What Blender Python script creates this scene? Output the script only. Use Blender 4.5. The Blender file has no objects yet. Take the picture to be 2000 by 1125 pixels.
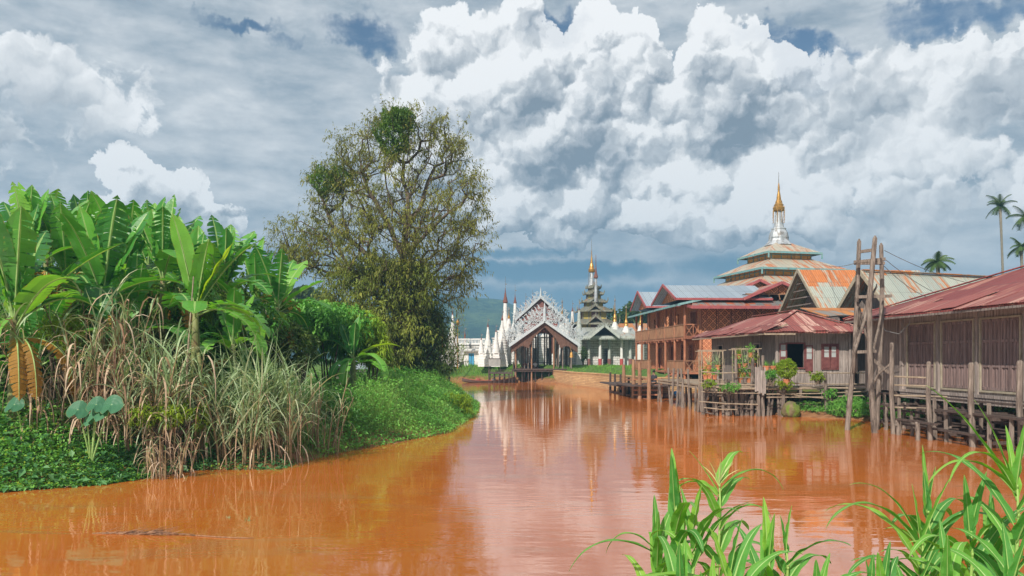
# A muddy river landing with teak houses on stilts, a whitewashed temple and a banana grove, under heaped monsoon clouds
import bpy, math, random
import numpy as np
from mathutils import Vector, Matrix
C = bpy.context.scene.collection
sc = bpy.context.scene
PI = math.pi
H0, F0, HZ = 3.0, 1500.0, 697.0      # eye height (m), focal length and horizon row of the 2000 px photograph
def P(px, py, D):
    """the point at depth D (m) seen at photograph position px, py"""
    return Vector(((px-1000)/F0*D, D, H0-(py-HZ)/F0*D))
def shore(py): return H0*F0/(py-HZ)  # depth of a water-level point seen at row py

# ---------------------------------------------------------------- objects
def tag(o, label=None, cat=None, group=None, kind=None):
    if label: o['label'] = label
    if cat: o['category'] = cat
    if group: o['group'] = group
    if kind: o['kind'] = kind
    return o
def thing(name, label, cat, loc=(0,0,0), rot=0.0, group=None):
    o = bpy.data.objects.new(name, None); C.objects.link(o)
    o.location = loc; o.rotation_euler = (0,0,rot); o.empty_display_size = .3
    return tag(o, label, cat, group)
def copy_tree(o, loc=None, rot=None, scale=None, parent=None):
    c = o.copy(); C.objects.link(c)
    if parent: c.parent = parent
    for ch in list(o.children): copy_tree(ch, parent=c)
    if loc is not None: c.location = loc
    if rot is not None: c.rotation_euler = (0,0,rot)
    if scale is not None: c.scale = (scale,)*3
    return c

class MB:
    """collects shapes, builds one mesh object"""
    def __init__(s):
        s.v=[]; s.f=[]; s.m=[]; s.t=[]; s.uv=[]; s.cur=0; s.tint=0.5
        s.blocks=[]; s.marks=[]
    def add(s, vs, fs, mi=None, uv=None):
        s.marks.append((len(s.v),len(s.f)))
        b=len(s.v); s.v.extend([tuple(v) for v in vs]); s.t.extend([s.tint]*len(vs))
        s.uv.extend(uv if uv is not None else [(0,0)]*len(vs))
        for f in fs: s.f.append(tuple(b+i for i in f)); s.m.append(s.cur if mi is None else mi)
    def box(s, c, d, rz=0, M=None, mi=None):
        x,y,z=[q/2 for q in d]
        vs=[Vector((a*x,b*y,e*z)) for a in(-1,1) for b in(-1,1) for e in(-1,1)]
        R=Matrix.Rotation(rz,4,'Z') if M is None else M
        vs=[R@v+Vector(c) for v in vs]
        s.add(vs,[(0,1,3,2),(4,6,7,5),(0,4,5,1),(2,3,7,6),(0,2,6,4),(1,5,7,3)],mi)
    def b2(s, a, b, mi=None):      # box from two corners
        a=Vector(a); b=Vector(b); d=b-a
        s.box((a+b)/2,(abs(d.x),abs(d.y),abs(d.z)),mi=mi)
    def bar(s, a, b, w=.1, h=None, mi=None, up=(0,0,1)):
        a=Vector(a); b=Vector(b); h=w if h is None else h
        d=(b-a); L=d.length
        if L<1e-6: return
        z=d.normalized(); u=Vector(up)
        if abs(z.dot(u))>.98: u=Vector((0,1,0))
        x=z.cross(u).normalized(); y=x.cross(z)
        vs=[]
        for q in (a,b):
            for i,j in((-1,-1),(1,-1),(1,1),(-1,1)): vs.append(q+x*i*w/2+y*j*h/2)
        s.add(vs,[(3,2,1,0),(4,5,6,7),(0,1,5,4),(1,2,6,5),(2,3,7,6),(3,0,4,7)],mi)
    def tube(s, pts, rs, n=7, mi=None, cap=True):
        pts=[Vector(p) for p in pts]
        if not hasattr(rs,'__len__'): rs=[rs]*len(pts)
        vs=[]; prev=None
        for i,p in enumerate(pts):
            d=(pts[min(i+1,len(pts)-1)]-pts[max(i-1,0)])
            d=d.normalized() if d.length>1e-9 else Vector((0,0,1))
            if prev is None:
                u=Vector((1,0,0)) if abs(d.x)<.9 else Vector((0,1,0))
            else: u=prev
            y=d.cross(u).normalized(); x=y.cross(d); prev=x
            for k in range(n):
                a=2*PI*k/n; vs.append(p+(x*math.cos(a)+y*math.sin(a))*rs[i])
        fs=[]
        for i in range(len(pts)-1):
            for k in range(n):
                k2=(k+1)%n; fs.append((i*n+k,i*n+k2,(i+1)*n+k2,(i+1)*n+k))
        if cap:
            fs.append(tuple(range(n-1,-1,-1))); o=(len(pts)-1)*n; fs.append(tuple(range(o,o+n)))
        s.add(vs,fs,mi)
    def lathe(s, prof, c=(0,0,0), n=14, mi=None, rot=0, cap=True):
        """prof: list of (r, z)"""
        vs=[]; c=Vector(c)
        for r,z in prof:
            for k in range(n):
                a=2*PI*k/n+rot; vs.append(c+Vector((r*math.cos(a),r*math.sin(a),z)))
        fs=[]
        for i in range(len(prof)-1):
            for k in range(n):
                k2=(k+1)%n; fs.append((i*n+k,i*n+k2,(i+1)*n+k2,(i+1)*n+k))
        if cap:
            fs.append(tuple(range(n-1,-1,-1))); o=(len(prof)-1)*n; fs.append(tuple(range(o,o+n)))
        s.add(vs,fs,mi)
    def slab(s, ps, th, mi=None, dn=(0,0,-1)):
        """thick sheet: polygon ps (counter-clockwise from above) with thickness th along dn"""
        ps=[Vector(p) for p in ps]; n=len(ps); d=Vector(dn)*th
        vs=ps+[p+d for p in ps]
        fs=[tuple(range(n)),tuple(range(2*n-1,n-1,-1))]
        for i in range(n):
            j=(i+1)%n; fs.append((i,i+n,j+n,j))
        s.add(vs,fs,mi)
    def block(s, verts, faces, tint=None, mi=0):
        """numpy block: verts (n,3), faces (m,k)"""
        s.blocks.append((np.asarray(verts,dtype=np.float32),np.asarray(faces,dtype=np.int32),
                         None if tint is None else np.asarray(tint,dtype=np.float32),mi))
    def split(s, name, mats, parent, **kw):
        """every shape added becomes a mesh object of its own"""
        out=[]; mk=s.marks+[(len(s.v),len(s.f))]
        for (v0,f0),(v1,f1) in zip(mk[:-1],mk[1:]):
            q=MB(); q.v=s.v[v0:v1]; q.f=[tuple(i-v0 for i in f) for f in s.f[f0:f1]]; q.m=s.m[f0:f1]; q.t=s.t[v0:v1]; q.uv=s.uv[v0:v1]
            out.append(q.build(name,mats,parent,**kw))
        return out
    def build(s, name, mats, parent=None, smooth=False, world=False, origin=None, uv=False):
        if not isinstance(mats,(list,tuple)): mats=[mats]
        V=[np.array(s.v,dtype=np.float32).reshape(-1,3)]; T=[np.array(s.t,dtype=np.float32)]
        loops=[i for f in s.f for i in f]; ls=[len(f) for f in s.f]; mi=list(s.m)
        L=[np.array(loops,dtype=np.int32)]; S=[np.array(ls,dtype=np.int32)]; MI=[np.array(mi,dtype=np.int32)]
        base=len(s.v)
        for v,f,t,m in s.blocks:
            V.append(v); T.append(t if t is not None else np.full(len(v),.5,dtype=np.float32))
            L.append((f+base).ravel()); S.append(np.full(len(f),f.shape[1],dtype=np.int32)); MI.append(np.full(len(f),m,dtype=np.int32)); base+=len(v)
        V=np.concatenate(V); T=np.concatenate(T); L=np.concatenate(L); S=np.concatenate(S); MI=np.concatenate(MI)
        loc=None
        if parent is not None and world:
            Mi=np.array((Matrix.Translation(parent.location)@Matrix.Rotation(parent.rotation_euler[2],4,'Z')).inverted())
            V=V@Mi[:3,:3].T.astype(np.float32)+Mi[:3,3].astype(np.float32)
        if parent is None:
            if origin is None:
                mn=V.min(0); mx=V.max(0); origin=((mn[0]+mx[0])/2,(mn[1]+mx[1])/2,mn[2])
            loc=origin; V=V-np.array(origin,dtype=np.float32)
        me=bpy.data.meshes.new(name)
        me.vertices.add(len(V)); me.vertices.foreach_set('co',V.astype(np.float32).ravel())
        me.loops.add(len(L)); me.loops.foreach_set('vertex_index',L)
        me.polygons.add(len(S)); st=np.concatenate([[0],np.cumsum(S)[:-1]]).astype(np.int32)
        me.polygons.foreach_set('loop_start',st); me.polygons.foreach_set('loop_total',S)
        me.polygons.foreach_set('material_index',MI)
        me.polygons.foreach_set('use_smooth',np.full(len(S),bool(smooth)))
        for m in mats: me.materials.append(m)
        at=me.attributes.new('tint','FLOAT','POINT'); at.data.foreach_set('value',T)
        if uv:
            a2=me.attributes.new('luv','FLOAT_VECTOR','POINT')
            U=np.zeros((len(V),3),dtype=np.float32); U[:len(s.uv),:2]=np.array(s.uv,dtype=np.float32)
            a2.data.foreach_set('vector',U.ravel())
        me.update(calc_edges=True); me.validate()
        o=bpy.data.objects.new(name,me); C.objects.link(o)
        if parent is not None: o.parent=parent
        else: o.location=loc
        return o

# ---------------------------------------------------------------- node helper
class NT:
    def __init__(s, nt): s.nt=nt; s.n=nt.nodes; s.l=nt.links
    def new(s, t, **k):
        n=s.n.new(t)
        for a,b in k.items(): setattr(n,a,b)
        return n
    def put(s, sock, v):
        if v is None: return
        if isinstance(v,bpy.types.NodeSocket): s.l.new(v,sock)
        else:
            if hasattr(sock.default_value,'__len__') and not hasattr(v,'__len__'): v=(v,)*len(sock.default_value)
            if hasattr(sock.default_value,'__len__') and len(sock.default_value)==4 and len(v)==3: v=tuple(v)+(1,)
            sock.default_value=v
    def m(s, op, a, b=None, c=None, clamp=False):
        n=s.new('ShaderNodeMath',operation=op,use_clamp=clamp)
        for i,v in enumerate((a,b,c)): s.put(n.inputs[i],v)
        return n.outputs[0]
    def vm(s, op, a, b=None, c=None):
        n=s.new('ShaderNodeVectorMath',operation=op)
        s.put(n.inputs[0],a)
        if b is not None:
            if op=='SCALE': s.put(n.inputs[3],b)
            else: s.put(n.inputs[1],b)
        if c is not None: s.put(n.inputs[2],c)
        return n.outputs['Value'] if op in('LENGTH','DOT_PRODUCT','DISTANCE') else n.outputs[0]
    def xyz(s, v):
        n=s.new('ShaderNodeSeparateXYZ'); s.l.new(v,n.inputs[0]); return n.outputs
    def comb(s, x=0,y=0,z=0):
        n=s.new('ShaderNodeCombineXYZ')
        for i,v in enumerate((x,y,z)): s.put(n.inputs[i],v)
        return n.outputs[0]
    def noise(s, vec, scale=5, detail=4, rough=.5, dist=0, color=False, dim='3D'):
        n=s.new('ShaderNodeTexNoise',noise_dimensions=dim)
        if vec is not None: s.l.new(vec,n.inputs['Vector'])
        n.inputs['Scale'].default_value=scale; n.inputs['Detail'].default_value=detail
        n.inputs['Roughness'].default_value=rough; n.inputs['Distortion'].default_value=dist
        return n.outputs['Color' if color else 0]
    def ramp(s, f, stops, interp='LINEAR'):
        n=s.new('ShaderNodeValToRGB'); s.put(n.inputs[0],f); r=n.color_ramp; r.interpolation=interp
        while len(r.elements)<len(stops): r.elements.new(1)
        for e,(p,c) in zip(r.elements,stops):
            e.position=p; e.color=(c if hasattr(c,'__len__') else (c,c,c))[:3]+(1,) if hasattr(c,'__len__') else (c,c,c,1)
        return n.outputs[0]
    def mix(s, f, a, b, bt='MIX'):
        n=s.new('ShaderNodeMix',data_type='RGBA',blend_type=bt); n.clamp_factor=True
        s.put(n.inputs[0],f); s.put(n.inputs[6],a); s.put(n.inputs[7],b); return n.outputs[2]
    def mr(s, v, a, b, c=0, d=1, smooth=True):
        n=s.new('ShaderNodeMapRange'); n.interpolation_type='SMOOTHSTEP' if smooth else 'LINEAR'
        s.put(n.inputs[0],v)
        for i,q in enumerate((a,b,c,d)): s.put(n.inputs[i+1],q)
        return n.outputs[0]
    def attr(s, name, out='Fac'):
        return s.new('ShaderNodeAttribute',attribute_name=name).outputs[out]
    def bump(s, h, strength=.5, dist=.02, normal=None):
        n=s.new('ShaderNodeBump'); n.inputs['Strength'].default_value=strength; n.inputs['Distance'].default_value=dist
        s.l.new(h,n.inputs['Height'])
        if normal: s.l.new(normal,n.inputs['Normal'])
        return n.outputs[0]
    def obj(s): return s.new('ShaderNodeTexCoord').outputs['Object']
    def wall(s):
        """object-space (along the wall or the eave, up, across) whatever way a face turns"""
        tc=s.new('ShaderNodeTexCoord'); nx,ny,nz=s.xyz(tc.outputs['Normal'])[:3]; x,y,z=s.xyz(tc.outputs['Object'])[:3]
        g=s.m('GREATER_THAN',s.m('ABSOLUTE',nx),s.m('ABSOLUTE',ny))
        a=s.m('ADD',s.m('MULTIPLY',y,g),s.m('MULTIPLY',x,s.m('SUBTRACT',1,g)))
        return a,z,g
def newmat(name):
    m=bpy.data.materials.new(name); m.use_nodes=True; nt=m.node_tree; nt.nodes.clear()
    t=NT(nt); out=t.new('ShaderNodeOutputMaterial'); t.out=out; return m,t
def finish(t, col, rough=.8, normal=None, metal=0, spec=.3, trans=0, transcol=None):
    p=t.new('ShaderNodeBsdfPrincipled'); t.put(p.inputs['Base Color'],col); t.put(p.inputs['Roughness'],rough)
    t.put(p.inputs['Metallic'],metal); t.put(p.inputs['Specular IOR Level'],spec)
    if normal: t.l.new(normal,p.inputs['Normal'])
    sh=p.outputs[0]
    if trans:
        tr=t.new('ShaderNodeBsdfTranslucent'); t.put(tr.inputs[0],transcol if transcol is not None else col)
        mx=t.new('ShaderNodeMixShader'); mx.inputs[0].default_value=trans
        t.l.new(sh,mx.inputs[1]); t.l.new(tr.outputs[0],mx.inputs[2]); sh=mx.outputs[0]
    t.l.new(sh,t.out.inputs[0])
# ================================================================ materials
def plain(name, c1, c2, scale=3, rough=.8, bump=.3, bd=.02, metal=0, spec=.3, detail=6, stain=None, stretch=(1,1,1)):
    m,t=newmat(name); o=t.vm('MULTIPLY',t.obj(),stretch)
    n=t.noise(o,scale,detail,.6); col=t.ramp(n,[(.3,c1),(.7,c2)])
    if stain:
        n2=t.noise(t.vm('MULTIPLY',t.obj(),(1,1,.35)),scale*.6+.7,7,.65)
        col=t.mix(t.mr(n2,stain[1],stain[1]+.16),col,stain[0])
    finish(t,col,rough,t.bump(t.noise(o,scale*5,5,.6),bump,bd),metal,spec)
    return m
def planks(name, c1, c2, w=.18, gap=.35, stain=(.07,.05,.045), rough=.85, vertical=True, pale=None):
    m,t=newmat(name); a,z,g=t.wall()
    u,v=(a,z) if vertical else (z,a)
    k=t.m('ADD',t.m('DIVIDE',u,w),t.m('MULTIPLY',t.noise(t.comb(t.m('MULTIPLY',u,2.3),g,0),1.0,2,.5),1.1)); idx=t.m('FLOOR',k); fr=t.m('FRACT',k)
    wn=t.new('ShaderNodeTexWhiteNoise',noise_dimensions='2D'); t.l.new(t.comb(idx,g,0),wn.inputs[0])
    r=wn.outputs[0]
    vec=t.comb(t.m('MULTIPLY',u,9),t.m('ADD',t.m('MULTIPLY',v,.9),t.m('MULTIPLY',r,40)),g)
    gr=t.noise(vec,1.3,7,.65); gr2=t.noise(t.comb(t.m('MULTIPLY',u,30),t.m('MULTIPLY',v,1.2),r),1.5,5,.7)
    col=t.mix(t.mr(gr,.3,.72),c1,c2)
    col=t.mix(t.m('MULTIPLY',r,.55),col,t.mix(.5,c1,(c2[0]*1.3,c2[1]*1.25,c2[2]*1.2)))
    col=t.mix(t.mr(gr2,.52,.75,0,.6),col,stain)
    big=t.noise(t.comb(t.m('MULTIPLY',a,.5),t.m('MULTIPLY',z,.5),g),1.1,5,.6)
    col=t.mix(t.mr(big,.5,.75,0,.45),col,pale or (c2[0]*1.35,c2[1]*1.3,c2[2]*1.25))
    edge=t.m('MINIMUM',fr,t.m('SUBTRACT',1,fr)); e=t.mr(edge,0,.09)
    col=t.mix(t.m('MULTIPLY',t.m('SUBTRACT',1,e),gap),col,(.02,.015,.012))
    h=t.m('ADD',t.m('MULTIPLY',e,1.0),t.m('ADD',t.m('MULTIPLY',r,.6),t.m('MULTIPLY',gr2,.35)))
    finish(t,col,rough,t.bump(h,.8,.015),0,.2)
    return m
def tin(name, base, rust, amount=.5, sheet=.78, rough=.5, second=None, ridge=.15, metal=.35):
    m,t=newmat(name); a,z,g=t.wall(); o=t.obj()
    k=t.m('DIVIDE',a,sheet); idx=t.m('FLOOR',k); row=t.m('FLOOR',t.m('DIVIDE',z,1.15))
    wn=t.new('ShaderNodeTexWhiteNoise',noise_dimensions='3D'); t.l.new(t.comb(idx,row,g),wn.inputs[0]); r=wn.outputs[0]
    wn2=t.new('ShaderNodeTexWhiteNoise',noise_dimensions='3D'); t.l.new(t.comb(idx,g,7.3),wn2.inputs[0]); r2=wn2.outputs[0]
    st=t.noise(t.comb(t.m('MULTIPLY',a,4.5),t.m('MULTIPLY',z,.8),t.m('ADD',g,r)),1.0,7,.7)
    bl=t.noise(o,.55,6,.62)
    q=t.m('ADD',t.m('MULTIPLY',st,.75),t.m('ADD',t.m('MULTIPLY',bl,.2),t.m('MULTIPLY',t.m('SUBTRACT',r,.5),.26)))
    fac=t.mr(q,.72-.42*amount,.86-.42*amount)
    fine=t.noise(t.comb(t.m('MULTIPLY',a,14),t.m('MULTIPLY',z,3),0),1.5,6,.7)
    b2=t.mix(t.m('MULTIPLY',r2,.95),base,second or tuple(c*.72 for c in base))
    b2=t.mix(t.mr(fine,.45,.7,0,.35),b2,tuple(c*.6 for c in base))
    rc=t.mix(t.mr(fine,.35,.65),rust,(rust[0]*.5,rust[1]*.45,rust[2]*.5))
    rc=t.mix(t.m('MULTIPLY',r,.35),rc,(min(1,rust[0]*1.5),rust[1]*1.9,rust[2]*2.2))
    col=t.mix(fac,b2,rc)
    fr=t.m('FRACT',k); seam=t.mr(t.m('MINIMUM',fr,t.m('SUBTRACT',1,fr)),.01,.045)
    col=t.mix(t.m('MULTIPLY',t.m('SUBTRACT',1,seam),.45),col,(.05,.035,.03))
    fz=t.m('FRACT',t.m('DIVIDE',z,1.15)); s2=t.mr(fz,.0,.05)
    col=t.mix(t.m('MULTIPLY',t.m('SUBTRACT',1,s2),.4),col,(.07,.05,.04))
    w=t.m('SINE',t.m('MULTIPLY',a,2*PI/ridge)); col=t.mix(t.mr(w,-1,1,.42,0),col,t.vm('MULTIPLY',col,(.45,.42,.42)))  # shade in the corrugation grooves is put into the colour
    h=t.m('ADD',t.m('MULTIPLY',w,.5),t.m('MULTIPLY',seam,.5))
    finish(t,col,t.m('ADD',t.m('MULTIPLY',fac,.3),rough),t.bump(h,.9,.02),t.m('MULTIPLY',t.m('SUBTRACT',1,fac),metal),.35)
    return m
def weave(name, c1, c2, c3, cell=.42):
    """woven bamboo matting: diamond twill"""
    m,t=newmat(name); a,z,g=t.wall()
    u=t.m('DIVIDE',t.m('ADD',a,z),cell); v=t.m('DIVIDE',t.m('SUBTRACT',a,z),cell)
    fu=t.m('ABSOLUTE',t.m('SUBTRACT',t.m('FRACT',u),.5)); fv=t.m('ABSOLUTE',t.m('SUBTRACT',t.m('FRACT',v),.5))
    d=t.m('MAXIMUM',fu,fv); ring=t.mr(t.m('FRACT',t.m('MULTIPLY',d,4)),.3,.7)
    n=t.noise(t.comb(a,z,g),2.2,6,.7); n2=t.noise(t.comb(t.m('MULTIPLY',a,12),t.m('MULTIPLY',z,12),g),1,3,.6)
    col=t.mix(ring,c1,c2); col=t.mix(t.mr(n,.5,.75,0,.7),col,c3); col=t.mix(t.mr(n2,.5,.75,0,.6),col,tuple(c*.4 for c in c1))
    fx=t.m('FRACT',t.m('DIVIDE',a,1.15)); sm=t.mr(t.m('MINIMUM',fx,t.m('SUBTRACT',1,fx)),.012,.03)
    col=t.mix(t.m('SUBTRACT',1,sm),col,(.09,.04,.025))
    finish(t,col,.7,t.bump(t.m('ADD',ring,n2),.6,.015),0,.3)
    return m
def leafmat(name, stops, rough=.45, trans=.3, tcol=(1.5,1.35,.5), spec=.4, ribs=False, midrib=None, edge=(.36,.24,.07)):
    m,t=newmat(name); tint=t.attr('tint'); o=t.obj()
    n=t.noise(o,.7,3,.5); f=t.m('ADD',t.m('MULTIPLY',tint,.75),t.m('MULTIPLY',n,.25))
    col=t.ramp(f,stops); nrm=None
    if ribs:
        uv=t.attr('luv','Vector'); u,v,_=t.xyz(uv)[:3]
        av=t.m('ABSOLUTE',v)
        r=t.m('SINE',t.m('ADD',t.m('MULTIPLY',u,ribs),t.m('MULTIPLY',av,7)))
        col=t.mix(t.mr(r,-.2,1,0,.22),col,t.vm('MULTIPLY',col,(1.45,1.25,1.2)))
        wn=t.noise(t.comb(t.m('MULTIPLY',u,9),av,tint),2.2,4,.6)
        col=t.mix(t.mr(wn,.5,.8,0,.5),col,t.vm('MULTIPLY',col,(.65,.75,.7)))
        nrm=t.bump(r,.15,.01)
        if midrib: col=t.mix(t.mr(av,.05,.11,1,0),col,midrib)
        eg=t.m('ADD',t.m('MAXIMUM',av,t.m('MULTIPLY',u,.96)),t.m('MULTIPLY',t.m('SUBTRACT',wn,.5),.5)); col=t.mix(t.mr(eg,.93,1.1,0,.85),col,edge)
    tc=t.vm('MULTIPLY',col,tcol)
    finish(t,col,rough,nrm,0,spec,trans,tc)
    return m

M={}
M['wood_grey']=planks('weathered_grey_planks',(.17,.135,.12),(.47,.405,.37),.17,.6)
M['wood_grey_dark']=planks('shaded_old_planks',(.11,.09,.08),(.31,.26,.235),.2,.6)  # darker copy of the grey planks, shade put into the colour
M['wood_shutter']=planks('shutter_boards',(.12,.08,.075),(.34,.25,.235),.23,.5)
M['wood_brown']=planks('brown_boards',(.13,.05,.03),(.32,.14,.085),.14,.7)
M['wood_dark_brown']=planks('dark_brown_boards',(.07,.035,.025),(.2,.11,.08),.16,.7)
M['wood_red']=plain('reddish_timber',(.26,.09,.05),(.5,.22,.12),4,.7,.4,stretch=(1,1,.3))
M['frame_red']=plain('oxblood_paint_timber',(.13,.04,.04),(.24,.09,.08),5,.6,.3)
M['fascia']=plain('faded_crimson_fascia',(.28,.06,.07),(.42,.13,.12),4,.6,.3)
M['fascia_cyan']=plain('faded_turquoise_fascia',(.12,.3,.32),(.28,.42,.4),3,.6,.3,stain=((.2,.17,.13),.55))
M['fascia_pale']=plain('pale_weathered_timber',(.3,.25,.18),(.45,.4,.3),4,.8,.4)
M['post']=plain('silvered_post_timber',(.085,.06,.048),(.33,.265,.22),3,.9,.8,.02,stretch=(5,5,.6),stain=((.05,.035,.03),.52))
M['post_dark']=plain('dark_post_timber',(.05,.035,.03),(.13,.09,.075),3,.9,.7,.02,stretch=(5,5,.6))  # darker timber for decks, piles, stilts and underfloor posts
M['post_warm']=plain('reddish_post_timber',(.22,.1,.055),(.42,.24,.14),3,.85,.8,.02,stretch=(5,5,.6),stain=((.1,.06,.045),.55))  # reddish-brown timber for rails, landing posts and floating twigs
M['bamboo']=plain('old_bamboo',(.22,.16,.11),(.42,.33,.24),6,.7,.3)
M['dark']=plain('painted_room_shade',(.02,.018,.016),(.035,.03,.027),2,.9,.1)  # near-black colour standing in for the darkness inside rooms
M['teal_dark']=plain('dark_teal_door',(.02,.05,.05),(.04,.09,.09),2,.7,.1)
M['tin_silver']=tin('silver_tin_roof',(.38,.45,.52),(.42,.13,.06),.12,.62,.4,second=(.5,.57,.62))
M['tin_mixed']=tin('half_rusted_tin_roof',(.4,.43,.42),(.5,.12,.05),.72,.55,.45)
M['tin_rust']=tin('rusty_grey_tin_roof',(.46,.5,.44),(.52,.17,.05),.52,.8,.5,second=(.58,.6,.5))
M['tin_tier']=tin('tiered_tin_roof',(.6,.56,.45),(.54,.17,.06),.6,.6,.5,second=(.68,.6,.46))
M['tin_red']=tin('red_oxide_tin_roof',(.24,.05,.045),(.5,.22,.15),.5,.8,.6,second=(.38,.1,.085),metal=.05)
M['tin_red2']=tin('faded_red_tin_roof',(.36,.1,.08),(.58,.3,.22),.5,.55,.6,second=(.22,.07,.06),metal=.05)
M['tin_temple']=tin('grey_green_temple_tin',(.52,.54,.5),(.42,.17,.07),.35,.7,.55,second=(.42,.45,.38))
M['tin_tower']=tin('dark_bronze_grey_tower_tin',(.17,.155,.11),(.3,.15,.07),.4,.7,.55,second=(.3,.31,.26))
M['trim_dark']=plain('dark_grey_green_carving',(.12,.12,.09),(.32,.32,.25),4,.8,.5,.03,stain=((.2,.13,.08),.52))
M['tree_leaf_y']=leafmat('yellow_olive_leaves',[(0,(.09,.13,.02)),(.4,(.19,.24,.04)),(.75,(.31,.35,.06)),(1,(.45,.42,.1))],.5,.3,(1.5,1.3,.5),.3)
M['tin_streak']=tin('heavily_streaked_tin',(.5,.52,.45),(.55,.17,.05),.78,.8,.5,second=(.6,.6,.5))
M['tin_orange']=tin('orange_rust_tin',(.4,.38,.34),(.55,.2,.06),.85,.7,.6)
M['weave']=weave('woven_bamboo_wall',(.14,.04,.02),(.78,.34,.16),(.55,.19,.08),.6)
M['weave_sunlit']=weave('sunlit_orange_matting',(.3,.06,.03),(.8,.34,.17),(.6,.18,.09),.4)  # lit copy of the weave, sunshine put into its orange
M['ochre']=planks('ochre_panels',(.66,.27,.045),(.85,.45,.1),.9,.5)
M['stone_yellow']=plain('yellow_washed_wall',(.4,.22,.1),(.62,.42,.2),1.6,.85,.6,.03,stain=((.3,.15,.08),.5))
M['concrete']=plain('grey_concrete',(.28,.27,.25),(.42,.4,.37),2,.9,.4)
M['white']=plain('weathered_whitewash',(.6,.59,.56),(.8,.78,.74),2.5,.8,.3,stain=((.33,.32,.3),.56))
M['white_clean']=plain('temple_white_paint',(.66,.65,.62),(.82,.8,.77),3,.7,.2,stain=((.45,.44,.4),.6))
def brickmat():
    m,t=newmat('whitewashed_brickwork'); a,z,g=t.wall()
    b=t.new('ShaderNodeTexBrick'); t.l.new(t.comb(a,z,0),b.inputs['Vector'])
    b.inputs['Scale'].default_value=1; b.inputs['Brick Width'].default_value=1.3; b.inputs['Row Height'].default_value=.33
    b.inputs['Mortar Size'].default_value=.045; b.inputs['Color1'].default_value=(.72,.7,.67,1); b.inputs['Color2'].default_value=(.6,.58,.55,1); b.inputs['Mortar'].default_value=(.36,.34,.31,1)
    n=t.noise(t.comb(a,t.m('MULTIPLY',z,.8),g),1.2,7,.68); col=t.mix(t.mr(n,.5,.66),b.outputs[0],(.33,.31,.28))
    col=t.mix(t.mr(n,.3,.42,1,0),col,(.8,.79,.77))
    finish(t,col,.85,t.bump(b.outputs[1],-.4,.02)); return m
M['brick']=brickmat()
M['gold']=plain('gilded_metal',(.3,.14,.03),(.54,.3,.07),6,.38,.4,.02,metal=.55,spec=.5,stain=((.25,.1,.03),.62))
M['rust_iron']=plain('rusted_finial_iron',(.13,.05,.04),(.25,.1,.07),6,.7,.5)
M['rod']=plain('thin_grey_iron',(.15,.15,.15),(.25,.24,.23),6,.6,.1)
M['silver']=plain('silvered_spire_sheet',(.3,.32,.34),(.58,.59,.6),3,.5,.5,.03,metal=.3,stain=((.2,.16,.13),.5))
M['green_trim']=plain('grey_green_carved_timber',(.34,.38,.34),(.56,.58,.53),4,.75,.5,.03,stain=((.2,.12,.08),.56))
M['yellow_wall']=plain('yellow_ochre_boards',(.4,.3,.07),(.55,.43,.12),3,.75,.3,stain=((.3,.26,.18),.6))
M['maroon']=plain('maroon_lattice',(.17,.07,.06),(.28,.13,.11),5,.75,.6)
M['col_red']=plain('red_column_foot',(.4,.06,.06),(.5,.1,.09),4,.6,.2)
M['carve']=plain('pale_blue_grey_carving',(.36,.4,.42),(.58,.61,.62),6,.7,.6,.03,stain=((.3,.2,.16),.6))
M['bluedoor']=plain('blue_painted_door',(.05,.25,.45),(.1,.36,.55),3,.5,.1)
M['terracotta']=plain('terracotta',(.5,.17,.08),(.62,.26,.13),5,.8,.3)
M['skin']=plain('brown_skin',(.24,.12,.07),(.3,.16,.1),5,.6,.1)
M['cloth_dark']=plain('dark_cloth',(.03,.03,.035),(.06,.055,.06),5,.9,.4)
M['cloth_red']=plain('maroon_cloth',(.25,.05,.04),(.35,.09,.07),5,.9,.4)
M['cloth_white']=plain('pale_cloth',(.55,.53,.5),(.7,.68,.65),5,.9,.4)
M['hair']=plain('black_hair',(.01,.009,.008),(.02,.018,.016),8,.6,.3)
M['tarp']=plain('blue_tarpaulin',(.02,.16,.42),(.05,.26,.55),5,.5,.6,.05)
M['boat']=plain('dark_boat_hull',(.05,.035,.03),(.13,.08,.06),2,.6,.4)
M['boat_red']=plain('reddish_boat_rim',(.3,.08,.05),(.4,.13,.08),3,.6,.3)
M['log_moss']=plain('mossy_log',(.12,.09,.05),(.24,.18,.1),3,.9,.9,.05,stain=((.14,.2,.03),.42))
M['glass']=plain('dull_window_glass',(.35,.38,.38),(.5,.52,.5),2,.15,.05,spec=.6)
M['bark']=plain('grey_brown_bark',(.09,.065,.045),(.2,.15,.11),3,.95,.9,.03,stretch=(4,4,1))
M['bark_palm']=plain('palm_bark',(.16,.14,.11),(.3,.27,.22),4,.9,.5,stretch=(1,1,6))
M['dry']=leafmat('dry_straw_blades',[(0,(.26,.13,.08)),(.4,(.5,.33,.22)),(1,(.74,.6,.44))],.6,.2,(1.1,1,.8),.2)
M['cane']=leafmat('grey_green_cane_blades',[(0,(.12,.2,.07)),(.4,(.28,.4,.19)),(.75,(.45,.54,.33)),(1,(.64,.52,.34))],.5,.25,(1.3,1.3,.7),.3)
M['stem_cane']=plain('purplish_cane_stalk',(.16,.09,.06),(.34,.26,.13),4,.6,.3,stretch=(1,1,.4))
M['banana']=leafmat('banana_blade',[(0,(.022,.11,.022)),(.4,(.055,.24,.035)),(.75,(.13,.38,.05)),(1,(.26,.5,.07))],.36,.34,(2.2,1.9,.6),.5,ribs=330.0,midrib=(.32,.5,.16))
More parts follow.
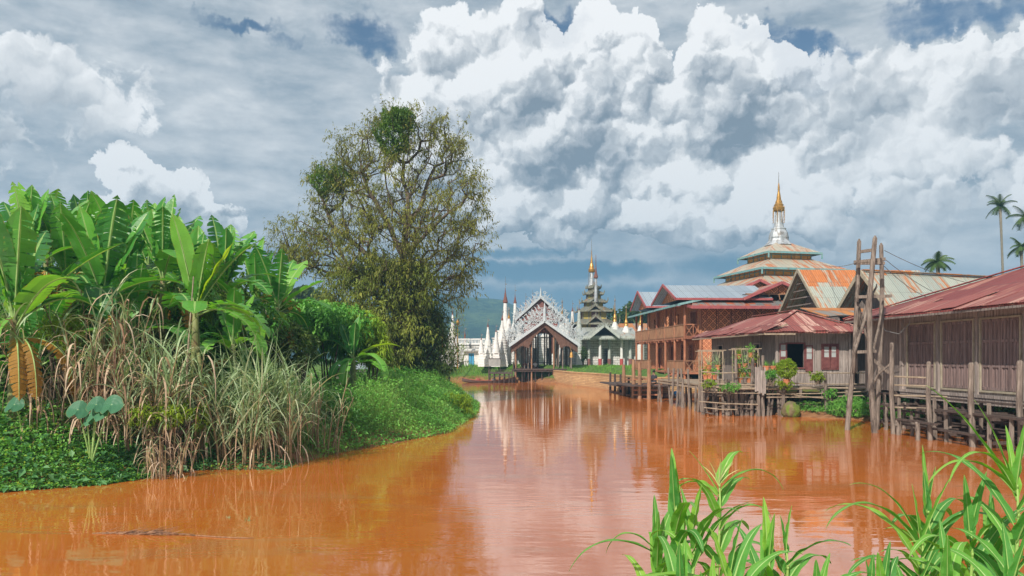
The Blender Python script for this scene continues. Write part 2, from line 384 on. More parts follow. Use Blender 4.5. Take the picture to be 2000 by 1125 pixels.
M['banana_lit']=leafmat('yellow_green_banana_blade',[(0,(.16,.32,.02)),(1,(.32,.5,.04))],.4,.5,(1.8,1.6,.6),.4,ribs=330.0,midrib=(.3,.34,.06))  # lit copy of the banana blade: light shining through is put into its colour
M['banana_dry']=leafmat('withered_banana_blade',[(0,(.22,.12,.03)),(.5,(.5,.26,.04)),(1,(.6,.42,.08))],.6,.3,(1.2,1,.8),.2,ribs=330.0,midrib=(.4,.26,.1))
M['banana_stem']=plain('banana_pseudostem',(.09,.12,.04),(.26,.27,.1),2.5,.6,.4,stretch=(3,3,.5),stain=((.16,.07,.04),.5))
M['petiole']=plain('pale_green_petiole',(.2,.33,.08),(.38,.52,.2),5,.45,.1)
M['tree_leaf']=leafmat('olive_tree_leaves',[(0,(.075,.09,.02)),(.35,(.18,.2,.035)),(.7,(.3,.31,.06)),(1,(.44,.36,.1))],.5,.3,(1.5,1.3,.5),.3)
M['tree_leaf_dk']=leafmat('deep_green_tree_leaves',[(0,(.03,.065,.015)),(.5,(.09,.15,.03)),(1,(.19,.24,.05))],.5,.25,(1.4,1.4,.5),.3)
M['vine_leaf']=leafmat('dense_green_climber_leaves',[(0,(.05,.1,.02)),(.5,(.13,.24,.03)),(1,(.26,.34,.06))],.5,.3,(1.4,1.4,.5),.3)
M['shrub_leaf']=leafmat('glossy_mid_green_leaves',[(0,(.03,.12,.015)),(.5,(.09,.28,.035)),(1,(.22,.44,.06))],.4,.3,(1.6,1.5,.5),.45)
M['shrub_lime']=leafmat('lime_green_leaves',[(0,(.14,.26,.02)),(.5,(.27,.4,.03)),(1,(.4,.46,.05))],.45,.35,(1.4,1.3,.5),.3)
M['cover_leaf']=leafmat('ground_cover_leaves',[(0,(.05,.17,.03)),(.4,(.14,.38,.06)),(.8,(.27,.53,.1)),(1,(.42,.58,.16))],.5,.28,(1.4,1.4,.6),.3)
M['cover_dull']=leafmat('dull_ground_leaves',[(0,(.04,.12,.045)),(.5,(.1,.27,.09)),(1,(.2,.38,.15))],.5,.28,(1.3,1.3,.6),.3)
M['grass']=leafmat('wild_grass_blades',[(0,(.07,.16,.03)),(.4,(.16,.31,.06)),(.75,(.3,.44,.12)),(1,(.52,.48,.24))],.5,.28,(1.3,1.3,.5),.3)
M['lawn']=leafmat('fresh_lawn_blades',[(0,(.07,.2,.02)),(.5,(.17,.38,.04)),(1,(.3,.46,.08))],.5,.28,(1.3,1.3,.5),.3)
M['taro']=leafmat('taro_blade',[(0,(.05,.17,.09)),(1,(.12,.3,.16))],.5,.25,(1.3,1.3,.6),.3,ribs=30.0,midrib=(.25,.42,.25))
M['corn']=leafmat('maize_blade',[(0,(.045,.18,.055)),(.4,(.1,.32,.065)),(.75,(.2,.46,.07)),(1,(.36,.58,.08))],.55,.38,(1.6,1.5,.4),.3,ribs=9.0,midrib=(.6,.74,.4),edge=(.55,.5,.2))
M['corn_stem']=plain('maize_stalk',(.24,.4,.08),(.4,.52,.16),5,.5,.1)
M['tassel']=plain('maize_tassel',(.45,.5,.16),(.6,.6,.28),5,.7,.1)
M['palm_leaf']=leafmat('palm_fronds',[(0,(.03,.06,.015)),(.5,(.07,.13,.03)),(1,(.14,.2,.06))],.45,.2,(1.3,1.3,.6),.4)
def groundmat():
    m,t=newmat('river_soil'); o=t.new('ShaderNodeNewGeometry').outputs['Position']; x,y,z=t.xyz(o)[:3]
    n=t.noise(o,.35,8,.65); n2=t.noise(o,3,6,.6)
    soil=t.ramp(n2,[(.3,(.17,.075,.035)),(.7,(.34,.17,.08))])
    grass=t.ramp(n2,[(.25,(.05,.09,.02)),(.7,(.12,.2,.045))])
    col=t.mix(t.mr(t.m('ADD',z,t.m('MULTIPLY',t.m('SUBTRACT',n,.5),1.2)),.25,.7),soil,grass)
    finish(t,col,.95,t.bump(n2,.7,.08),0,.15); return m
M['ground']=groundmat()
def hillmat():
    m,t=newmat('forested_hillside'); o=t.new('ShaderNodeNewGeometry').outputs['Position']
    n=t.noise(o,.012,9,.68); n2=t.noise(o,.09,6,.72)
    f=t.m('ADD',t.m('MULTIPLY',n,.5),t.m('MULTIPLY',n2,.5))
    col=t.ramp(f,[(.38,(.008,.022,.015)),(.5,(.028,.07,.03)),(.6,(.11,.17,.06))])
    finish(t,col,.95,t.bump(n2,.9,8),0,.1); return m
M['hill']=hillmat()
def watermat():
    m,t=newmat('muddy_river_water'); o=t.new('ShaderNodeNewGeometry').outputs['Position']
    n=t.noise(t.vm('MULTIPLY',o,(1,.6,1)),.09,4,.55); n3=t.noise(o,.9,4,.6)
    col=t.mix(t.mr(n,.3,.7),(.44,.115,.014),(.58,.165,.026))
    col=t.mix(t.mr(n3,.4,.8,0,.3),col,(.6,.22,.06)); sk=t.noise(t.vm('MULTIPLY',o,(.5,1.6,1)),.5,6,.65,1.2); col=t.mix(t.mr(sk,.5,.72,0,.6),col,(.4,.17,.06))
    # ripples: long low swell, short wind ripples in patches
    a=t.noise(t.vm('MULTIPLY',o,(.55,1.5,1)),.9,3,.5)
    b=t.noise(t.vm('MULTIPLY',o,(1,2.4,1)),2.6,3,.55)
    pt=t.mr(t.noise(o,.12,3,.5),.42,.66)
    h=t.m('ADD',t.m('MULTIPLY',a,.5),t.m('MULTIPLY',b,t.m('ADD',.06,t.m('MULTIPLY',pt,.12))))
    nb=t.bump(h,.34,.05)
    p=t.new('ShaderNodeBsdfPrincipled'); t.l.new(col,p.inputs['Base Color']); p.inputs['Roughness'].default_value=.02
    p.inputs['IOR'].default_value=3.9; t.l.new(nb,p.inputs['Normal'])
    t.l.new(p.outputs[0],t.out.inputs[0]); return m
M['water']=watermat()
def courses():
    m,t=newmat('yellow_brick_courses'); a,z,g=t.wall()
    b=t.new('ShaderNodeTexBrick'); t.l.new(t.comb(a,z,0),b.inputs['Vector']); b.inputs['Scale'].default_value=1; b.inputs['Brick Width'].default_value=.9; b.inputs['Row Height'].default_value=.16
    b.inputs['Mortar Size'].default_value=.018; b.inputs['Color1'].default_value=(.62,.4,.2,1); b.inputs['Color2'].default_value=(.48,.28,.13,1); b.inputs['Mortar'].default_value=(.26,.14,.07,1)
    n=t.noise(t.comb(a,z,g),1.4,7,.68); col=t.mix(t.mr(n,.5,.7,0,.8),b.outputs[0],(.36,.22,.12)); col=t.mix(t.mr(z,.2,.9,.7,0),col,(.34,.15,.06))
    finish(t,col,.9,t.bump(b.outputs[1],-.5,.03)); return m
M['courses']=courses()
# ================================================================ camera, sun, sky, haze
cam=bpy.data.cameras.new('camera'); co=bpy.data.objects.new('camera',cam); C.objects.link(co)
co.location=(0,0,H0); co.rotation_euler=(PI/2,0,0); cam.lens=36*F0/2000; cam.sensor_width=36
cam.shift_y=(HZ-562.5)/2000; cam.clip_start=.1; cam.clip_end=30000
sc.camera=co
sc.view_settings.view_transform='Standard'; sc.view_settings.look='None'; sc.view_settings.gamma=1
sc.view_settings.exposure=EXPO if 'EXPO' in globals() else 0.26
SUN_EL, SUN_AZ = math.radians(40), math.radians(208)      # azimuth from +Y, clockwise: behind and left of the camera
sd=Vector((math.sin(SUN_AZ)*math.cos(SUN_EL),math.cos(SUN_AZ)*math.cos(SUN_EL),math.sin(SUN_EL)))
sun=bpy.data.lights.new('sun','SUN'); sun.energy=4.7; sun.angle=math.radians(.6); sun.color=(1,.94,.84)
so=bpy.data.objects.new('sun',sun); C.objects.link(so); so.rotation_euler=(-sd).to_track_quat('-Z','Y').to_euler(); so.location=(0,-20,60)

def build_world():
    w=bpy.data.worlds.new('World'); sc.world=w; w.use_nodes=True; nt=w.node_tree; nt.nodes.clear(); t=NT(nt)
    out=t.new('ShaderNodeOutputWorld')
    sky=t.new('ShaderNodeTexSky'); sky.sky_type='NISHITA'; sky.sun_disc=False; sky.sun_elevation=SUN_EL; sky.sun_rotation=SUN_AZ
    sky.air_density=1.2; sky.dust_density=.1; sky.ozone_density=4.0
    d=t.vm('NORMALIZE',t.new('ShaderNodeTexCoord').outputs['Generated']); x,y,z=t.xyz(d)[:3]
    K=180/PI
    az=t.m('MULTIPLY',t.m('ARCTAN2',x,y),K); el=t.m('MULTIPLY',t.m('ARCSINE',z),K)
    q0=t.comb(az,el,0)
    def pe(px,py):
        a=math.atan((px-1000)/F0); e=math.atan((HZ-py)/F0*math.cos(a)); return a*K,e*K
    # ---- heaped cumulus: towers placed where they stand, edges broken up by noise at three sizes
    w1=t.vm('SUBTRACT',t.noise(q0,.16,1,.5,color=True,dim='2D'),(.5,.5,.5)); w2=t.vm('SUBTRACT',t.noise(q0,.5,4,.6,color=True,dim='2D'),(.5,.5,.5))
    qw=t.vm('ADD',q0,t.vm('ADD',t.vm('SCALE',w1,4.2),t.vm('SCALE',w2,2.6)))
    blobs=[ # px, py, rx, ry (px), height
     (930,150,200,140,.8),(1010,110,95,110,1.05),(860,250,160,120,.8),(1180,140,130,105,1.1),(1130,240,110,90,1.0),(1410,110,95,85,1.2),
     (1480,190,110,85,1.15),(1350,220,120,80,1.1),(1530,280,100,90,1.1),(1240,300,130,80,1.1),(1040,300,120,80,.95),(1400,330,130,75,1.2),
     (1140,380,125,70,1.35),(1590,350,95,90,1.0),(980,400,100,60,1.0),(1290,420,120,55,1.2),(1500,420,120,55,1.2),(1080,450,90,45,1.0),(1640,430,80,45,.9),(1390,470,120,40,.9),
     (130,170,200,95,.5),(0,270,110,80,.5),(260,370,90,60,1.0),(350,400,95,60,1.1),(200,420,80,45,.8),(420,430,50,40,.7),
     (1700,260,190,120,.55),(1850,180,200,90,.6),(1950,110,90,35,.7),(1880,330,220,120,.45),(1650,200,90,110,.5),(1720,470,140,70,.5),]
    def height(q):
        H=None
        for px,py,rx,ry,h in blobs:
            a,e=pe(px,py); sx=1/(rx*K/F0*math.cos(math.radians(a))); sy=1/(ry*K/F0)
            v=t.vm('MULTIPLY',t.vm('SUBTRACT',q,(a,e,0)),(sx,sy,0))
            r=t.vm('DOT_PRODUCT',v,v)
            b=t.m('MULTIPLY',t.m('SQRT',t.m('MAXIMUM',t.m('SUBTRACT',1,r),0)),h)
            H=b if H is None else t.m('MAXIMUM',H,b)
        return H
    def puffs(q, sc_, det, rough=.5):
        n=t.new('ShaderNodeTexVoronoi',feature='F1',voronoi_dimensions='2D'); t.l.new(q,n.inputs['Vector'])
        n.inputs['Scale'].default_value=sc_; n.inputs['Detail'].default_value=det; n.inputs['Roughness'].default_value=rough
        d_=n.outputs['Distance']; return t.m('SUBTRACT',1,t.m('MULTIPLY',d_,d_))
    L=(-.45,.9,0)
    def lit(q,eps): return t.vm('ADD',q,tuple(c*eps for c in L))
    HA=height(qw); HB=height(lit(qw,1.5))
    qp=t.vm('ADD',q0,t.vm('SCALE',w2,2.0))
    p1a=puffs(qp,.13,1); p1b=puffs(lit(qp,1.4),.13,1)
    p2a=puffs(qp,.5,1); p2b=puffs(lit(qp,.35),.5,1)
    fa=t.noise(qp,1.3,5,.6,dim='2D')
    edge=t.m('ADD',HA,t.m('ADD',t.m('MULTIPLY',t.m('SUBTRACT',p1a,.6),.35),t.m('ADD',t.m('MULTIPLY',t.m('SUBTRACT',p2a,.6),.16),t.m('MULTIPLY',t.m('SUBTRACT',fa,.5),.3))))
    cov=t.m('MULTIPLY',t.mr(edge,.22,.36),t.mr(el,4.5,10))
    s=t.m('ADD',t.m('MULTIPLY',t.m('SUBTRACT',HA,HB),.85),t.m('ADD',t.m('MULTIPLY',t.m('SUBTRACT',p1a,p1b),.85),t.m('MULTIPLY',t.m('SUBTRACT',p2a,p2b),.5)))
    s=t.m('ADD',s,t.m('MULTIPLY',t.m('SUBTRACT',fa,.5),.35))
    kl=t.m('MAXIMUM',t.mr(az,-16,-8,.38,1),t.mr(el,16,12,0,.85)); kl=t.m('MAXIMUM',kl,0); s=t.m('MULTIPLY',s,t.m('MULTIPLY',kl,t.mr(az,18,26,1,.6)))
    big=t.noise(q0,.13,3,.5,dim='2D')
    s=t.m('ADD',t.m('ADD',.62,s),t.m('MULTIPLY',t.m('SUBTRACT',big,.5),.9))
    ccol=t.ramp(s,[(.08,(.24,.29,.35)),(.32,(.40,.44,.49)),(.55,(.64,.67,.70)),(.72,(.88,.89,.9)),(.86,(1.05,1.05,1.05))])
    # ---- the sheet of stratus behind them
    st=t.comb(t.m('MULTIPLY',az,.35),el,0)
    n1=t.noise(t.vm('ADD',st,t.vm('SCALE',w1,2.0)),.22,7,.58); n2=t.noise(st,.65,5,.6,dim='2D')
    f=t.m('ADD',t.m('MULTIPLY',n1,.65),t.m('MULTIPLY',n2,.35))
    scol=t.ramp(f,[(.34,(.30,.37,.45)),(.44,(.44,.50,.56)),(.54,(.62,.66,.70)),(.64,(.82,.84,.86))])
    # ---- gaps where the blue shows, and the dark blue rain band low in the middle
    gap=None
    qg=t.vm('ADD',q0,t.vm('SCALE',w2,3.2))
    for px,py,rx,ry,k in [(1590,125,75,60,1.0),(1560,85,60,35,.9),(1100,55,55,40,.8),(460,45,110,16,.8),(700,60,90,38,.85),(740,85,50,30,.8),(1830,30,110,40,.8),(1950,20,80,30,.8),(1480,60,90,30,.7),(560,80,40,14,.5),(1060,50,60,30,.8)]:
        a,e=pe(px,py); v=t.vm('MULTIPLY',t.vm('SUBTRACT',qg,(a,e,0)),(1/(rx*K/F0),1/(ry*K/F0),0))
        b=t.m('MULTIPLY',t.m('SUBTRACT',1,t.vm('DOT_PRODUCT',v,v)),k); gap=b if gap is None else t.m('MAXIMUM',gap,b)
    g2=t.m('ADD',gap,t.m('MULTIPLY',t.m('SUBTRACT',n2,.5),1.2))
    gapf=t.mr(g2,.0,.85)
    band=None
    for px,py,rx,ry,k in [(1080,530,230,26,1.0),(1020,495,150,14,.6),(1180,590,260,38,.9),(1000,575,150,20,.5),(540,500,90,20,.45),(1420,520,120,26,.5)]:
        a,e=pe(px,py); v=t.vm('MULTIPLY',t.vm('SUBTRACT',t.vm('ADD',q0,t.vm('MULTIPLY',w2,(4,1.2,0))),(a,e,0)),(1/(rx*K/F0),1/(ry*K/F0),0))
        b=t.m('MULTIPLY',t.m('SUBTRACT',1,t.vm('DOT_PRODUCT',v,v)),k); band=b if band is None else t.m('MAXIMUM',band,b)
    bandf=t.mr(t.m('ADD',band,t.m('MULTIPLY',t.m('SUBTRACT',n2,.5),.9)),-.15,.75,0,.92)
    covf=cov
    col=t.mix(covf,scol,ccol)
    col=t.mix(bandf,col,(.075,.21,.33))
    lowc=t.mr(el,1.5,7,1,0)          # paler and bluer towards the horizon
    col=t.mix(t.m('MULTIPLY',lowc,.5),col,(.38,.54,.66))
    skyb=t.new('ShaderNodeBackground'); t.l.new(sky.outputs[0],skyb.inputs[0]); skyb.inputs[1].default_value=.06
    cl=t.new('ShaderNodeBackground'); t.l.new(col,cl.inputs[0]); cl.inputs[1].default_value=.84
    mx=t.new('ShaderNodeMixShader')
    fac=t.m('MULTIPLY',gapf,t.m('SUBTRACT',1,t.m('MULTIPLY',covf,.85)))
    t.l.new(t.m('SUBTRACT',1,fac),mx.inputs[0]); t.l.new(skyb.outputs[0],mx.inputs[1]); t.l.new(cl.outputs[0],mx.inputs[2])
    t.l.new(mx.outputs[0],out.inputs[0])
build_world()
sc.world.cycles.sampling_method='MANUAL'; sc.world.cycles.sample_map_resolution=256
# ================================================================ land, water, hills, haze
rng=np.random.default_rng(7); random.seed(7)
RIVER=[(-400,10),(-60,14),(-22,15.2),(-11.4,17.1),(-9.7,18.1),(-8.4,20.4),(-6.3,20.6),(-5.9,22.2),(-5.6,23.9),(-4.4,26.3),(-2.6,30.4),(-2,40),(-2.2,48),(-5,64),(-9,78),(-22,84),(-60,88),(-400,100),
 (-400,130),(-60,106),(-22,100),(-9,98),(-3,97),(0,93),(5.5,88),(6.5,80),(8.2,74),(9.6,66),(10.6,57.8),(14,56),(14.5,47),(13,41.5),(14.2,38.6),(16.8,36.5),(19.5,33),(20.5,28),(21,18),(22,8),(23,3),(60,-10),(400,-30),(400,-60),(60,-22),(14,3),(9,6.6),(4,7.6),(-10,7.2),(-30,4),(-60,0),(-400,-10)]
RV=np.array(RIVER,dtype=np.float64)
def river_sd(X,Y):
    """signed distance to the shore, positive on land"""
    X=np.asarray(X,dtype=np.float64); Y=np.asarray(Y,dtype=np.float64); d=np.full(X.shape,1e9); ins=np.zeros(X.shape,bool)
    n=len(RV)
    for i in range(n):
        ax,ay=RV[i]; bx,by=RV[(i+1)%n]; ex,ey=bx-ax,by-ay
        tt=np.clip(((X-ax)*ex+(Y-ay)*ey)/(ex*ex+ey*ey),0,1)
        d=np.minimum(d,np.hypot(X-ax-tt*ex,Y-ay-tt*ey))
        c=((ay>Y)!=(by>Y)); xi=ax+(Y-ay)/(by-ay if by!=ay else 1e-9)*ex
        ins^=c&(X<xi)
    return np.where(ins,-d,d)
def ground_z(X,Y):
    X=np.asarray(X,dtype=np.float64); Y=np.asarray(Y,dtype=np.float64)
    sd_=river_sd(X,Y)
    wob=.12*np.sin(X*1.3+Y*.7)+.1*np.sin(X*.45-Y*1.1+2)+.06*np.sin(X*2.9+1)*np.cos(Y*2.3)
    left=(X<-1)&(Y>9)&(Y<92); right=(X>9.5)&(Y>9)&(Y<62); near=Y<9; far=~(left|right|near)
    cap=np.where(left,.75,np.where(right,.55,np.where(near,1.25,1.7)))
    sl=np.where(left,.38,np.where(right,.3,np.where(near,.26,.6)))
    z=np.where(sd_>0,np.minimum(cap,sd_*sl)+wob*np.clip(sd_/2,0,1)*np.where(sd_>400,0,1),np.maximum(-1.5,sd_*.5))
    return z+.02
def gz(x,y): return float(ground_z(np.array([x]),np.array([y]))[0])
def axis(lims):
    out=[]
    for a,b,n in lims: out+=list(np.linspace(a,b,n,endpoint=False))
    return np.array(out+[lims[-1][1]])
gx=axis([(-9000,-400,14),(-400,-60,24),(-60,-16,40),(-16,30,185),(30,60,30),(60,400,24),(400,9000,14)])
gy=axis([(-300,-20,14),(-20,3,24),(3,60,210),(60,110,110),(110,400,30),(400,9000,22)])
GX,GY=np.meshgrid(gx,gy); GZ=ground_z(GX,GY)
def sheet(name, GX,GY,GZ, mat, **kw):
    r,c=GX.shape; V=np.stack([GX,GY,GZ],-1).reshape(-1,3); i=np.arange((r-1)*(c-1)); a=(i//(c-1))*c+i%(c-1)
    mb=MB(); mb.block(V,np.stack([a,a+1,a+c+1,a+c],-1)); return mb.build(name,mat,smooth=True,origin=(0,0,0),**kw)
tag(sheet('ground',GX,GY,GZ,M['ground']),kind='structure')
wx,wy=np.meshgrid(np.linspace(-420,420,3),np.linspace(-80,140,3))
tag(sheet('river_water',wx,wy,wx*0,M['water']),kind='structure')

def ridge_noise(X,Y,s):
    z=0; amp=1; f=1/s
    for k in range(6):
        a=.7+k*1.3; u=X*math.cos(a)+Y*math.sin(a); v=-X*math.sin(a)+Y*math.cos(a)
        z=z+amp*(1-2*np.abs(np.sin(u*f*2.1+1.3*np.sin(v*f*1.7+k*2.1))*np.cos(v*f*1.3+k)))
        amp*=.5; f*=1.93
    return z
def hills(name, D, prof, depth, rough, n=260):
    """a range whose skyline, at distance D, follows prof = [(px, py), ...]"""
    px=np.linspace(prof[0][0],prof[-1][0],n); top=np.interp(px,[p[0] for p in prof],[p[1] for p in prof])
    rows=70; ys=np.linspace(-1,1,rows)
    X=np.zeros((rows,n)); Y=X.copy(); Z=X.copy()
    h=(H0-(top-HZ)/F0*D)
    for r,u in enumerate(ys):
        Yr=D+u*depth; X[r]=(px-1000)/F0*D*(1+0*u); Y[r]=Yr
        Z[r]=h*(1-abs(u)**1.35)
    N=ridge_noise(X,Y,rough); U=np.abs(ys)[:,None]
    Z=Z+N*h[None,:]*.09*np.clip(1.15-U,0,1)*np.clip(U*2.5,.15,1)-2
    return tag(sheet(name,X,Y,Z,M['hill']),kind='structure')
hills('hills',1100,[(380,650),(480,600),(590,566),(640,577),(700,590),(760,585),(820,580),(870,574),(905,577),(940,580),(985,584),(1010,599),(1040,640),(1070,695)],450,120)
hills('hills',1450,[(900,690),(960,640),(1010,622),(1060,606),(1100,601),(1130,612),(1165,631),(1215,640),(1250,636),(1300,630),(1400,650),(1500,690)],340,140)
hills('hills',2000,[(300,640),(500,615),(620,590),(760,630),(900,650),(1150,640),(1200,626),(1240,617),(1268,622),(1320,640),(1500,630),(1800,650),(2100,640),(2300,690)],400,190)
# haze: one closed box of thin air
hb=MB(); hb.b2((-2600,-290,-4),(2600,2500,124)); hz=hb.build('haze',plain('haze_air',(1,1,1),(1,1,1)),origin=(0,0,0)); hm=bpy.data.materials.new('thin_air'); hm.use_nodes=True
nt=hm.node_tree; nt.nodes.clear(); t_=NT(nt); o_=t_.new('ShaderNodeOutputMaterial'); pv=t_.new('ShaderNodeVolumePrincipled')
pv.inputs['Color'].default_value=(.34,.64,.92,1); pv.inputs['Density'].default_value=.0009; pv.inputs['Anisotropy'].default_value=.1
nt.links.new(pv.outputs[0],o_.inputs['Volume']); hz.data.materials.clear(); hz.data.materials.append(hm); tag(hz,kind='stuff')
# ================================================================ shared builders
def stilts(mb, pts, r=.08, lean=.05, n=6):
    for x,y,z0,z1 in pts:
        a=random.uniform(-lean,lean); b=random.uniform(-lean,lean)
        mb.tube([(x+a,y+b,z0),(x+a*.4,y+b*.4,(z0+z1)/2),(x,y,z1)],[r*1.12,r,r*.92],n)
def wall_open(mb, p, u, L, z0, z1, th, ops):
    """wall from p along unit vector u, length L, with rectangular openings (a0,a1,zb,zt); thickness goes to the left of u"""
    p=Vector((p[0],p[1],0)); u=Vector((u[0],u[1],0)).normalized(); nrm=Vector((-u.y,u.x,0)); ang=math.atan2(u.y,u.x)
    def bx(a,b,c,d):
        if b-a<1e-4 or d-c<1e-4: return
        q=p+u*((a+b)/2)+nrm*(th/2); mb.box((q.x,q.y,(c+d)/2),(b-a,th,d-c),rz=ang)
    ops=sorted(ops); a=0
    for a0,a1,zb,zt in ops:
        bx(a,a0,z0,z1); bx(a0,a1,z0,zb); bx(a0,a1,zt,z1); a=a1
    bx(a,L,z0,z1)
def frame_rect(mb, p, u, a0,a1,zb,zt,w=.08,d=.06,off=-.03):
    p=Vector((p[0],p[1],0)); u=Vector((u[0],u[1],0)).normalized(); nrm=Vector((-u.y,u.x,0)); ang=math.atan2(u.y,u.x)
    def bx(a,b,c,e):
        q=p+u*((a+b)/2)+nrm*off; mb.box((q.x,q.y,(c+e)/2),(b-a,d,e-c),rz=ang)
    bx(a0-w,a0,zb-w,zt+w); bx(a1,a1+w,zb-w,zt+w); bx(a0,a1,zt,zt+w); bx(a0,a1,zb-w,zb)
def panel(mb, p, u, a0,a1,zb,zt,off,d,mi=None):
    p=Vector((p[0],p[1],0)); u=Vector((u[0],u[1],0)).normalized(); nrm=Vector((-u.y,u.x,0)); ang=math.atan2(u.y,u.x)
    q=p+u*((a0+a1)/2)+nrm*off; mb.box((q.x,q.y,(zb+zt)/2),(a1-a0,d,zt-zb),rz=ang,mi=mi)
def gable_roof(mb, x0,x1,y0,y1,ze,zr,th=.06,ridge=None):
    """ridge along x"""
    yr=(y0+y1)/2 if ridge is None else ridge
    mb.slab([(x0,y0,ze),(x1,y0,ze),(x1,yr,zr),(x0,yr,zr)],th)
    mb.slab([(x0,yr+.004,zr),(x1,yr+.004,zr),(x1,y1,ze),(x0,y1,ze)],th)
def gable_roof_y(mb, x0,x1,y0,y1,ze,zr,th=.06):
    xr=(x0+x1)/2
    mb.slab([(x0,y1,ze),(x0,y0,ze),(xr,y0,zr),(xr,y1,zr)],th)
    mb.slab([(xr+.004,y1,zr),(xr+.004,y0,zr),(x1,y0,ze),(x1,y1,ze)],th)
def hip_roof(mb, x0,x1,y0,y1,ze,r0,r1,th=.07):
    """r0,r1: the two ends of the ridge"""
    A,B,Cc,D=(x0,y0,ze),(x1,y0,ze),(x1,y1,ze),(x0,y1,ze)
    if Vector(r0)==Vector(r1):
        for a,b in((A,B),(B,Cc),(Cc,D),(D,A)): mb.slab([a,b,r0],th)
    elif abs(r0[0]-r1[0])<abs(r0[1]-r1[1]):   # ridge along y
        mb.slab([A,B,r0],th); mb.slab([B,Cc,r1,r0],th); mb.slab([Cc,D,r1],th); mb.slab([D,A,r0,r1],th)
    else:
        mb.slab([A,B,r1,r0],th); mb.slab([B,Cc,r1],th); mb.slab([Cc,D,r0,r1],th); mb.slab([D,A,r0],th)
def ragged(mb_pts): pass
def curl(mb, c, r, a0, turns=1.4, ax=(1,0,0), az=(0,0,1), w=.05, flip=1):
    """a carved scroll lying in the plane of ax, az"""
    ax=Vector(ax); az=Vector(az); pts=[]; rs=[]
    n=9
    for i in range(n+1):
        f=i/n; a=a0+flip*f*turns*2*PI; q=r*(1-.82*f)
        pts.append(Vector(c)+ax*math.cos(a)*q+az*math.sin(a)*q); rs.append(w*(1-.45*f))
    mb.tube(pts,rs,5)
def carve_band(mb, a, b, h, step=.55, out=1, w=.06):
    """open scrollwork standing on the line a-b"""
    a=Vector(a); b=Vector(b); d=(b-a); L=d.length; u=d.normalized(); v=Vector((-u.z,0,u.x))*out
    if v.z<0: v=-v
    n=max(2,int(L/step)); rows=max(1,int(h/step))
    for i in range(n):
        for j in range(rows+1):
            hh=h*(.75+.25*math.sin(i*1.7))
            q=a+u*((i+.5+.5*(j%2))*L/n)+v*(hh*(j+.4)/(rows+.6))
            curl(mb,q,step*random.uniform(.42,.56),random.uniform(0,6.28),1.3,ax=u,az=v,w=w,flip=random.choice((-1,1)))
        tip=a+u*((i+.5)*L/n)+v*h
        mb.tube([tip-v*step*.9,tip-v*step*.1+u*step*.2,tip+v*step*.45+u*step*.05],[w*1.2,w,w*.25],5)
    mb.bar(a+v*.03,b+v*.03,.1,.1)

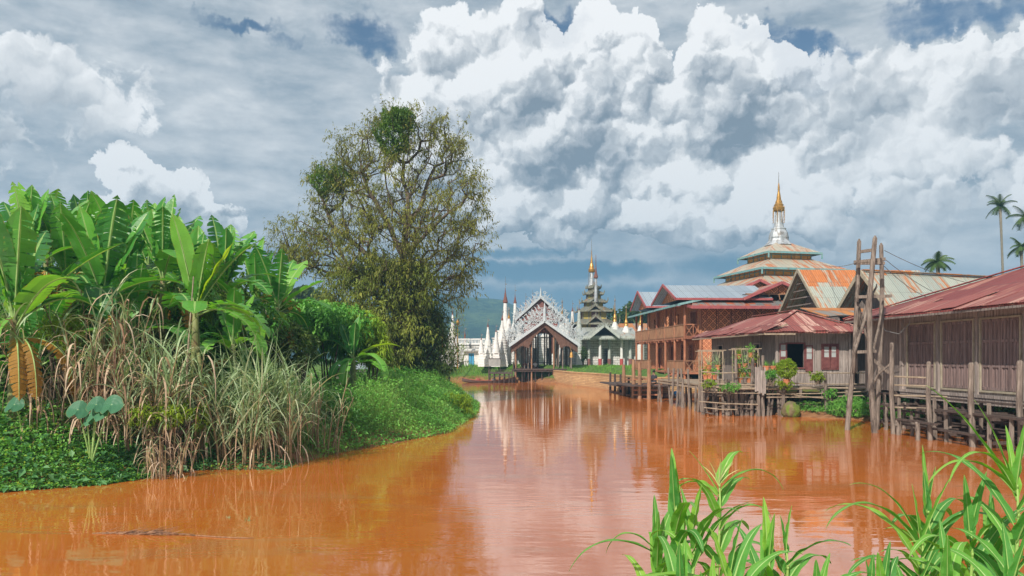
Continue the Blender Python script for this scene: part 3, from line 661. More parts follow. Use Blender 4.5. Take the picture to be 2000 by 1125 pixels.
def person(name, label, loc, rz, pose, cloth, group=None, scale=1.0, arm=0):
    """one continuous skinned body; pose 'sit' or 'stand'"""
    root=thing(name,label,'person',loc,rz,group)
    if pose=='sit':   # cross-legged, on the deck
        V=[(0,0,.12),(0,0,.32),(0,.01,.5),(0,.02,.62),(0,.03,.72),(0,.02,.8),(0,.0,.88),
           (-.17,.01,.58),(-.23,.08,.36),(-.12,.24,.24),(.17,.01,.58),(.23,.08,.36),(.1,.24,.25),
           (-.12,.02,.1),(-.32,.26,.12),(-.02,.36,.06),(.12,.02,.1),(.32,.26,.12),(.04,.38,.09)]
        E=[(0,1),(1,2),(2,3),(3,4),(4,5),(5,6),(3,7),(7,8),(8,9),(3,10),(10,11),(11,12),(0,13),(13,14),(14,15),(0,16),(16,17),(17,18)]
        R=[.15,.14,.16,.1,.055,.095,.085,.065,.045,.035,.065,.045,.035,.11,.08,.045,.11,.08,.045]
        headz=.84; torso=(.3,.6)
    else:
        V=[(0,0,.92),(0,0,1.1),(0,0,1.3),(0,0,1.42),(0,.01,1.5),(0,.02,1.57),(0,.02,1.65),
           (-.19,0,1.38),(-.25,.03,1.1),(-.2,.2,.95),(.19,0,1.38),(.25,.03,1.1),(.22,.15,.9),
           (-.1,0,.86),(-.11,.03,.48),(-.11,0,.08),(-.11,.12,.04),(.1,0,.86),(.11,.03,.48),(.11,0,.08),(.11,.12,.04)]
        E=[(0,1),(1,2),(2,3),(3,4),(4,5),(5,6),(3,7),(7,8),(8,9),(3,10),(10,11),(11,12),(0,13),(13,14),(14,15),(15,16),(0,17),(17,18),(18,19),(19,20)]
        R=[.15,.13,.16,.11,.055,.09,.085,.065,.045,.035,.065,.045,.035,.1,.07,.045,.04,.1,.07,.045,.04]
        headz=1.62; torso=(1.05,1.4)
    V=[(x*scale,y*scale,z*scale) for x,y,z in V]; R=[r*scale for r in R]
    me=bpy.data.meshes.new('body'); me.from_pydata(V,E,[]); me.materials.append(M['skin'])
    o=bpy.data.objects.new('body',me); C.objects.link(o); o.parent=root
    o.modifiers.new('s','SKIN')
    for i,r in enumerate(R): me.skin_vertices[0].data[i].radius=(r,r*.85)
    me.skin_vertices[0].data[0].use_root=True
    o.modifiers.new('d','SUBSURF').levels=1; o.modifiers['d'].render_levels=1
    mb=MB(); n=10   # shirt: a shell over the trunk and upper arms
    z0,z1=torso
    mb.lathe([(.19*scale,(z0-.14)*scale),(.2*scale,z0*scale),(.2*scale,(z1-.1)*scale),(.13*scale,(z1+.02)*scale),(.07*scale,(z1+.09)*scale)],(0,.005,0),12)
    for sx in(-1,1):
        mb.tube([(sx*.1*scale,0,(z1-.02)*scale),(sx*.19*scale,.01,(z1-.06)*scale),(sx*.235*scale,.05*scale,(z1-.2)*scale)],[.085*scale,.085*scale,.07*scale],8)
    mb.build('shirt',cloth,root,smooth=True)
    mb=MB()
    if pose=='sit':
        for sx in(-1,1): mb.tube([(0,0,.1*scale),(sx*.3*scale,.26*scale,.13*scale),(0,.3*scale,.1*scale)],[.17*scale,.11*scale,.07*scale],8)
    else: mb.lathe([(.19,.25),(.17,.6),(.185,.95),(.15,1.05)],(0,0,0),12)
    mb.build('longyi',M['cloth_dark'],root,smooth=True)
    mb=MB(); mb.lathe([(.02*scale,(headz+.15)*scale),(.08*scale,(headz+.12)*scale),(.105*scale,(headz+.04)*scale),(.1*scale,(headz-.03)*scale)][::-1],(0,-.012*scale,0),10); mb.build('hair',M['hair'],root,smooth=True)
    return root

# ================================================================ temple quarter across the river
TG=1.7
def zpy(py,D): return H0-(py-HZ)/F0*D
def spire(name,label,cat,px,D,rod,hti0,hti1,prof,mat,htimat,group=None,white_base=None,base_py=716):
    """rod tip row, crown top and bottom rows, then (row, half width px) down to the ground"""
    k=D/F0; c=P(px,716,D); root=thing(name,label,cat,(c.x,D,TG-.1),0,group)
    z=lambda py: zpy(py,D)-(TG-.1)
    pr=[(max(hw*k,.02),z(py)) for py,hw in prof[::-1]]; q=[]
    if white_base is None and pr[0][0]>.4:    # ringed mouldings up the cone, square terraces at the foot
        zs=[p[1] for p in pr]; rs=[p[0] for p in pr]; zz=np.arange(z(690 if D>0 else 0),zs[-1],.34)
        for a in zz:
            r=float(np.interp(a,zs,rs)); q+=[(r*1.04,a),(r*1.04,a+.1),(r*.96,a+.13),(r*.97,a+.3)]
        q.append((rs[-1],zs[-1]))
        mb=MB()
        for i in range(5):
            a=zs[0]+(zz[0]-zs[0])*i/5; b=zs[0]+(zz[0]-zs[0])*(i+1)/5; r=rs[0]*(1.3-.09*i); mb.lathe([(r,a),(r,b-.12),(r*1.07,b-.1),(r*1.07,b)],(0,0,0),4,rot=PI/4)
        mb.build('terrace',M['white_clean'],root)
    else: q=pr
    mb=MB(); mb.lathe(q,(0,0,0),18); mb.build('bell',mat,root,smooth=False)
    if white_base:
        mb=MB(); 
        for i,(py,hw) in enumerate(white_base[:-1]):
            p2=white_base[i+1]; mb.lathe([(p2[1]*k,z(p2[0])),(hw*k,z(py))],(0,0,0),8,rot=PI/8)
        mb.build('terrace',M['white_clean'],root)
    if hti0 is not None:
        h=z(hti0)-z(hti1); w=h*.17
        mb=MB(); mb.lathe([(w*.8,z(hti1)),(w*1.05,z(hti1)+h*.08),(w*.8,z(hti1)+h*.2),(w*.72,z(hti1)+h*.3),(w*.5,z(hti1)+h*.42),(w*.42,z(hti1)+h*.55),(w*.2,z(hti1)+h*.75),(w*.1,z(hti0))],(0,0,0),10)
        mb.build('crown',htimat,root)
        mb=MB(); mb.tube([(0,0,z(hti0)-.1),(0,0,z(rod))],[.035,.015],5); v=z(rod)*.35+z(hti0)*.65
        mb.box((.1,0,v),(.22,.02,.12)); mb.build('vane',M['rod'],root)
    return root
W_,G_,R_='white','gold','rust_iron'
spire('white_stupa','slim white stupa with brown crown, left of the long white wall, nearest the tree','stupa',884,101,598,605,615,[(615,1.2),(625,2.2),(640,4),(650,6),(656,8),(668,11),(680,13),(716,14)],M[W_],M[R_])
spire('white_stupa','narrow white stupa with small brown crown rising over the right end of the balustraded wall','stupa',953,100,620,628,639,[(639,1.3),(650,2.6),(665,4.3),(668,6),(680,7),(690,9),(716,10)],M[W_],M[R_])
spire('white_stupa','tall white stupa with the highest brown crown, just left of the landing pavilion','stupa',987,104,540,563,592,[(592,3),(600,3.8),(614,4),(622,5),(632,8),(646,12),(652,14),(668,17),(716,19)],M[W_],M[R_])
spire('white_stupa','second tallest white stupa, its brown crown right of the tallest one','stupa',1006,107,555,574,593,[(593,2.6),(608,3.2),(632,4.5),(645,8),(656,11),(680,14),(716,16)],M[W_],M[R_])
spire('white_stupa','white stupa with a broad dark crown showing over the pavilion roof to the left','stupa',1027,109,572,584,604,[(604,2.5),(625,3.6),(640,6),(660,10),(716,13)],M[W_],M[R_])
spire('white_stupa','short white stupa with small rusty crown in front of the tallest one','stupa',981,99,605,612,626,[(626,1.6),(638,2.4),(652,6),(664,9),(690,11),(716,12)],M[W_],M[R_])
spire('white_stupa','tiny brown-tipped spire standing behind the white balustrade','stupa',908,109,637,645,656,[(656,1.4),(664,2),(672,3),(716,5)],M['rust_iron'],M[R_])
spire('white_stupa','small white spire with dark crown between two gold cones right of the pavilion roof','stupa',1107,106,606,613,627,[(627,2.4),(640,3),(652,5),(716,7)],M[W_],M[R_])
spire('white_stupa','thin dark-topped spire at the left foot of the green tiered tower','stupa',1131,103,588,597,610,[(610,2.2),(620,3.2),(634,3.6),(640,5),(660,6),(716,7)],M['green_trim'],M[R_])
spire('white_stupa','narrow dark spire behind the right slope of the pavilion roof','stupa',1077,110,574,600,618,[(618,2),(640,4),(716,6)],M['rust_iron'],M[R_])
def goldcone(label,px,D,rod,top,bot,hw,base=None,group='gold cone spires around the temple'):
    pr=[(top,.5),(top+(bot-top)*.35,hw*.22),(top+(bot-top)*.65,hw*.42),(top+(bot-top)*.8,hw*.8),(top+(bot-top)*.9,hw*.72),(bot,hw)]
    o=spire('gold_spire',label,'gold spire',px,D,rod,None,None,pr,M['gold'],M['gold'],group,
      white_base=[(bot+.2,hw*.8),(bot+4,hw*.8),(bot+4.2,hw*1.15),(bot+9,hw*1.2),(bot+9.2,hw*1.6),(716,hw*1.7)])
    z=lambda py: zpy(py,D)-(TG-.1)
    mb=MB(); mb.tube([(0,0,z(top)-.1),(0,0,z(rod))],[.035,.015],5); mb.lathe([(.05,z(top)),(.14,z(top)+.1),(.04,z(top)+.45)],(0,0,0),8); mb.build('vane',M['rod'],o)
goldcone('gold cone spire just right of the pavilion roof, before the far blue hill',1098,108,582,592,629,5.4)
goldcone('slender gold spire half behind the pavilion roof ridge',1081,112,588,596,640,2.6)
goldcone('tall gold cone spire with a white bird vane, first right of the tiered tower',1201,108,576,589,628,4.6)
goldcone('gold cone spire on the rusty roofed hall, middle of the right three',1223,106,592,603,636,4.8)
goldcone('gold cone spire nearest the woven house, before green trees',1251,104,598,610,635,4.3)
goldcone('little gold umbrella spire between the two tallest white stupas',994,101,598,607,622,3.2)
goldcone('gold stupa half hidden by the big tree at the left end of the temple',864,98,632,642,690,6.5)
spire('white_stupa','very slim white stupa rising just left of the pavilion scrollwork','stupa',1016,101,590,600,612,[(612,1.8),(630,3),(648,5.5),(664,9),(690,11),(716,12)],M[W_],M[R_])
spire('white_stupa','white stupa low beside the jetty, left of the rusty crowned short one','stupa',969,97,632,640,650,[(650,1.8),(662,3),(674,5),(688,8),(716,9)],M[W_],M[R_])
spire('white_stupa','far thin white stupa between the pavilion scrollwork and the rear roof peak, left side','stupa',1040,116,566,577,592,[(592,2.2),(620,3.6),(650,8),(716,10)],M[W_],M[R_])
spire('white_stupa','white stupa directly left of the green tiered tower behind the gold cone','stupa',1118,118,586,597,610,[(610,2.2),(630,3.4),(652,6),(716,8)],M[W_],M[R_])
spire('white_stupa','small white stupa at the right end of the shrine, before the white wall','stupa',940,98,650,656,664,[(664,1.6),(675,3),(690,6),(716,7)],M[W_],M[R_])
mb=MB(); D=103
for a_,b_,p_,q_ in((962,1012,662,D),(972,1006,648,D+1.5),(1100,1128,664,D),(868,884,676,100)):
    xa=P(a_,0,q_).x; xb=P(b_,0,q_).x; mb.b2((xa,q_,TG-.3),(xb,q_+2.5,zpy(p_,q_))); mb.b2((xa-.12,q_-.12,zpy(p_,q_)),(xb+.12,q_+2.6,zpy(p_,q_)+.18))
mb.split('terrace_block',M['brick'],thing('stupa_terraces','whitewashed stepped terrace blocks at the feet of the tall stupas','terrace',(P(990,0,D).x,D,TG-.3)),world=True)
# banner pole, lamp post
mb=MB(); a=P(894,716,97); mb.tube([(a.x,97,TG-.2),(a.x,97,zpy(628,97))],[.07,.045],6); mb.lathe([(.05,0),(.25,.15),(.12,.3),(.2,.45),(.03,.8)],(a.x,97,zpy(636,97)),8)
tag(mb.build('flag_pole',M['gold']),'thin gold topped pole in front of the slim white stupa','pole')

# long white wall with balustrade
root=thing('temple_wall','long low whitewashed wall with a balustrade, left of the pavilion','wall',(-9.5,105,TG-.1))
D=105; x0=P(866,0,D).x; x1=P(1000,0,D).x
mb=MB(); zt=zpy(674,D); mb.b2((x0,D,TG-.3),(x1,D+5,zt)); mb.b2((x0-.1,D-.12,zt),(x1,D+5,zt+.16)); mb.b2((x0-.1,D-.2,TG-.3),(x1,D-.003,TG+.5))
mb.build('wall',M['brick'],root,world=True)
mb=MB(); bx0=P(893,0,D).x; bx1=P(948,0,D).x; n=20
mb.b2((bx0,D,zt+.16),(bx1,D+.25,zt+.28)); mb.b2((bx0,D,zt+.72),(bx1,D+.25,zt+.9))
for i in range(n+1):
    x=bx0+(bx1-bx0)*i/n; mb.b2((x-.05,D+.05,zt+.28),(x+.05,D+.2,zt+.72))
mb.build('balustrade',M['white_clean'],root,world=True)
# shrine with the blue door
D=100.5; r=thing('small_shrine','low white shrine room with a blue door and a lean-to slab roof','shrine',(P(920,0,D).x,D,TG-.2))
x0=P(906,0,D).x; x1=P(960,0,D).x; d0=P(915,0,D).x; d1=P(926,0,D).x; z1=zpy(682,D)
mb=MB(); wall_open(mb,(x0,D),(1,0),x1-x0,TG-.3,z1,.3,[(d0-x0,d1-x0,TG-.1,zpy(690,D))]); mb.b2((x0,D+.3,TG-.3),(x1,D+3,z1)); mb.build('wall',M['white'],r,world=True)
mb=MB(); mb.slab([(x0-.3,D-.5,z1-.25),(x1+.2,D-.5,z1-.1),(x1+.2,D+3,z1+.25),(x0-.3,D+3,z1+.1)],.12); mb.build('roof',M['concrete'],r,world=True)
mb=MB(); mb.b2((d0+.02,D+.1,TG-.1),((d0+d1)/2-.03,D+.16,zpy(690,D))); mb.b2(((d0+d1)/2+.03,D+.1,TG-.1),(d1-.02,D+.16,zpy(690,D))); mb.build('door',M['bluedoor'],r,world=True)

# whitewashed brick hall behind the pavilion and the colonnade
D=113; hall=thing('white_brick_hall','whitewashed brick prayer hall with arched bays behind the columns','temple hall',(P(1130,0,D).x,D,TG-.2))
x0=P(998,0,D).x; x1=P(1268,0,D).x; zt=zpy(658,D)
mb=MB(); ops=[]
for i in range(9):
    c=P(1016+28.5*i,0,D).x-x0
    ops.append((c-.32,c+.32,TG-.1,TG+2.6))
wall_open(mb,(x0,D),(1,0),x1-x0,TG-.4,zt,.6,ops); mb.b2((x0,D+.6,TG-.4),(x0+.6,D+9,zt)); mb.b2((x1-.6,D+.6,TG-.4),(x1,D+9,zt)); mb.b2((x0,D+3,TG-.4),(x1,D+3.3,zt))
mb.build('wall',M['brick'],hall,world=True)
mb=MB()
for i in range(10):   # curved buttress ribs between the bays
    c=P(1002+28.5*i,0,D).x
    for k in range(5):
        w=.75-.11*k; mb.b2((c-w,D-.35+.06*k,TG-.2+k*.75),(c+w,D,TG-.2+(k+1)*.75))
mb.build('buttress',M['brick'],hall,world=True)
mb=MB(); gable_roof(mb,P(1100,0,D).x,x1+1,D-3,D+9,zpy(655,D),zpy(630,D)); mb.build('roof',M['tin_orange'],hall,world=True)
mb=MB(); mb.b2((x0-.2,D-.2,zt),(P(1126,0,D).x,D+4,zt+.25)); 
for i in range(26):
    x=x0+i*.38; mb.b2((x,D-.15,zt+.25),(x+.22,D+.1,zt+.6+.25*(i%3==0)))
mb.build('parapet',M['white_clean'],hall,world=True)

# colonnade with its porch gable
D=104; col=thing('colonnade','open colonnade of pale columns with red feet under a grey-green tin roof','colonnade',(P(1190,0,D).x,D,TG-.2))
k=D/F0; zr0=zpy(657,D); zr1=zpy(641,D)
for i,px in enumerate([1002,1128,1150,1172,1190,1214,1231,1253]):
    x=P(px,0,D).x; back=i in(2,4,6); y=D+(.7 if back else 0); 
    if back: x=x*(D+.7)/D
    if i==0: continue
    mb=MB(); mb.lathe([(.22,TG+1.05),(.2,TG+1.2),(.17,zr0-.5),(.28,zr0-.3),(.3,zr0-.02)],(x,y,0),12); c=mb.build('column',M['green_trim'] if back else M['white_clean'],col,world=True,smooth=False)
    mb=MB(); mb.lathe([(.32,TG-.3),(.32,TG+.12),(.24,TG+.2),(.25,TG+1.0),(.2,TG+1.06)],(x,y,0),12)
    f=mb.build('foot',M['col_red'] if not back else M['maroon'],col,world=True); f.parent=c
mb=MB(); xa=P(1124,0,D).x; xb=P(1245,0,D).x
mb.slab([(xa,D-.9,zr0),(xb,D-.9,zr0),(xb+.1,D+5,zr1+.3),(xa+.3,D+5,zr1+.3)],.07); mb.build('roof',M['tin_temple'],col,world=True)
mb=MB(); mb.b2((xa,D-.97,zr0-.3),(xb,D-.9,zr0+.04)); 
for i in range(30): 
    x=xa+(xb-xa)*(i+.5)/30; mb.b2((x-.08,D-.96,zr0-.45),(x+.08,D-.91,zr0-.3))
mb.build('fascia',M['green_trim'],col,world=True)
gx_=P(1178,0,D).x
mb=MB(); 
for s_ in(-1,1):
    mb.slab([(gx_+s_*1.9,D-1.6,zr0-.1),(gx_+s_*1.9,D+4,zr0-.1),(gx_,D+4,zpy(641,D)+.25),(gx_,D-1.6,zpy(641,D)+.25)][::s_],.08)
mb.build('porch_roof',M['tin_temple'],col,world=True)
mb=MB()
for s_ in(-1,1):
    a=Vector((gx_+s_*2.0,D-1.66,zr0-.2)); b=Vector((gx_,D-1.66,zpy(640,D)+.25)); mb.bar(a,b,.08,.3); carve_band(mb,a,b,.5,.3,w=.035)
mb.build('bargeboard',M['green_trim'],col,world=True)

mb=MB(); y=105.5; xa=P(1128,0,y).x; xb=P(1266,0,y).x; ops=[]
for px in (1142,1183,1222,1247): c_=P(px,0,y).x-xa; ops.append((c_-.35,c_+.35,TG-.1,TG+2.4))
wall_open(mb,(xa,y),(1,0),xb-xa,TG-.4,zpy(655,y),.3,ops); mb.build('front_wall',M['brick'],col,world=True)
# many-tiered pyatthat tower
D=112; k=D/F0; cx=P(1159,0,D).x; tw=thing('tiered_tower','grey-green seven-roofed wooden tower with yellow walls and a gold crowned spire','temple tower',(cx,D,TG-.2))
tiers=[(655,642,44,'r'),(632,625,40,28),(609,603,27,19),(590,585,19,14.5),(574,570,15.5,11),(562,559,11,8)]
prev=None
rows=[ # eave row, eave half width, roof top row, top half width, wall bottom row
 (633,43,624,25),(608,33,600,20),(590,24,584,14),(574,18,568,10),(562,13,557,6)]
wallsm=MB(); trim=MB(); rf=MB(); lat=MB()
zb=TG
hw_prev=34
bot=658
for i,(er,ehw,tr,thw) in enumerate(rows):
    ze=zpy(er,D); zt=zpy(tr,D); e=ehw*k; tq=thw*k
    # wall below this roof
    wz0=zpy(bot,D); ww=e*.68
    wallsm.box((cx,D+e*0,(wz0+ze)/2),(ww*2,ww*2,ze-wz0+.1))
    # lattice doorway bay in the middle of each face
    for yy in(-1,1): lat.box((cx,D+yy*(ww+.03),(wz0+ze)/2-.05),(ww*.55,.1,(ze-wz0)*.95))
    for xx in(-1,1): lat.box((cx+xx*(ww+.03),D,(wz0+ze)/2-.05),(.1,ww*.55,(ze-wz0)*.95))
    # posts
    for q in np.linspace(-1,1,5):
        for yy in(-1,1): trim.box((cx+q*ww,D+yy*(ww+.02),(wz0+ze)/2),(.12,.1,ze-wz0))
    rf.slab([(cx-e,D-e,ze),(cx+e,D-e,ze),(cx+tq,D-tq,zt),(cx-tq,D-tq,zt)],.07); rf.slab([(cx+e,D-e,ze),(cx+e,D+e,ze),(cx+tq,D+tq,zt),(cx+tq,D-tq,zt)],.07)
    rf.slab([(cx+e,D+e,ze),(cx-e,D+e,ze),(cx-tq,D+tq,zt),(cx+tq,D+tq,zt)],.07); rf.slab([(cx-e,D+e,ze),(cx-e,D-e,ze),(cx-tq,D-tq,zt),(cx-tq,D+tq,zt)],.07)
    for sx,sy in((-1,-1),(1,-1),(1,1),(-1,1)):   # upturned corner finials
        trim.tube([(cx+sx*e*.96,D+sy*e*.96,ze-.1),(cx+sx*e*1.05,D+sy*e*1.05,ze+.15),(cx+sx*e*1.06,D+sy*e*1.06,ze+.15+e*.26)],[.12,.1,.02],5)
    trim.bar((cx-e,D-e-.02,ze-.08),(cx+e,D-e-.02,ze-.08),.06,.2); trim.bar((cx-e-.02,D-e,ze-.08),(cx-e-.02,D+e,ze-.08),.06,.2); trim.bar((cx+e+.02,D-e,ze-.08),(cx+e+.02,D+e,ze-.08),.06,.2)
    # little porch gable in the middle of the front eave
    g=e*.42; h=g*.85
    for s_ in(-1,1):
        a=Vector((cx+s_*g,D-e-.14,ze-.1)); b=Vector((cx,D-e-.14,ze-.1+h)); trim.bar(a,b,.08,.22); carve_band(trim,a,b,.26,.24,w=.03)
        rf.slab([(cx+s_*g,D-e-.1,ze-.1),(cx+s_*g,D-tq,ze-.1+.1),(cx,D-tq,ze-.1+h),(cx,D-e-.1,ze-.1+h)][::s_],.05)
    trim.tube([(cx,D-e-.14,ze-.1+h),(cx,D-e-.14,ze+h+.5)],[.09,.02],5)
    bot=tr+.3
wallsm.build('wall',M['yellow_wall'],tw,world=True); trim.build('carved_trim',M['trim_dark'],tw,world=True); rf.build('roof',M['tin_tower'],tw,world=True); lat.split('lattice_bay',M['maroon'],tw,world=True)
mb=MB(); px_=P(1155.5,0,D).x
mb.lathe([(7*k,zpy(560,D)),(5.2*k,zpy(556,D)),(4.2*k,zpy(545,D)),(4.4*k,zpy(543,D)),(3.4*k,zpy(534,D)),(3.6*k,zpy(532,D))],(px_,D,0),12); mb.build('spire',M['silver'],tw,world=True)
mb=MB(); mb.lathe([(5.0*k,zpy(532,D)),(6.0*k,zpy(530,D)),(6.2*k,zpy(526,D)),(4.6*k,zpy(523,D)),(4.2*k,zpy(520,D)),(2.7*k,zpy(515,D)),(2.0*k,zpy(508,D)),(1.0*k,zpy(500,D)),(.5*k,zpy(488,D))],(px_,D,0),12)
mb.build('gold_crown',M['gold'],tw,world=True)
mb=MB(); mb.tube([(px_,D,zpy(492,D)),(px_,D,zpy(466,D))],[.05,.02],5)
for s_ in(-1,1): mb.tube([(px_+s_*6.2*k,D,zpy(528,D)),(px_+s_*6.2*k,D,zpy(562,D))],.03,4)
mb.split('rod',M['rod'],tw,world=True)
px2=P(1163.5,0,D-2).x; kk=(D-2)/F0; root2=thing('slender_spire','thin second spire with a dark crown, close right of the gold crowned one','spire',(px2,D-2.2,zpy(590,D-2)))
mb=MB(); mb.lathe([(3.4*kk,zpy(590,D-2)),(3*kk,zpy(572,D-2)),(2.4*kk,zpy(558,D-2)),(2.6*kk,zpy(556,D-2)),(2*kk,zpy(543,D-2))],(px2,D-2.2,0),10); mb.build('shaft',M['silver'],root2,world=True)
mb=MB(); mb.lathe([(3.6*kk,zpy(544,D-2)),(4.2*kk,zpy(541,D-2)),(2.8*kk,zpy(535,D-2)),(1.8*kk,zpy(530,D-2)),(.8*kk,zpy(520,D-2)),(.3*kk,zpy(498,D-2))],(px2,D-2.2,0),10); mb.build('crown',M['rust_iron'],root2,world=True)

# landing pavilion
D=90; pv_=thing('landing_pavilion','open timber landing pavilion on many posts with white scrollwork along its gables','pavilion',(3.8,D,0),0)
ap=7.15; ev=4.35; hw=4.0; Lp=10.5
cols=MB()
for j in range(7):
    y=.25+j*1.62
    for x in(-3.35,-2.35,-1.5,-.5,.4,1.15,2.1,3.1):
        if (x in(-2.35,-.5,.4) and j==0) or (x in(-.5,.4) and j<4): continue
        xx=x+random.uniform(-.1,.1)+(random.uniform(-.4,.4) if j and abs(x)<3 else 0); h=ap-.35-(ap-ev)*abs(xx)/hw
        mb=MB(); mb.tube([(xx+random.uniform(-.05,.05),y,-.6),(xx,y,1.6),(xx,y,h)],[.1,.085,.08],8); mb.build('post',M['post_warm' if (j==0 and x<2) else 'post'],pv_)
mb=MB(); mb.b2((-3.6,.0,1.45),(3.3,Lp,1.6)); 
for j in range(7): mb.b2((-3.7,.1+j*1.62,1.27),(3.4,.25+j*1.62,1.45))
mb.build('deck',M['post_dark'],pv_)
mb=MB(); 
for i in range(26): mb.tube([(-3.4+i*.26,.5+3*(i%3),-.5),(-3.4+i*.26+random.uniform(-.1,.1),.5+3*(i%3),1.35)],.06,5)
mb.split('pile',M['post_dark'],pv_)
mb=MB()
for s_ in(-1,1): mb.slab([(s_*hw,-.4,ev),(s_*hw,Lp+.3,ev),(0,Lp+.3,ap),(0,-.4,ap)][::s_],.08)
mb.build('roof',M['wood_dark_brown'],pv_)
mb=MB()     # planked skirt inside the front gable, arched in the middle
zf=lambda x: ap-(ap-ev)*abs(x)/hw-.12
xs=np.linspace(-hw+.1,hw-.1,41)
for i in range(40):
    a,b=xs[i],xs[i+1]; c=(a+b)/2
    drop=.85+.9*max(0,1-abs(abs(c)-1.9)/.9)**1.5 if abs(c)>1.0 else .55+.3*abs(c)
    mb.slab([(a,-.15,zf(a)),(a,-.15,zf(a)-drop),(b,-.15,zf(b)-drop),(b,-.15,zf(b))],.06,dn=(0,1,0))
mb.build('gable_boards',M['wood_dark_brown'],pv_)
for y in(3.3,6.6):
    mb=MB()
    for i in range(40):
        a,b=xs[i],xs[i+1]; mb.slab([(a,y,zf(a)),(a,y,zf(a)-.7),(b,y,zf(b)-.7),(b,y,zf(b))],.06,dn=(0,1,0))
    mb.build('inner_gable_boards',M['wood_dark_brown'],pv_)
mb=MB(); mb.slab([(-2.9,3.9,7.4),(2.3,3.9,7.4),(-.3,3.9,9.9)],.1,dn=(0,1,0)); mb.build('gable_panel',M['maroon'],pv_)
mb=MB()
for s_ in(-1,1): mb.bar((s_*(hw+.15),-.48,ev-.1),(0,-.48,ap+.03),.1,.26)
mb.build('bargeboard',M['carve'],pv_)
mb=MB()
for s_ in(-1,1):
    a=Vector((s_*(hw+.1),-.42,ev+.1)); b=Vector((0,-.42,ap+.12)); carve_band(mb,a,b,1.35,.4,w=.055)
    carve_band(mb,a+Vector((0,.5,.6)),b+Vector((0,.5,1.1)),1.0,.42,w=.055)
mb.tube([(0,-.42,ap),(0,-.42,ap+1.2),(0,-.42,ap+2.2)],[.2,.16,.03],6)
mb.build('scrollwork',M['carve'],pv_)
# taller rear roof
ra,re,rw,ry=10.2,7.5,3.0,3.6
mb=MB()
for s_ in(-1,1): mb.slab([(s_*rw-.3,ry,re),(s_*rw-.3,ry+6.5,re),(-.3,ry+6.5,ra),(-.3,ry,ra)][::s_],.1)
mb.b2((-2.3,ry+.6,6),(1.8,ry+6,7.9)); mb.build('upper_roof',M['tin_red2'],pv_)
mb=MB()
for s_ in(-1,1):
    a=Vector((s_*(rw+.1)-.3,ry-.08,re)); b=Vector((-.3,ry-.08,ra+.1)); mb.bar(a,b,.09,.24); carve_band(mb,a,b,.8,.42,w=.05)
mb.build('upper_scrollwork',M['carve'],pv_)
mb=MB()
for s_ in(-1,1):
    a=Vector((s_*(rw+.1)-.3,ry+6.6,re)); b=Vector((-.3,ry+6.6,ra+.1)); carve_band(mb,a,b,.7,.42,w=.05)
mb.build('rear_scrollwork',M['carve'],pv_)
mb=MB()
for i in range(9): mb.tube([(-.3,ry+.4+i*.75,ra),(-.3,ry+.4+i*.75,ra+.45)],[.09,.02],5)
mb.tube([(-.3,ry,ra),(-.3,ry,ra+.7),(-.3,ry,ra+1.3)],[.16,.1,.02],6)
mb.split('finial',M['carve'],pv_)
mb=MB(); mb.b2((-3.7,-.1,1.6),(-3.6,Lp,2.3)); mb.bar((-3.4,Lp-.1,2.3),(3,Lp-.1,2.3),.08); mb.build('rail',M['post_dark'],pv_)
# small jetty left of the pavilion
jt=thing('small_jetty','low dark plank jetty on stilts left of the pavilion posts','jetty',(-1.2,89,0))
mb=MB(); mb.b2((-1.5,-1,1.05),(1.3,4,1.15)); mb.b2((-1.5,-1.05,.75),(1.3,-1,.85)); mb.build('deck',M['post_dark'],jt)
mb=MB()
for x in(-1.45,-.9,-.3,.3,.85,1.2):
    for y in(-.95,1.5,3.8): mb.tube([(x,y,-.5),(x+random.uniform(-.05,.05),y,1.5 if x in(-1.45,1.2) else 1.05)],.06,5)
mb.split('stilt',M['post_dark'],jt)
mb=MB(); 
for z in(1.5,1.3): mb.bar((-1.45,-.95,z),(1.2,-.95,z),.05)
mb.build('rail',M['post_dark'],jt)
sg=thing('notice_board','blank grey framed notice board on two thin posts beside the jetty','board',(P(966,0,92).x,92,.3))
mb=MB(); mb.b2((-.7,-.03,1.6),(.7,.03,2.5)); mb.build('board',M['concrete'],sg)
mb=MB()
for x in(-.68,.68): mb.tube([(x,.05,-.4),(x,.05,2.6)],.035,5)
mb.bar((-.7,-.05,2.5),(.7,-.05,2.5),.06); mb.build('post',M['post_dark'],sg)
# hanging gilded bell and its beam
bell=thing('hanging_bell','gilded bell hanging from the right eave of the pavilion','bell',(P(1116,0,89).x,89,zpy(698,89)))
mb=MB(); mb.lathe([(.26,0),(.24,.08),(.19,.35),(.14,.55),(.05,.65)],(0,0,0),12); mb.build('bell_body',M['gold'],bell)
mb=MB(); mb.tube([(0,0,.63),(-.15,.1,1.25)],.02,5); mb.build('hanger',M['gold'],bell)
# seated visitors
for i,(px,lab,cl,rz) in enumerate([(1025,'person in dark red seated cross-legged on the pavilion deck, leftmost of the group','cloth_red',2.6),(1036,'person in a black shirt seated on the pavilion deck, second from left','cloth_dark',3.0),(1045,'person in a pale shirt seated on the pavilion deck, right of the one in black','cloth_white',3.4)]):
    person('person',lab,(P(px,0,93).x,93+.3*(i%2),1.6),rz,'sit',M[cl],'people sitting in the landing pavilion')
# yellow retaining wall of the landing
rw_=thing('retaining_wall','sunlit yellow plastered retaining wall under the temple lawn','wall',(7.5,76,-.4))
mb=MB(); pl=[(4.9,91),(5.5,87.6),(6.5,80),(8.2,74),(9.6,66),(10.6,59.5),(13.8,59)]
for (a,b),(c,d) in zip(pl[:-1],pl[1:]):
    mb.bar((a,b,.45),(c,d,.45),.35,1.75)
    mb.bar((a,b,1.38),(c,d,1.38),.45,.12)
mb.build('wall',M['courses'],rw_,world=True)
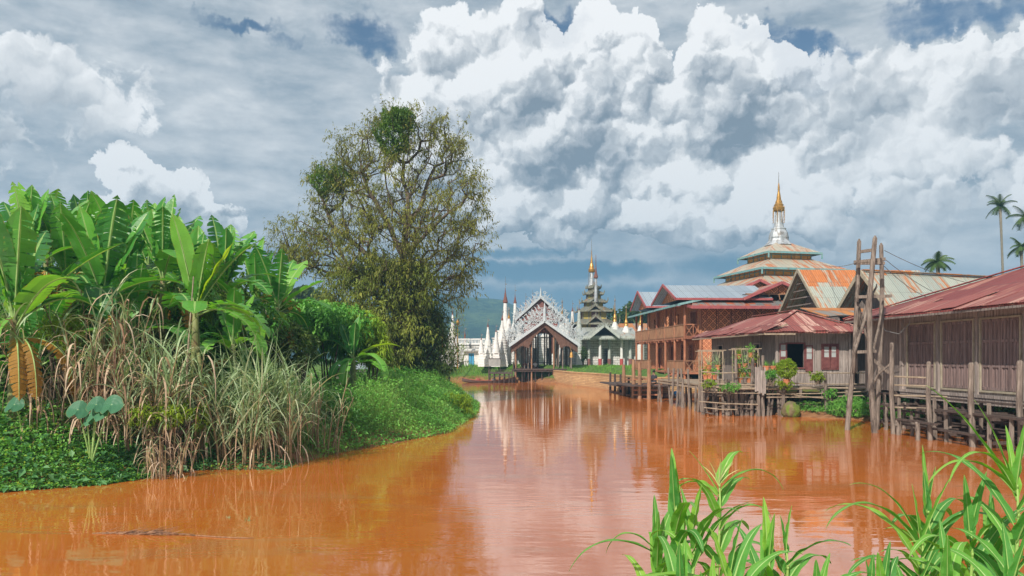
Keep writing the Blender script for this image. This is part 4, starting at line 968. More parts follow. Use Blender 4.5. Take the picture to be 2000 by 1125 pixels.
# long boats at the far landing
def boat(name,label,x,y,L,W,rz,mat,rim,cat='boat'):
    r=thing(name,label,cat,(x,y,.0),rz); mb=MB(); n=16; secs=[]
    for i in range(n+1):
        f=i/n*2-1; w=W/2*max(.03,(1-abs(f)**2.6)); lift=.32*abs(f)**3*(1.5 if f>0 else 1)
        xx=f*L/2; secs.append([(xx,-w,.26+lift),(xx,-w*.75,.02+lift*.8),(xx,0,-.1+lift*.7),(xx,w*.75,.02+lift*.8),(xx,w,.26+lift),(xx,w-.04*min(1,w*6),.26+lift),(xx,0,.0+lift*.7),(xx,-w+.04*min(1,w*6),.26+lift)])
    vs=[p for s_ in secs for p in s_]; fs=[]
    for i in range(n):
        for k in range(8): fs.append((i*8+k,i*8+(k+1)%8,(i+1)*8+(k+1)%8,(i+1)*8+k))
    fs.append(tuple(range(7,-1,-1))); fs.append(tuple(n*8+k for k in range(8)))
    mb.add(vs,fs); mb.build('hull',mat,r,smooth=False)
    mb=MB()
    for sy in(-1,1):
        mb.tube([(secs[i][0][0],sy*abs(secs[i][0][1]),secs[i][0][2]+.01) for i in range(n+1)],.03,5)
    mb.build('gunwale',rim,r)
    mb=MB()
    for f in(-.5,-.15,.2,.5): mb.b2((f*L/2-.1,-W*.42,.2),(f*L/2+.1,W*.42,.235))
    mb.build('thwart',mat,r); return r
bt=boat('longboat','long low reddish-brown boat moored left of the pavilion',P(955,0,90).x,89.3,6.2,.95,0.03,M['boat'],M['boat_red'])
for px,cl,lab in[(934,'cloth_red','small red bundle stowed near the bow of the long moored boat'),(965,'cloth_white','pale bundle lying amidships in the long moored boat'),(985,'maroon','dull maroon bundle lying near the stern of the long moored boat')]:
    mb=MB(); c=P(px,0,89.3); mb.lathe([(.22,.05),(.3,.15),(.24,.32),(.08,.42)],(c.x,89.3,.1),9); tag(mb.build('bundle',M[cl],smooth=True),lab,'bundle')
# ================================================================ right bank
RZ=math.radians(2.86)
def wing_boards(mb, pts, w=.1, h=.22):
    for a,b in zip(pts[:-1],pts[1:]): mb.bar(a,b,w,h)
def rail_slats(mb, a, b, h, n, w=.05, top=.08, cross=False):
    a=Vector(a); b=Vector(b)
    for i in range(n+1):
        p=a.lerp(b,i/n); mb.bar(p,p+Vector((0,0,h)),w,.02 if not cross else .04)
    mb.bar(a+Vector((0,0,h)),b+Vector((0,0,h)),top,.07); mb.bar(a+Vector((0,0,.06)),b+Vector((0,0,.06)),top*.8,.06)
def rail_cross(mb, a, b, h, n=3):
    a=Vector(a); b=Vector(b); Z=Vector((0,0,h))
    mb.bar(a+Z,b+Z,.07); mb.bar(a+Vector((0,0,.05)),b+Vector((0,0,.05)),.07)
    for i in range(n):
        p=a.lerp(b,i/n); q=a.lerp(b,(i+1)/n); mb.bar(p,q+Z,.04); mb.bar(q,p+Z,.04); mb.bar(p,p+Z,.05)

def eave_sheets(mb,a,b,up,w=.72,L=1.0,lift=.035):
    """a ragged last course of tin along the eave a-b; up = unit vector up the slope"""
    a=Vector(a); b=Vector(b); n=max(1,int((b-a).length/w)); u=(b-a)/n; up=Vector(up).normalized()
    for i in range(n):
        o=random.uniform(-.02,.13); z=lift+random.uniform(0,.03)+.012*(i%2); k=random.uniform(-.02,.02)
        p=a+u*i-up*o; q=p+u*1.06-up*k; ll=L*random.uniform(.8,1.25)+o
        mb.slab([p+Vector((0,0,z)),q+Vector((0,0,z+random.uniform(-.01,.02))),q+up*ll+Vector((0,0,z*.8)),p+up*ll+Vector((0,0,z*.8))],.014)
def hip_cap(mb,a,b,w=.26):
    mb.bar(Vector(a)+Vector((0,0,.05)),Vector(b)+Vector((0,0,.05)),w,.035)
# ---------------------------------------------------------------- two-storey woven house
wh=thing('woven_house','two-storey reddish woven-bamboo house with a long balcony over the water','house',(14.3,58,0),RZ)
Y1=17.5; X1=7.6
mb=MB(); doors=[(2.0,3.0,1.85,3.9),(4.3,5.4,1.85,4.0),(8.0,9.3,1.85,3.9),(12.4,13.3,1.85,3.8)]
# the balcony side runs along local y at x=0 (from far to near so the thickness goes inside)
wall_open(mb,(0,Y1),(0,-1),Y1,1.85,4.5,.12,[(Y1-b,Y1-a,c,d) for a,b,c,d in doors]); mb.b2((X1-.1,.12,1.85),(X1,Y1,4.5)); mb.b2((0.12,Y1-.12,1.85),(X1,Y1,4.5))
mb.build('lower_wall',M['weave'],wh)
mb=MB(); wall_open(mb,(0,0),(1,0),X1,1.2,4.5,.12,[]); mb.build('end_wall',M['weave_sunlit'],wh)
mb=MB(); wins=[(1.2,2.6,5.0,6.5),(6.5,7.9,5.0,6.5),(9.7,11.3,4.7,6.6),(13.2,15.2,4.7,6.6)]
wall_open(mb,(0,Y1),(0,-1),Y1,4.5,7.25,.12,[(Y1-b,Y1-a,c,d) for a,b,c,d in wins]); wall_open(mb,(.12,0),(1,0),X1-.12,4.5,7.3,.12,[]); mb.b2((X1-.1,.12,4.5),(X1,Y1,7.25)); mb.b2((.12,Y1-.12,4.5),(X1-.1,Y1,7.25))
mb.build('upper_wall',M['weave'],wh)
mb=MB(); mb.b2((.12,.12,4.38),(X1-.1,Y1-.12,4.5)); mb.b2((.12,.12,1.75),(X1-.1,Y1-.12,1.85)); mb.b2((3.6,.2,1.85),(3.7,Y1-.2,7.2)); mb.build('floor',M['dark'],wh)  # floors and partition painted near-black to stand for the dark interior
for a,b,c,d in doors:
    mb=MB(); frame_rect(mb,(0,Y1),(0,-1),Y1-b,Y1-a,c,d,.09,.1,-.04); f=mb.build('door_frame',M['wood_red'],wh)
    mb=MB(); panel(mb,(0,Y1),(0,-1),Y1-b+.05,Y1-(a+b)/2,c,d-.02,.08,.05); mb.build('door_leaf',M['wood_brown'],wh).parent=f
for a,b,c,d in wins[:2]:
    mb=MB(); frame_rect(mb,(0,Y1),(0,-1),Y1-b,Y1-a,c,d,.09,.1,-.04); f=mb.build('window_frame',M['wood_red'],wh)
    mb=MB()
    for i in range(5): mb.bar((.05,a+(b-a)*(i+.5)/5,c),(.05,a+(b-a)*(i+.5)/5,d),.04)
    mb.build('window_bars',M['wood_red'],wh).parent=f
mb=MB(); frame_rect(mb,(0,0),(1,0),2.6,4.1,5.3,6.5,.06,.06,-.03); 
for i in range(9): mb.bar((.4+i*.9,-.03,4.55),(.4+i*.9,-.03,7.2),.06,.05)
mb.bar((0,-.035,4.5),(X1,-.035,4.5),.1,.14); mb.build('wall_batten',M['wood_red'],wh)
mb=MB(); 
for y in(.05,2.9,5.9,8.9,11.9,14.9,17.3): mb.tube([(-1.25,y,-.6 if y<3 else .6),(-1.25,y,7.0)],.1,7)
for y in(0,4.4,8.8,13.2,17.4): mb.tube([(-.05,y,.2),(-.05,y,7.1)],.11,7)
mb.split('house_post',M['wood_red'],wh)
mb=MB(); mb.b2((-1.35,-.15,4.36),(0,Y1,4.48)); 
for i in range(12): mb.bar((-1.4,.4+i*1.5,4.28),(0,.4+i*1.5,4.28),.1,.14)
mb.build('balcony_floor',M['wood_red'],wh)
mb=MB(); rail_slats(mb,(-1.3,0,4.5),(-1.3,Y1,4.5),.95,110,.06,.08); mb.build('balcony_rail',M['post_warm'],wh)
mb=MB(); rail_cross(mb,(-1.3,-.1,4.5),(0,-.1,4.5),.95,2); mb.build('balcony_end_rail',M['wood_red'],wh)
mb=MB(); mb.b2((-1.35,-.2,1.7),(0,Y1,1.85)); mb.build('veranda_floor',M['wood_red'],wh)
mb=MB(); rail_slats(mb,(-1.3,0,1.85),(-1.3,5.2,1.85),.85,44,.05,.07); mb.build('veranda_rail',M['post_warm'],wh)
mb=MB(); rail_slats(mb,(-1.3,11,1.85),(-1.3,Y1,1.85),.85,40,.05,.07); mb.build('veranda_rail',M['post_warm'],wh)
mb=MB(); rail_cross(mb,(-1.3,-.12,1.85),(0,-.12,1.85),.85,2); mb.build('veranda_end_rail',M['post_warm'],wh)
# roofs
mb=MB(); mb.slab([(-1.9,Y1+.6,6.95),(-1.9,-.7,6.95),(.3,-.7,7.45),(.3,Y1+.6,7.45)],.06); mb.build('lean_to_roof',M['tin_silver'],wh)
mb=MB(); mb.bar((-1.93,-.7,6.9),(-1.93,Y1+.6,6.9),.06,.16); mb.bar((-1.9,-.75,6.92),(.3,-.75,7.4),.06,.16); mb.build('fascia_board',M['fascia_cyan'],wh)
mb=MB(); mb.slab([(-1.2,-1.55,6.72),(X1+.3,-1.55,6.72),(X1+.3,.05,7.3),(-.6,.05,7.3)],.05); mb.build('pent_roof',M['tin_mixed'],wh)
mb=MB(); mb.bar((-1.2,-1.6,6.66),(X1+.3,-1.6,6.66),.06,.24); mb.bar((-1.22,-1.6,6.66),(-1.25,.0,6.9),.06,.2); mb.build('fascia_board',M['fascia'],wh)
mb=MB(); gable_roof(mb,-2.15,5.2,-.75,6.9,7.4,8.68,.06,3.0); mb.build('upper_roof',M['tin_silver'],wh)
mb=MB(); gable_roof(mb,-2.1,4.5,9.2,15.6,7.45,8.95,.06); mb.build('upper_roof',M['tin_silver'],wh)
for y0,y1,yr,ze,zr in((-.75,6.9,3.0,7.4,8.68),(9.2,15.6,12.4,7.45,8.95)):
    mb=MB(); mb.bar((-2.2,y0,ze-.05),(-2.2,yr,zr),.08,.2); mb.bar((-2.2,yr,zr),(-2.2,y1,ze-.05),.08,.2); mb.bar((-2.15,y0-.03,ze-.08),(5.2,y0-.03,ze-.08),.06,.16); mb.split('bargeboard',M['fascia'],wh)
    mb=MB(); mb.slab([(-1.5,y0+.4,ze-.02),(-1.5,yr,zr-.16),(-1.5,y1-.4,ze-.02)],.08,dn=(1,0,0)); mb.build('gable_panel',M['weave'],wh)
# front-facing gables with the truss openings
mb=MB(); gable_roof_y(mb,2.9,8.7,-1.0,4.2,7.35,8.6); mb.build('front_gable_roof',M['tin_mixed'],wh)
mb=MB(); gable_roof_y(mb,3.7,8.5,4.2,9.4,8.1,9.3); mb.build('rear_gable_roof',M['tin_mixed'],wh)
mb=MB(); mb.bar((2.85,-1.05,7.3),(5.8,-1.05,8.55),.08,.22); mb.bar((5.8,-1.05,8.55),(8.75,-1.05,7.3),.08,.22); mb.bar((3.6,4.15,8.05),(6.1,4.15,9.25),.08,.22); mb.bar((6.1,4.15,9.25),(8.6,4.15,8.05),.08,.22); mb.split('bargeboard',M['fascia'],wh)
mb=MB(); mb.slab([(3.9,-.5,7.75),(7.7,-.5,7.75),(5.8,-.5,8.45)],.06,dn=(0,1,0)); mb.slab([(4.5,4.6,8.2),(7.7,4.6,8.2),(6.1,4.6,9.1)],.06,dn=(0,1,0)); mb.build('gable_panel',M['weave'],wh)
mb=MB(); mb.bar((3.2,-.5,7.72),(8.4,-.5,7.72),.08,.1)
for i in range(7): mb.bar((3.6+i*.75,-.5,7.3),(3.5+i*.75,-.5,7.72),.06)
mb.build('truss',M['post_warm'],wh)
mb=MB(); mb.b2((3.2,.1,7.25),(8.3,.16,7.75)); mb.build('attic_shade_sheet',M['dark'],wh)  # black sheet standing in for shade behind the truss openings
# yellow plinth, boat, stairs, landing stage
pw=thing('stone_plinth','yellow plastered plinth wall under the woven house, behind the dark canoe','wall',(12.6,57.6,-.4),RZ)
mb=MB(); mb.b2((-1.6,-.2,0),(1.9,.2,1.62)); mb.b2((-1.7,-.28,1.62),(2.0,.3,1.72)); mb.b2((-1.6,.2,0),(-1.2,6,1.5)); mb.build('wall',M['courses'],pw)
cn=boat('canoe','black canoe with a blue tarpaulin, moored below the yellow plinth',12.3,55.9,5.2,.85,.05,M['boat'],M['boat'])
mb=MB(); mb.lathe([(.42,0),(.5,.12),(.36,.3),(.12,.4)],(12.0,55.9,.12),9); tag(mb.build('tarpaulin',M['tarp']),'crumpled bright blue tarpaulin heaped in the black canoe','tarpaulin')
st=thing('wooden_stair','short flight of reddish wooden steps up to the veranda of the woven house','stair',(11.5,59.5,.7),RZ)
mb=MB()
for i in range(6): mb.b2((-.2+i*.32,0,.1+i*.18),(.2+i*.32,1.6,.15+i*.18))
mb.split('step',M['wood_red'],st)
mb=MB()
for y in(0,1.6): mb.bar((-.3,y,0),(1.7,y,1.12),.08,.2)
mb.split('stringer',M['wood_red'],st)
ls=thing('landing_stage','tall reddish timber landing stage with ladder-like rails at the water beside the stairs','landing stage',(10.0,56,0),RZ)
mb=MB(); mb.b2((-1.9,-1.6,.9),(1.6,3,1.0)); mb.b2((-1.9,3,.75),(.9,10.5,.85)); mb.build('deck',M['post_dark'],ls)
for px,py0,py1,D in[(1237,702,776,56),(1249,708,778,55.2),(1267,704,782,54.2),(1218,712,765,60),(1290,738,778,55)]:
    a=P(px,py0,D); mb=MB(); mb.tube([(a.x,D,-.6),(a.x+.03,D,1.2),(a.x,D,a.z)],[.15,.14,.12],8); mb.build('post',M['post_warm'],ls,world=True)
for px,py0,py1,D in[(1192,727,762,67),(1201,730,763,66),(1212,731,764,65),(1228,738,768,61)]:
    a=P(px,py0,D); mb=MB(); mb.tube([(a.x,D,-.6),(a.x,D,a.z)],[.11,.09],7); mb.build('post',M['post_dark'],ls,world=True)
mb=MB()
for py in(741,752,762,771):
    a=P(1237,py,55.9); b=P(1292,py,54.6); mb.bar(a,b,.07,.09)
a=P(1192,763,66.5); b=P(1266,781,54.2); mb.bar(a,b,.14,.1); a=P(1217,742,61); b=P(1237,742,56); mb.bar(a,b,.08,.1); a=P(1212,760,63); b=P(1222,742,60); mb.bar(a,b,.07,.1)
mb.split('rail',M['wood_red'],ls,world=True)
pp=P(1277,737,57)
person('person','person in dark clothes sitting at the foot of the veranda stairs by the water',(pp.x,57,1.0),2.4,'sit',M['cloth_dark'],None,1.05)

# ---------------------------------------------------------------- tiered monastery
D=94.5; k=D/F0; c=P(1521,0,D); mo=thing('monastery','big ochre monastery with stacked rusty tin roofs and a gold tipped silver spire','monastery',(c.x,D,0),math.radians(13))
def sq_roof(mb,e,ze,t,zt,th=.07):
    mb.slab([(-e,-e,ze),(e,-e,ze),(t,-t,zt),(-t,-t,zt)],th); mb.slab([(e,-e,ze),(e,e,ze),(t,t,zt),(t,-t,zt)],th)
    mb.slab([(e,e,ze),(-e,e,ze),(-t,t,zt),(t,t,zt)],th); mb.slab([(-e,e,ze),(-e,-e,ze),(-t,-t,zt),(-t,t,zt)],th)
for i,(e,ze,t,zt,w,wz) in enumerate([(3.55,15.45,.9,16.95,2.65,14.3),(5.7,13.25,2.7,14.75,4.6,12.1),(7.9,10.95,4.7,12.55,6.8,8.6),(10.2,8.0,6.9,9.4,9,1)]):
    mb=MB(); sq_roof(mb,e,ze,t,zt); mb.build('tier_roof',M['tin_tier'],mo)
    mb=MB()
    for a,b in(((-e,-e),(e,-e)),((e,-e),(e,e)),((e,e),(-e,e)),((-e,e),(-e,-e))):
        mb.bar((a[0]*1.004,a[1]*1.004,ze-.08),(b[0]*1.004,b[1]*1.004,ze-.08),.07,.24)
    for sx in(-1,1):
        for sy in(-1,1): mb.bar((sx*e,sy*e,ze-.1),(sx*e*1.0,sy*e*1.0,ze-.75),.2,.05); 
    mb.build('eave_board',M['fascia_cyan'],mo)
    mb=MB(); mb.b2((-w,-w,wz),(w,w,ze+(zt-ze)*.18)); mb.build('panelled_wall',M['ochre'],mo)
    mb=MB(); n=max(4,int(2*w/1.15))
    for j in range(n+1):
        q=-w+2*w*j/n
        for s_ in(-1,1): mb.bar((q,s_*(w+.03),wz),(q,s_*(w+.03),ze),.1,.07); mb.bar((s_*(w+.03),q,wz),(s_*(w+.03),q,ze),.07,.1)
    for s_ in(-1,1): mb.bar((-w,s_*(w+.05),ze-.25),(w,s_*(w+.05),ze-.25),.06,.1); mb.bar((s_*(w+.05),-w,ze-.25),(s_*(w+.05),w,ze-.25),.06,.1); mb.bar((-w,s_*(w+.05),wz+.25),(w,s_*(w+.05),wz+.25),.06,.1); mb.bar((s_*(w+.05),-w,wz+.25),(s_*(w+.05),w,wz+.25),.06,.1)
    mb.build('wall_frame',M['fascia_cyan'],mo)
Z=lambda py: zpy(py,D)
mb=MB(); mb.lathe([(1.75,Z(480)),(1.5,Z(476)),(1.25,Z(471)),(1.18,Z(467)),(1.2,Z(464)),(1.08,Z(455)),(.86,Z(449)),(.9,Z(448)),(.86,Z(446)),(.62,Z(444.5)),(.46,Z(428)),(.36,Z(410))],(0,0,0),8,rot=PI/8); mb.build('spire',M['silver'],mo)
mb=MB(); mb.lathe([(.5,Z(413)),(.66,Z(411)),(.7,Z(406)),(.55,Z(403)),(.56,Z(400)),(.42,Z(397)),(.4,Z(394)),(.28,Z(390)),(.24,Z(384)),(.13,Z(374)),(.12,Z(366)),(.06,Z(358))],(0,0,0),12)
for j in range(8):
    a=j*PI/4; mb.tube([(.68*math.cos(a),.68*math.sin(a),Z(410)),(.7*math.cos(a),.7*math.sin(a),Z(424)),(.68*math.cos(a),.68*math.sin(a),Z(435))],[.05,.035,.02],4)
    for q in(424,430,435): mb.lathe([(.0,Z(q)-.07),(.06,Z(q)),(.0,Z(q)+.07)],(.69*math.cos(a),.69*math.sin(a),0),5)
    mb.tube([(.6*math.cos(a),.6*math.sin(a),Z(408)),(.72*math.cos(a),.72*math.sin(a),Z(402))],[.06,.01],4)
mb.build('gold_crown',M['gold'],mo)
mb=MB(); mb.tube([(0,0,Z(359)),(0,0,Z(336))],[.05,.02],5); mb.build('rod',M['rod'],mo)

# ---------------------------------------------------------------- grey barn and the long rusty roof
bn=thing('barn','dark plank barn with a steep streaky rusted tin roof and open overhanging gable','barn',(20,50,0),RZ)
mb=MB(); gable_roof(mb,0,8.6,-.1,6.5,6.15,9.0,.08); mb.build('roof',M['tin_rust'],bn)
mb=MB(); mb.slab([(0,1.75,7.76),(8.6,1.75,7.76),(8.6,3.2,9.04),(0,3.2,9.04)],.02); mb.build('upper_sheet',M['tin_streak'],bn)
mb=MB(); mb.bar((-.05,-.15,6.1),(-.05,3.2,9.0),.1,.22); mb.bar((-.05,3.2,9.0),(-.05,6.6,6.1),.1,.22); mb.bar((0,-.16,6.08),(8.6,-.16,6.08),.06,.14); mb.split('bargeboard',M['fascia_pale'],bn)
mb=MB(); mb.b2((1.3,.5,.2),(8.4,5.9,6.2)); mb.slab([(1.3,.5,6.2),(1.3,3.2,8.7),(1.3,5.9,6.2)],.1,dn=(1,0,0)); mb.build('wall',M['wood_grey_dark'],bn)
mb=MB()
for z in(6.6,7.1,7.6,8.1): 
    h=(9.0-z)/2.9*3.3; mb.bar((.25,3.2-h+.2,z),(.25,3.2+h-.2,z),.08)
for y in(.1,6.2): mb.bar((0,y,6.1),(1.3,y,6.1),.12)
mb.split('roof_batten',M['wood_grey_dark'],bn)
lr=thing('long_shed','long timber shed whose grey tin roof is patched with orange rust, behind the pole tower','shed',(22.2,45,0),math.radians(12))
mb=MB(); L=14.5
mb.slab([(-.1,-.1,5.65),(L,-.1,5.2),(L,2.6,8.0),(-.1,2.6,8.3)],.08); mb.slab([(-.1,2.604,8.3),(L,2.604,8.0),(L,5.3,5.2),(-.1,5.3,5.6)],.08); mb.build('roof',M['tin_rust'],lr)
mb=MB(); mb.bar((-.15,-.15,5.6),(-.15,2.6,8.28),.1,.24); mb.bar((-.15,2.6,8.28),(-.15,5.3,5.55),.1,.24); mb.split('bargeboard',M['fascia_pale'],lr)
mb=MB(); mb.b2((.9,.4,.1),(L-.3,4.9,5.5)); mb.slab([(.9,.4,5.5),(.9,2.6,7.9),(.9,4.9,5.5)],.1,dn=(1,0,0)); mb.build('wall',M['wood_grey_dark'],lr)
mb=MB(); mb.bar((0,2.56,8.38),(L,2.56,8.06),.45,.05); mb.build('ridge_cap',M['tin_orange'],lr)
mb=MB(); mb.slab([(0,1.3,7.03),(L,1.3,6.65),(L,2.55,8.0),(0,2.55,8.3)],.02); mb.build('upper_sheet',M['tin_rust'],lr)
aw=thing('rusty_awning','low orange rusty tin awning between the hut roof and the pole tower','awning',(19.3,44.6,0),RZ)
mb=MB(); mb.slab([(-1.6,-.8,5.35),(2.6,-.8,5.35),(2.6,2.4,6.0),(-1.6,2.4,6.0)],.05); mb.slab([(1.0,-1.9,4.5),(3.0,-1.9,4.5),(3.0,-.3,4.95),(1.0,-.3,4.95)],.05); mb.build('roof',M['tin_orange'],aw)
mb=MB()
for x in(-1.4,.4,2.4): mb.tube([(x,-.6,1.3),(x,-.6,5.3)],.08,6); mb.tube([(x,2.2,1.3),(x,2.2,5.9)],.08,6)
mb.bar((-1.5,-.6,5.25),(2.5,-.6,5.25),.1); mb.split('post',M['post_dark'],aw)
sh=thing('back_shed','dark open-fronted plank shed in the gap between the hut and the shuttered house','shed',(18.6,42.2,0),RZ)
mb=MB(); mb.b2((-.6,3.0,1.3),(4.5,3.1,5.2)); mb.b2((-.7,0,1.3),(-.6,3.1,5.2)); mb.b2((1.6,-.1,1.3),(4.5,0,5.2)); mb.build('wall',M['wood_grey_dark'],sh)
mb=MB(); mb.b2((-.7,-3.5,1.3),(4.5,3.0,1.42)); mb.build('floor',M['post_dark'],sh)
mb=MB(); mb.b2((.5,2.9,1.45),(1.4,2.98,3.6)); mb.build('door',M['teal_dark'],sh)
mb=MB(); mb.b2((-.7,-.1,5.2),(4.5,3.1,5.28)); mb.build('roof',M['dark'],sh)
mb=MB(); stilts(mb,[(x,y,-.3,1.3) for x in(-.5,.7,1.9,3.1,4.3) for y in(-3.3,-1,1.5)],.08); mb.split('stilt',M['post_dark'],sh)

# ---------------------------------------------------------------- hut with the red hipped roof
ht=thing('stilt_hut','weathered grey plank hut with a red hipped tin roof and an open black window','hut',(13.8,40,0),RZ)
W=3.85; Lh=11
mb=MB(); ops=[(.52,1.42,2.45,3.68),(2.42,3.2,2.4,3.62)]
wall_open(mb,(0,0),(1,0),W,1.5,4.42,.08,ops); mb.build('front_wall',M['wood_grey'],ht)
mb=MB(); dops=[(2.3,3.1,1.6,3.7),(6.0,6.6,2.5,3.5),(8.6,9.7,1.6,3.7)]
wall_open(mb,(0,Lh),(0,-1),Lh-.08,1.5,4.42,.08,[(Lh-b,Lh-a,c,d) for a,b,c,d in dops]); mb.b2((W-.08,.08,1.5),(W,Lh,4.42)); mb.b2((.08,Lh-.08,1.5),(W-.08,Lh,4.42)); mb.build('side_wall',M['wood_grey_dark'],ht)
mb=MB(); mb.b2((0.08,.08,1.5),(W-.08,Lh-.08,1.56)); mb.b2((.3,2.2,1.56),(W-.1,2.26,4.4)); mb.b2((.2,5,1.56),(.26,Lh-.3,4.4)); mb.b2((.2,.2,1.56),(.24,.9,4.3)); mb.build('floor',M['dark'],ht)  # upright near-black sheets stand in for the dark behind the openings
for a,b,c,d in ops:
    mb=MB(); frame_rect(mb,(0,0),(1,0),a,b,c,d,.07,.06,-.03); mb.build('window_frame',M['frame_red'],ht)
def shutter(x0,x1,z0,z1,y=-.1,glass=True,mat='frame_red'):
    mb=MB(); w=.055
    mb.b2((x0,y-.02,z0),(x0+w,y+.02,z1)); mb.b2((x1-w,y-.02,z0),(x1,y+.02,z1))
    zm=z0+(z1-z0)*.42
    for z in(z0,zm,z1-.07): mb.b2((x0+w,y-.02,z),(x1-w,y+.02,z+.07))
    mb.b2((x0+w,y-.006,z0+.07),(x1-w,y+.006,zm)); s_=mb.build('shutter',M[mat],ht)
    mb=MB(); n=2
    mb.b2((x0+w,y-.005,zm+.07),(x1-w,y+.005,z1-.07)); g=mb.build('pane',M['glass'],ht); g.parent=s_
    mb=MB(); mb.b2((x0+w,y-.016,(zm+z1)/2-.015),(x1-w,y+.016,(zm+z1)/2+.015)); q=mb.build('glazing_bar',M[mat],ht); q.parent=s_
shutter(.1,.47,2.4,3.7); shutter(1.47,1.86,2.25,3.6); shutter(2.44,2.8,2.42,3.6,-.03); shutter(2.83,3.18,2.42,3.6,-.03)
for a,b,c,d in dops: 
    mb=MB(); frame_rect(mb,(0,Lh),(0,-1),Lh-b,Lh-a,c,d,.08,.08,-.04); mb.build('door_frame',M['wood_grey'],ht)
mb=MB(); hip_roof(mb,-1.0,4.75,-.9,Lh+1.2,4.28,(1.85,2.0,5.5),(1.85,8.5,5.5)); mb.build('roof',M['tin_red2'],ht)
mb=MB(); eave_sheets(mb,(-1.0,-.9,4.28),(4.75,-.9,4.28),(0,2.9,1.22)); eave_sheets(mb,(-1.0,Lh+1.2,4.28),(-1.0,-.9,4.28),(2.85,0,1.22)); mb.build('eave_sheet',M['tin_red2'],ht)
mb=MB(); hip_cap(mb,(-1.0,-.9,4.3),(1.85,2,5.52)); hip_cap(mb,(4.75,-.9,4.3),(1.85,2,5.52)); hip_cap(mb,(1.85,2,5.52),(1.85,8.5,5.52)); mb.build('hip_cap',M['tin_red2'],ht)
mb=MB(); 
for i in range(12): mb.bar((-.95,-.6+i*1.05,4.2),(.3,-.6+i*1.05,4.68),.06,.08)
for i in range(9): mb.bar((-.6+i*.64,-.85,4.2),(-.6+i*.64,.1,4.6),.06,.08)
mb.bar((-.98,-.88,4.17),(-.98,Lh+1.1,4.17),.05,.08); mb.bar((-.98,-.88,4.17),(.6,-.88,4.17),.05,.1); mb.build('rafter',M['bamboo'],ht)
mb=MB()
for x,y in((-.02,-.02),(W+.02,-.02),(W*.5,-.03)): mb.bar((x,y,1.45),(x,y,4.4),.12,.1)
mb.split('corner_post',M['wood_grey'],ht)
mb=MB(); stilts(mb,[(x,y,-.5,1.5) for x in(.1,1.3,2.5,3.75) for y in(.1,3,6,9,10.9)],.09); mb.split('stilt',M['post'],ht)
# deck and walkway
dk=thing('stilt_deck','ramshackle bamboo deck on crooked stilts beside and before the grey hut','deck',(13.8,40,0),RZ)
mb=MB(); mb.b2((-3.4,-.6,1.42),(-.05,12,1.5)); 
for i in range(7): mb.tube([(-3.3,-1.25+.12*i,1.4+.01*i),(4.9,-1.2+.13*i,1.38)],.055,6)
for i in range(10): mb.bar((-3.4+i*.36,-.65,1.3),(-3.4+i*.36,11.9,1.3),.08,.1)
mb.build('floor',M['bamboo'],dk)
mb=MB()
pts=[]
for i in range(17): pts.append((-3.5+i*.23+random.uniform(-.06,.06),-.6+random.uniform(-.15,.3),-.5,1.4+random.choice((0,0,.0,.45))))
for i in range(20): pts.append((-3.45+random.uniform(-.1,.2),random.uniform(0,11.8),-.5,1.4+random.choice((0,.3,.9))))
for i in range(14): pts.append((-2.6+random.uniform(0,2.4),random.uniform(1,11),-.5,1.4))
stilts(mb,pts,.07,.16); mb.split('stilt',M['post'],dk)
for px,py0,D in[(1490,694,38.8),(1481,735,38.7),(1530,748,38.6),(1612,727,38.5),(1697,742,38.4),(1470,700,39),(1437,700,39),(1372,722,40),(1393,720,40.2),(1418,740,39.5),(1450,742,39.4)]:
    a=P(px,py0,D); mb=MB(); mb.tube([(a.x+random.uniform(-.12,.12),D,-.6),(a.x+random.uniform(-.05,.05),D,.7),(a.x,D,a.z)],[.1,.09,.075],7); mb.build('post',M['post'],dk,world=True)
mb=MB()
for (p0,q0),(p1,q1) in[((1497,727),(1705,728)),((1530,748),(1705,750)),((1497,770),(1705,764)),((1497,776),(1705,772)),((1530,768),(1612,778)),((1365,748),(1497,752)),((1370,726),(1440,728)),((1370,765),(1495,768)),((1365,784),(1480,790)),((1375,796),(1440,800))]:
    D=38.6; mb.tube([P(p0,q0,D+.02),P((p0+p1)/2,(q0+q1)/2+1.5,D),P(p1,q1,D)],[.035,.03,.035],6)
mb.split('rail',M['bamboo'],dk,world=True)
mb=MB()
for i in range(14):
    px=1366+i*9; a=P(px,random.uniform(762,790),39.2); b=P(px+random.uniform(-9,9),random.uniform(790,812),39.4); mb.tube([a,b],.04,5)
for i in range(10): 
    a=P(1366+random.uniform(0,110),random.uniform(765,805),39.3); mb.tube([a,a+Vector((random.uniform(.4,1.1),.1,random.uniform(-.15,.15)))],.04,5)
mb.split('brace',M['post'],dk,world=True)
mb=MB()
for i in range(6): 
    a=P(1476+i*3.6,720+random.uniform(-4,4),38.5); b=P(1476+i*3.6,768+random.uniform(-5,5),38.5); mb.bar(a,b,.085,.02)
mb.split('screen_board',M['wood_grey'],dk,world=True)
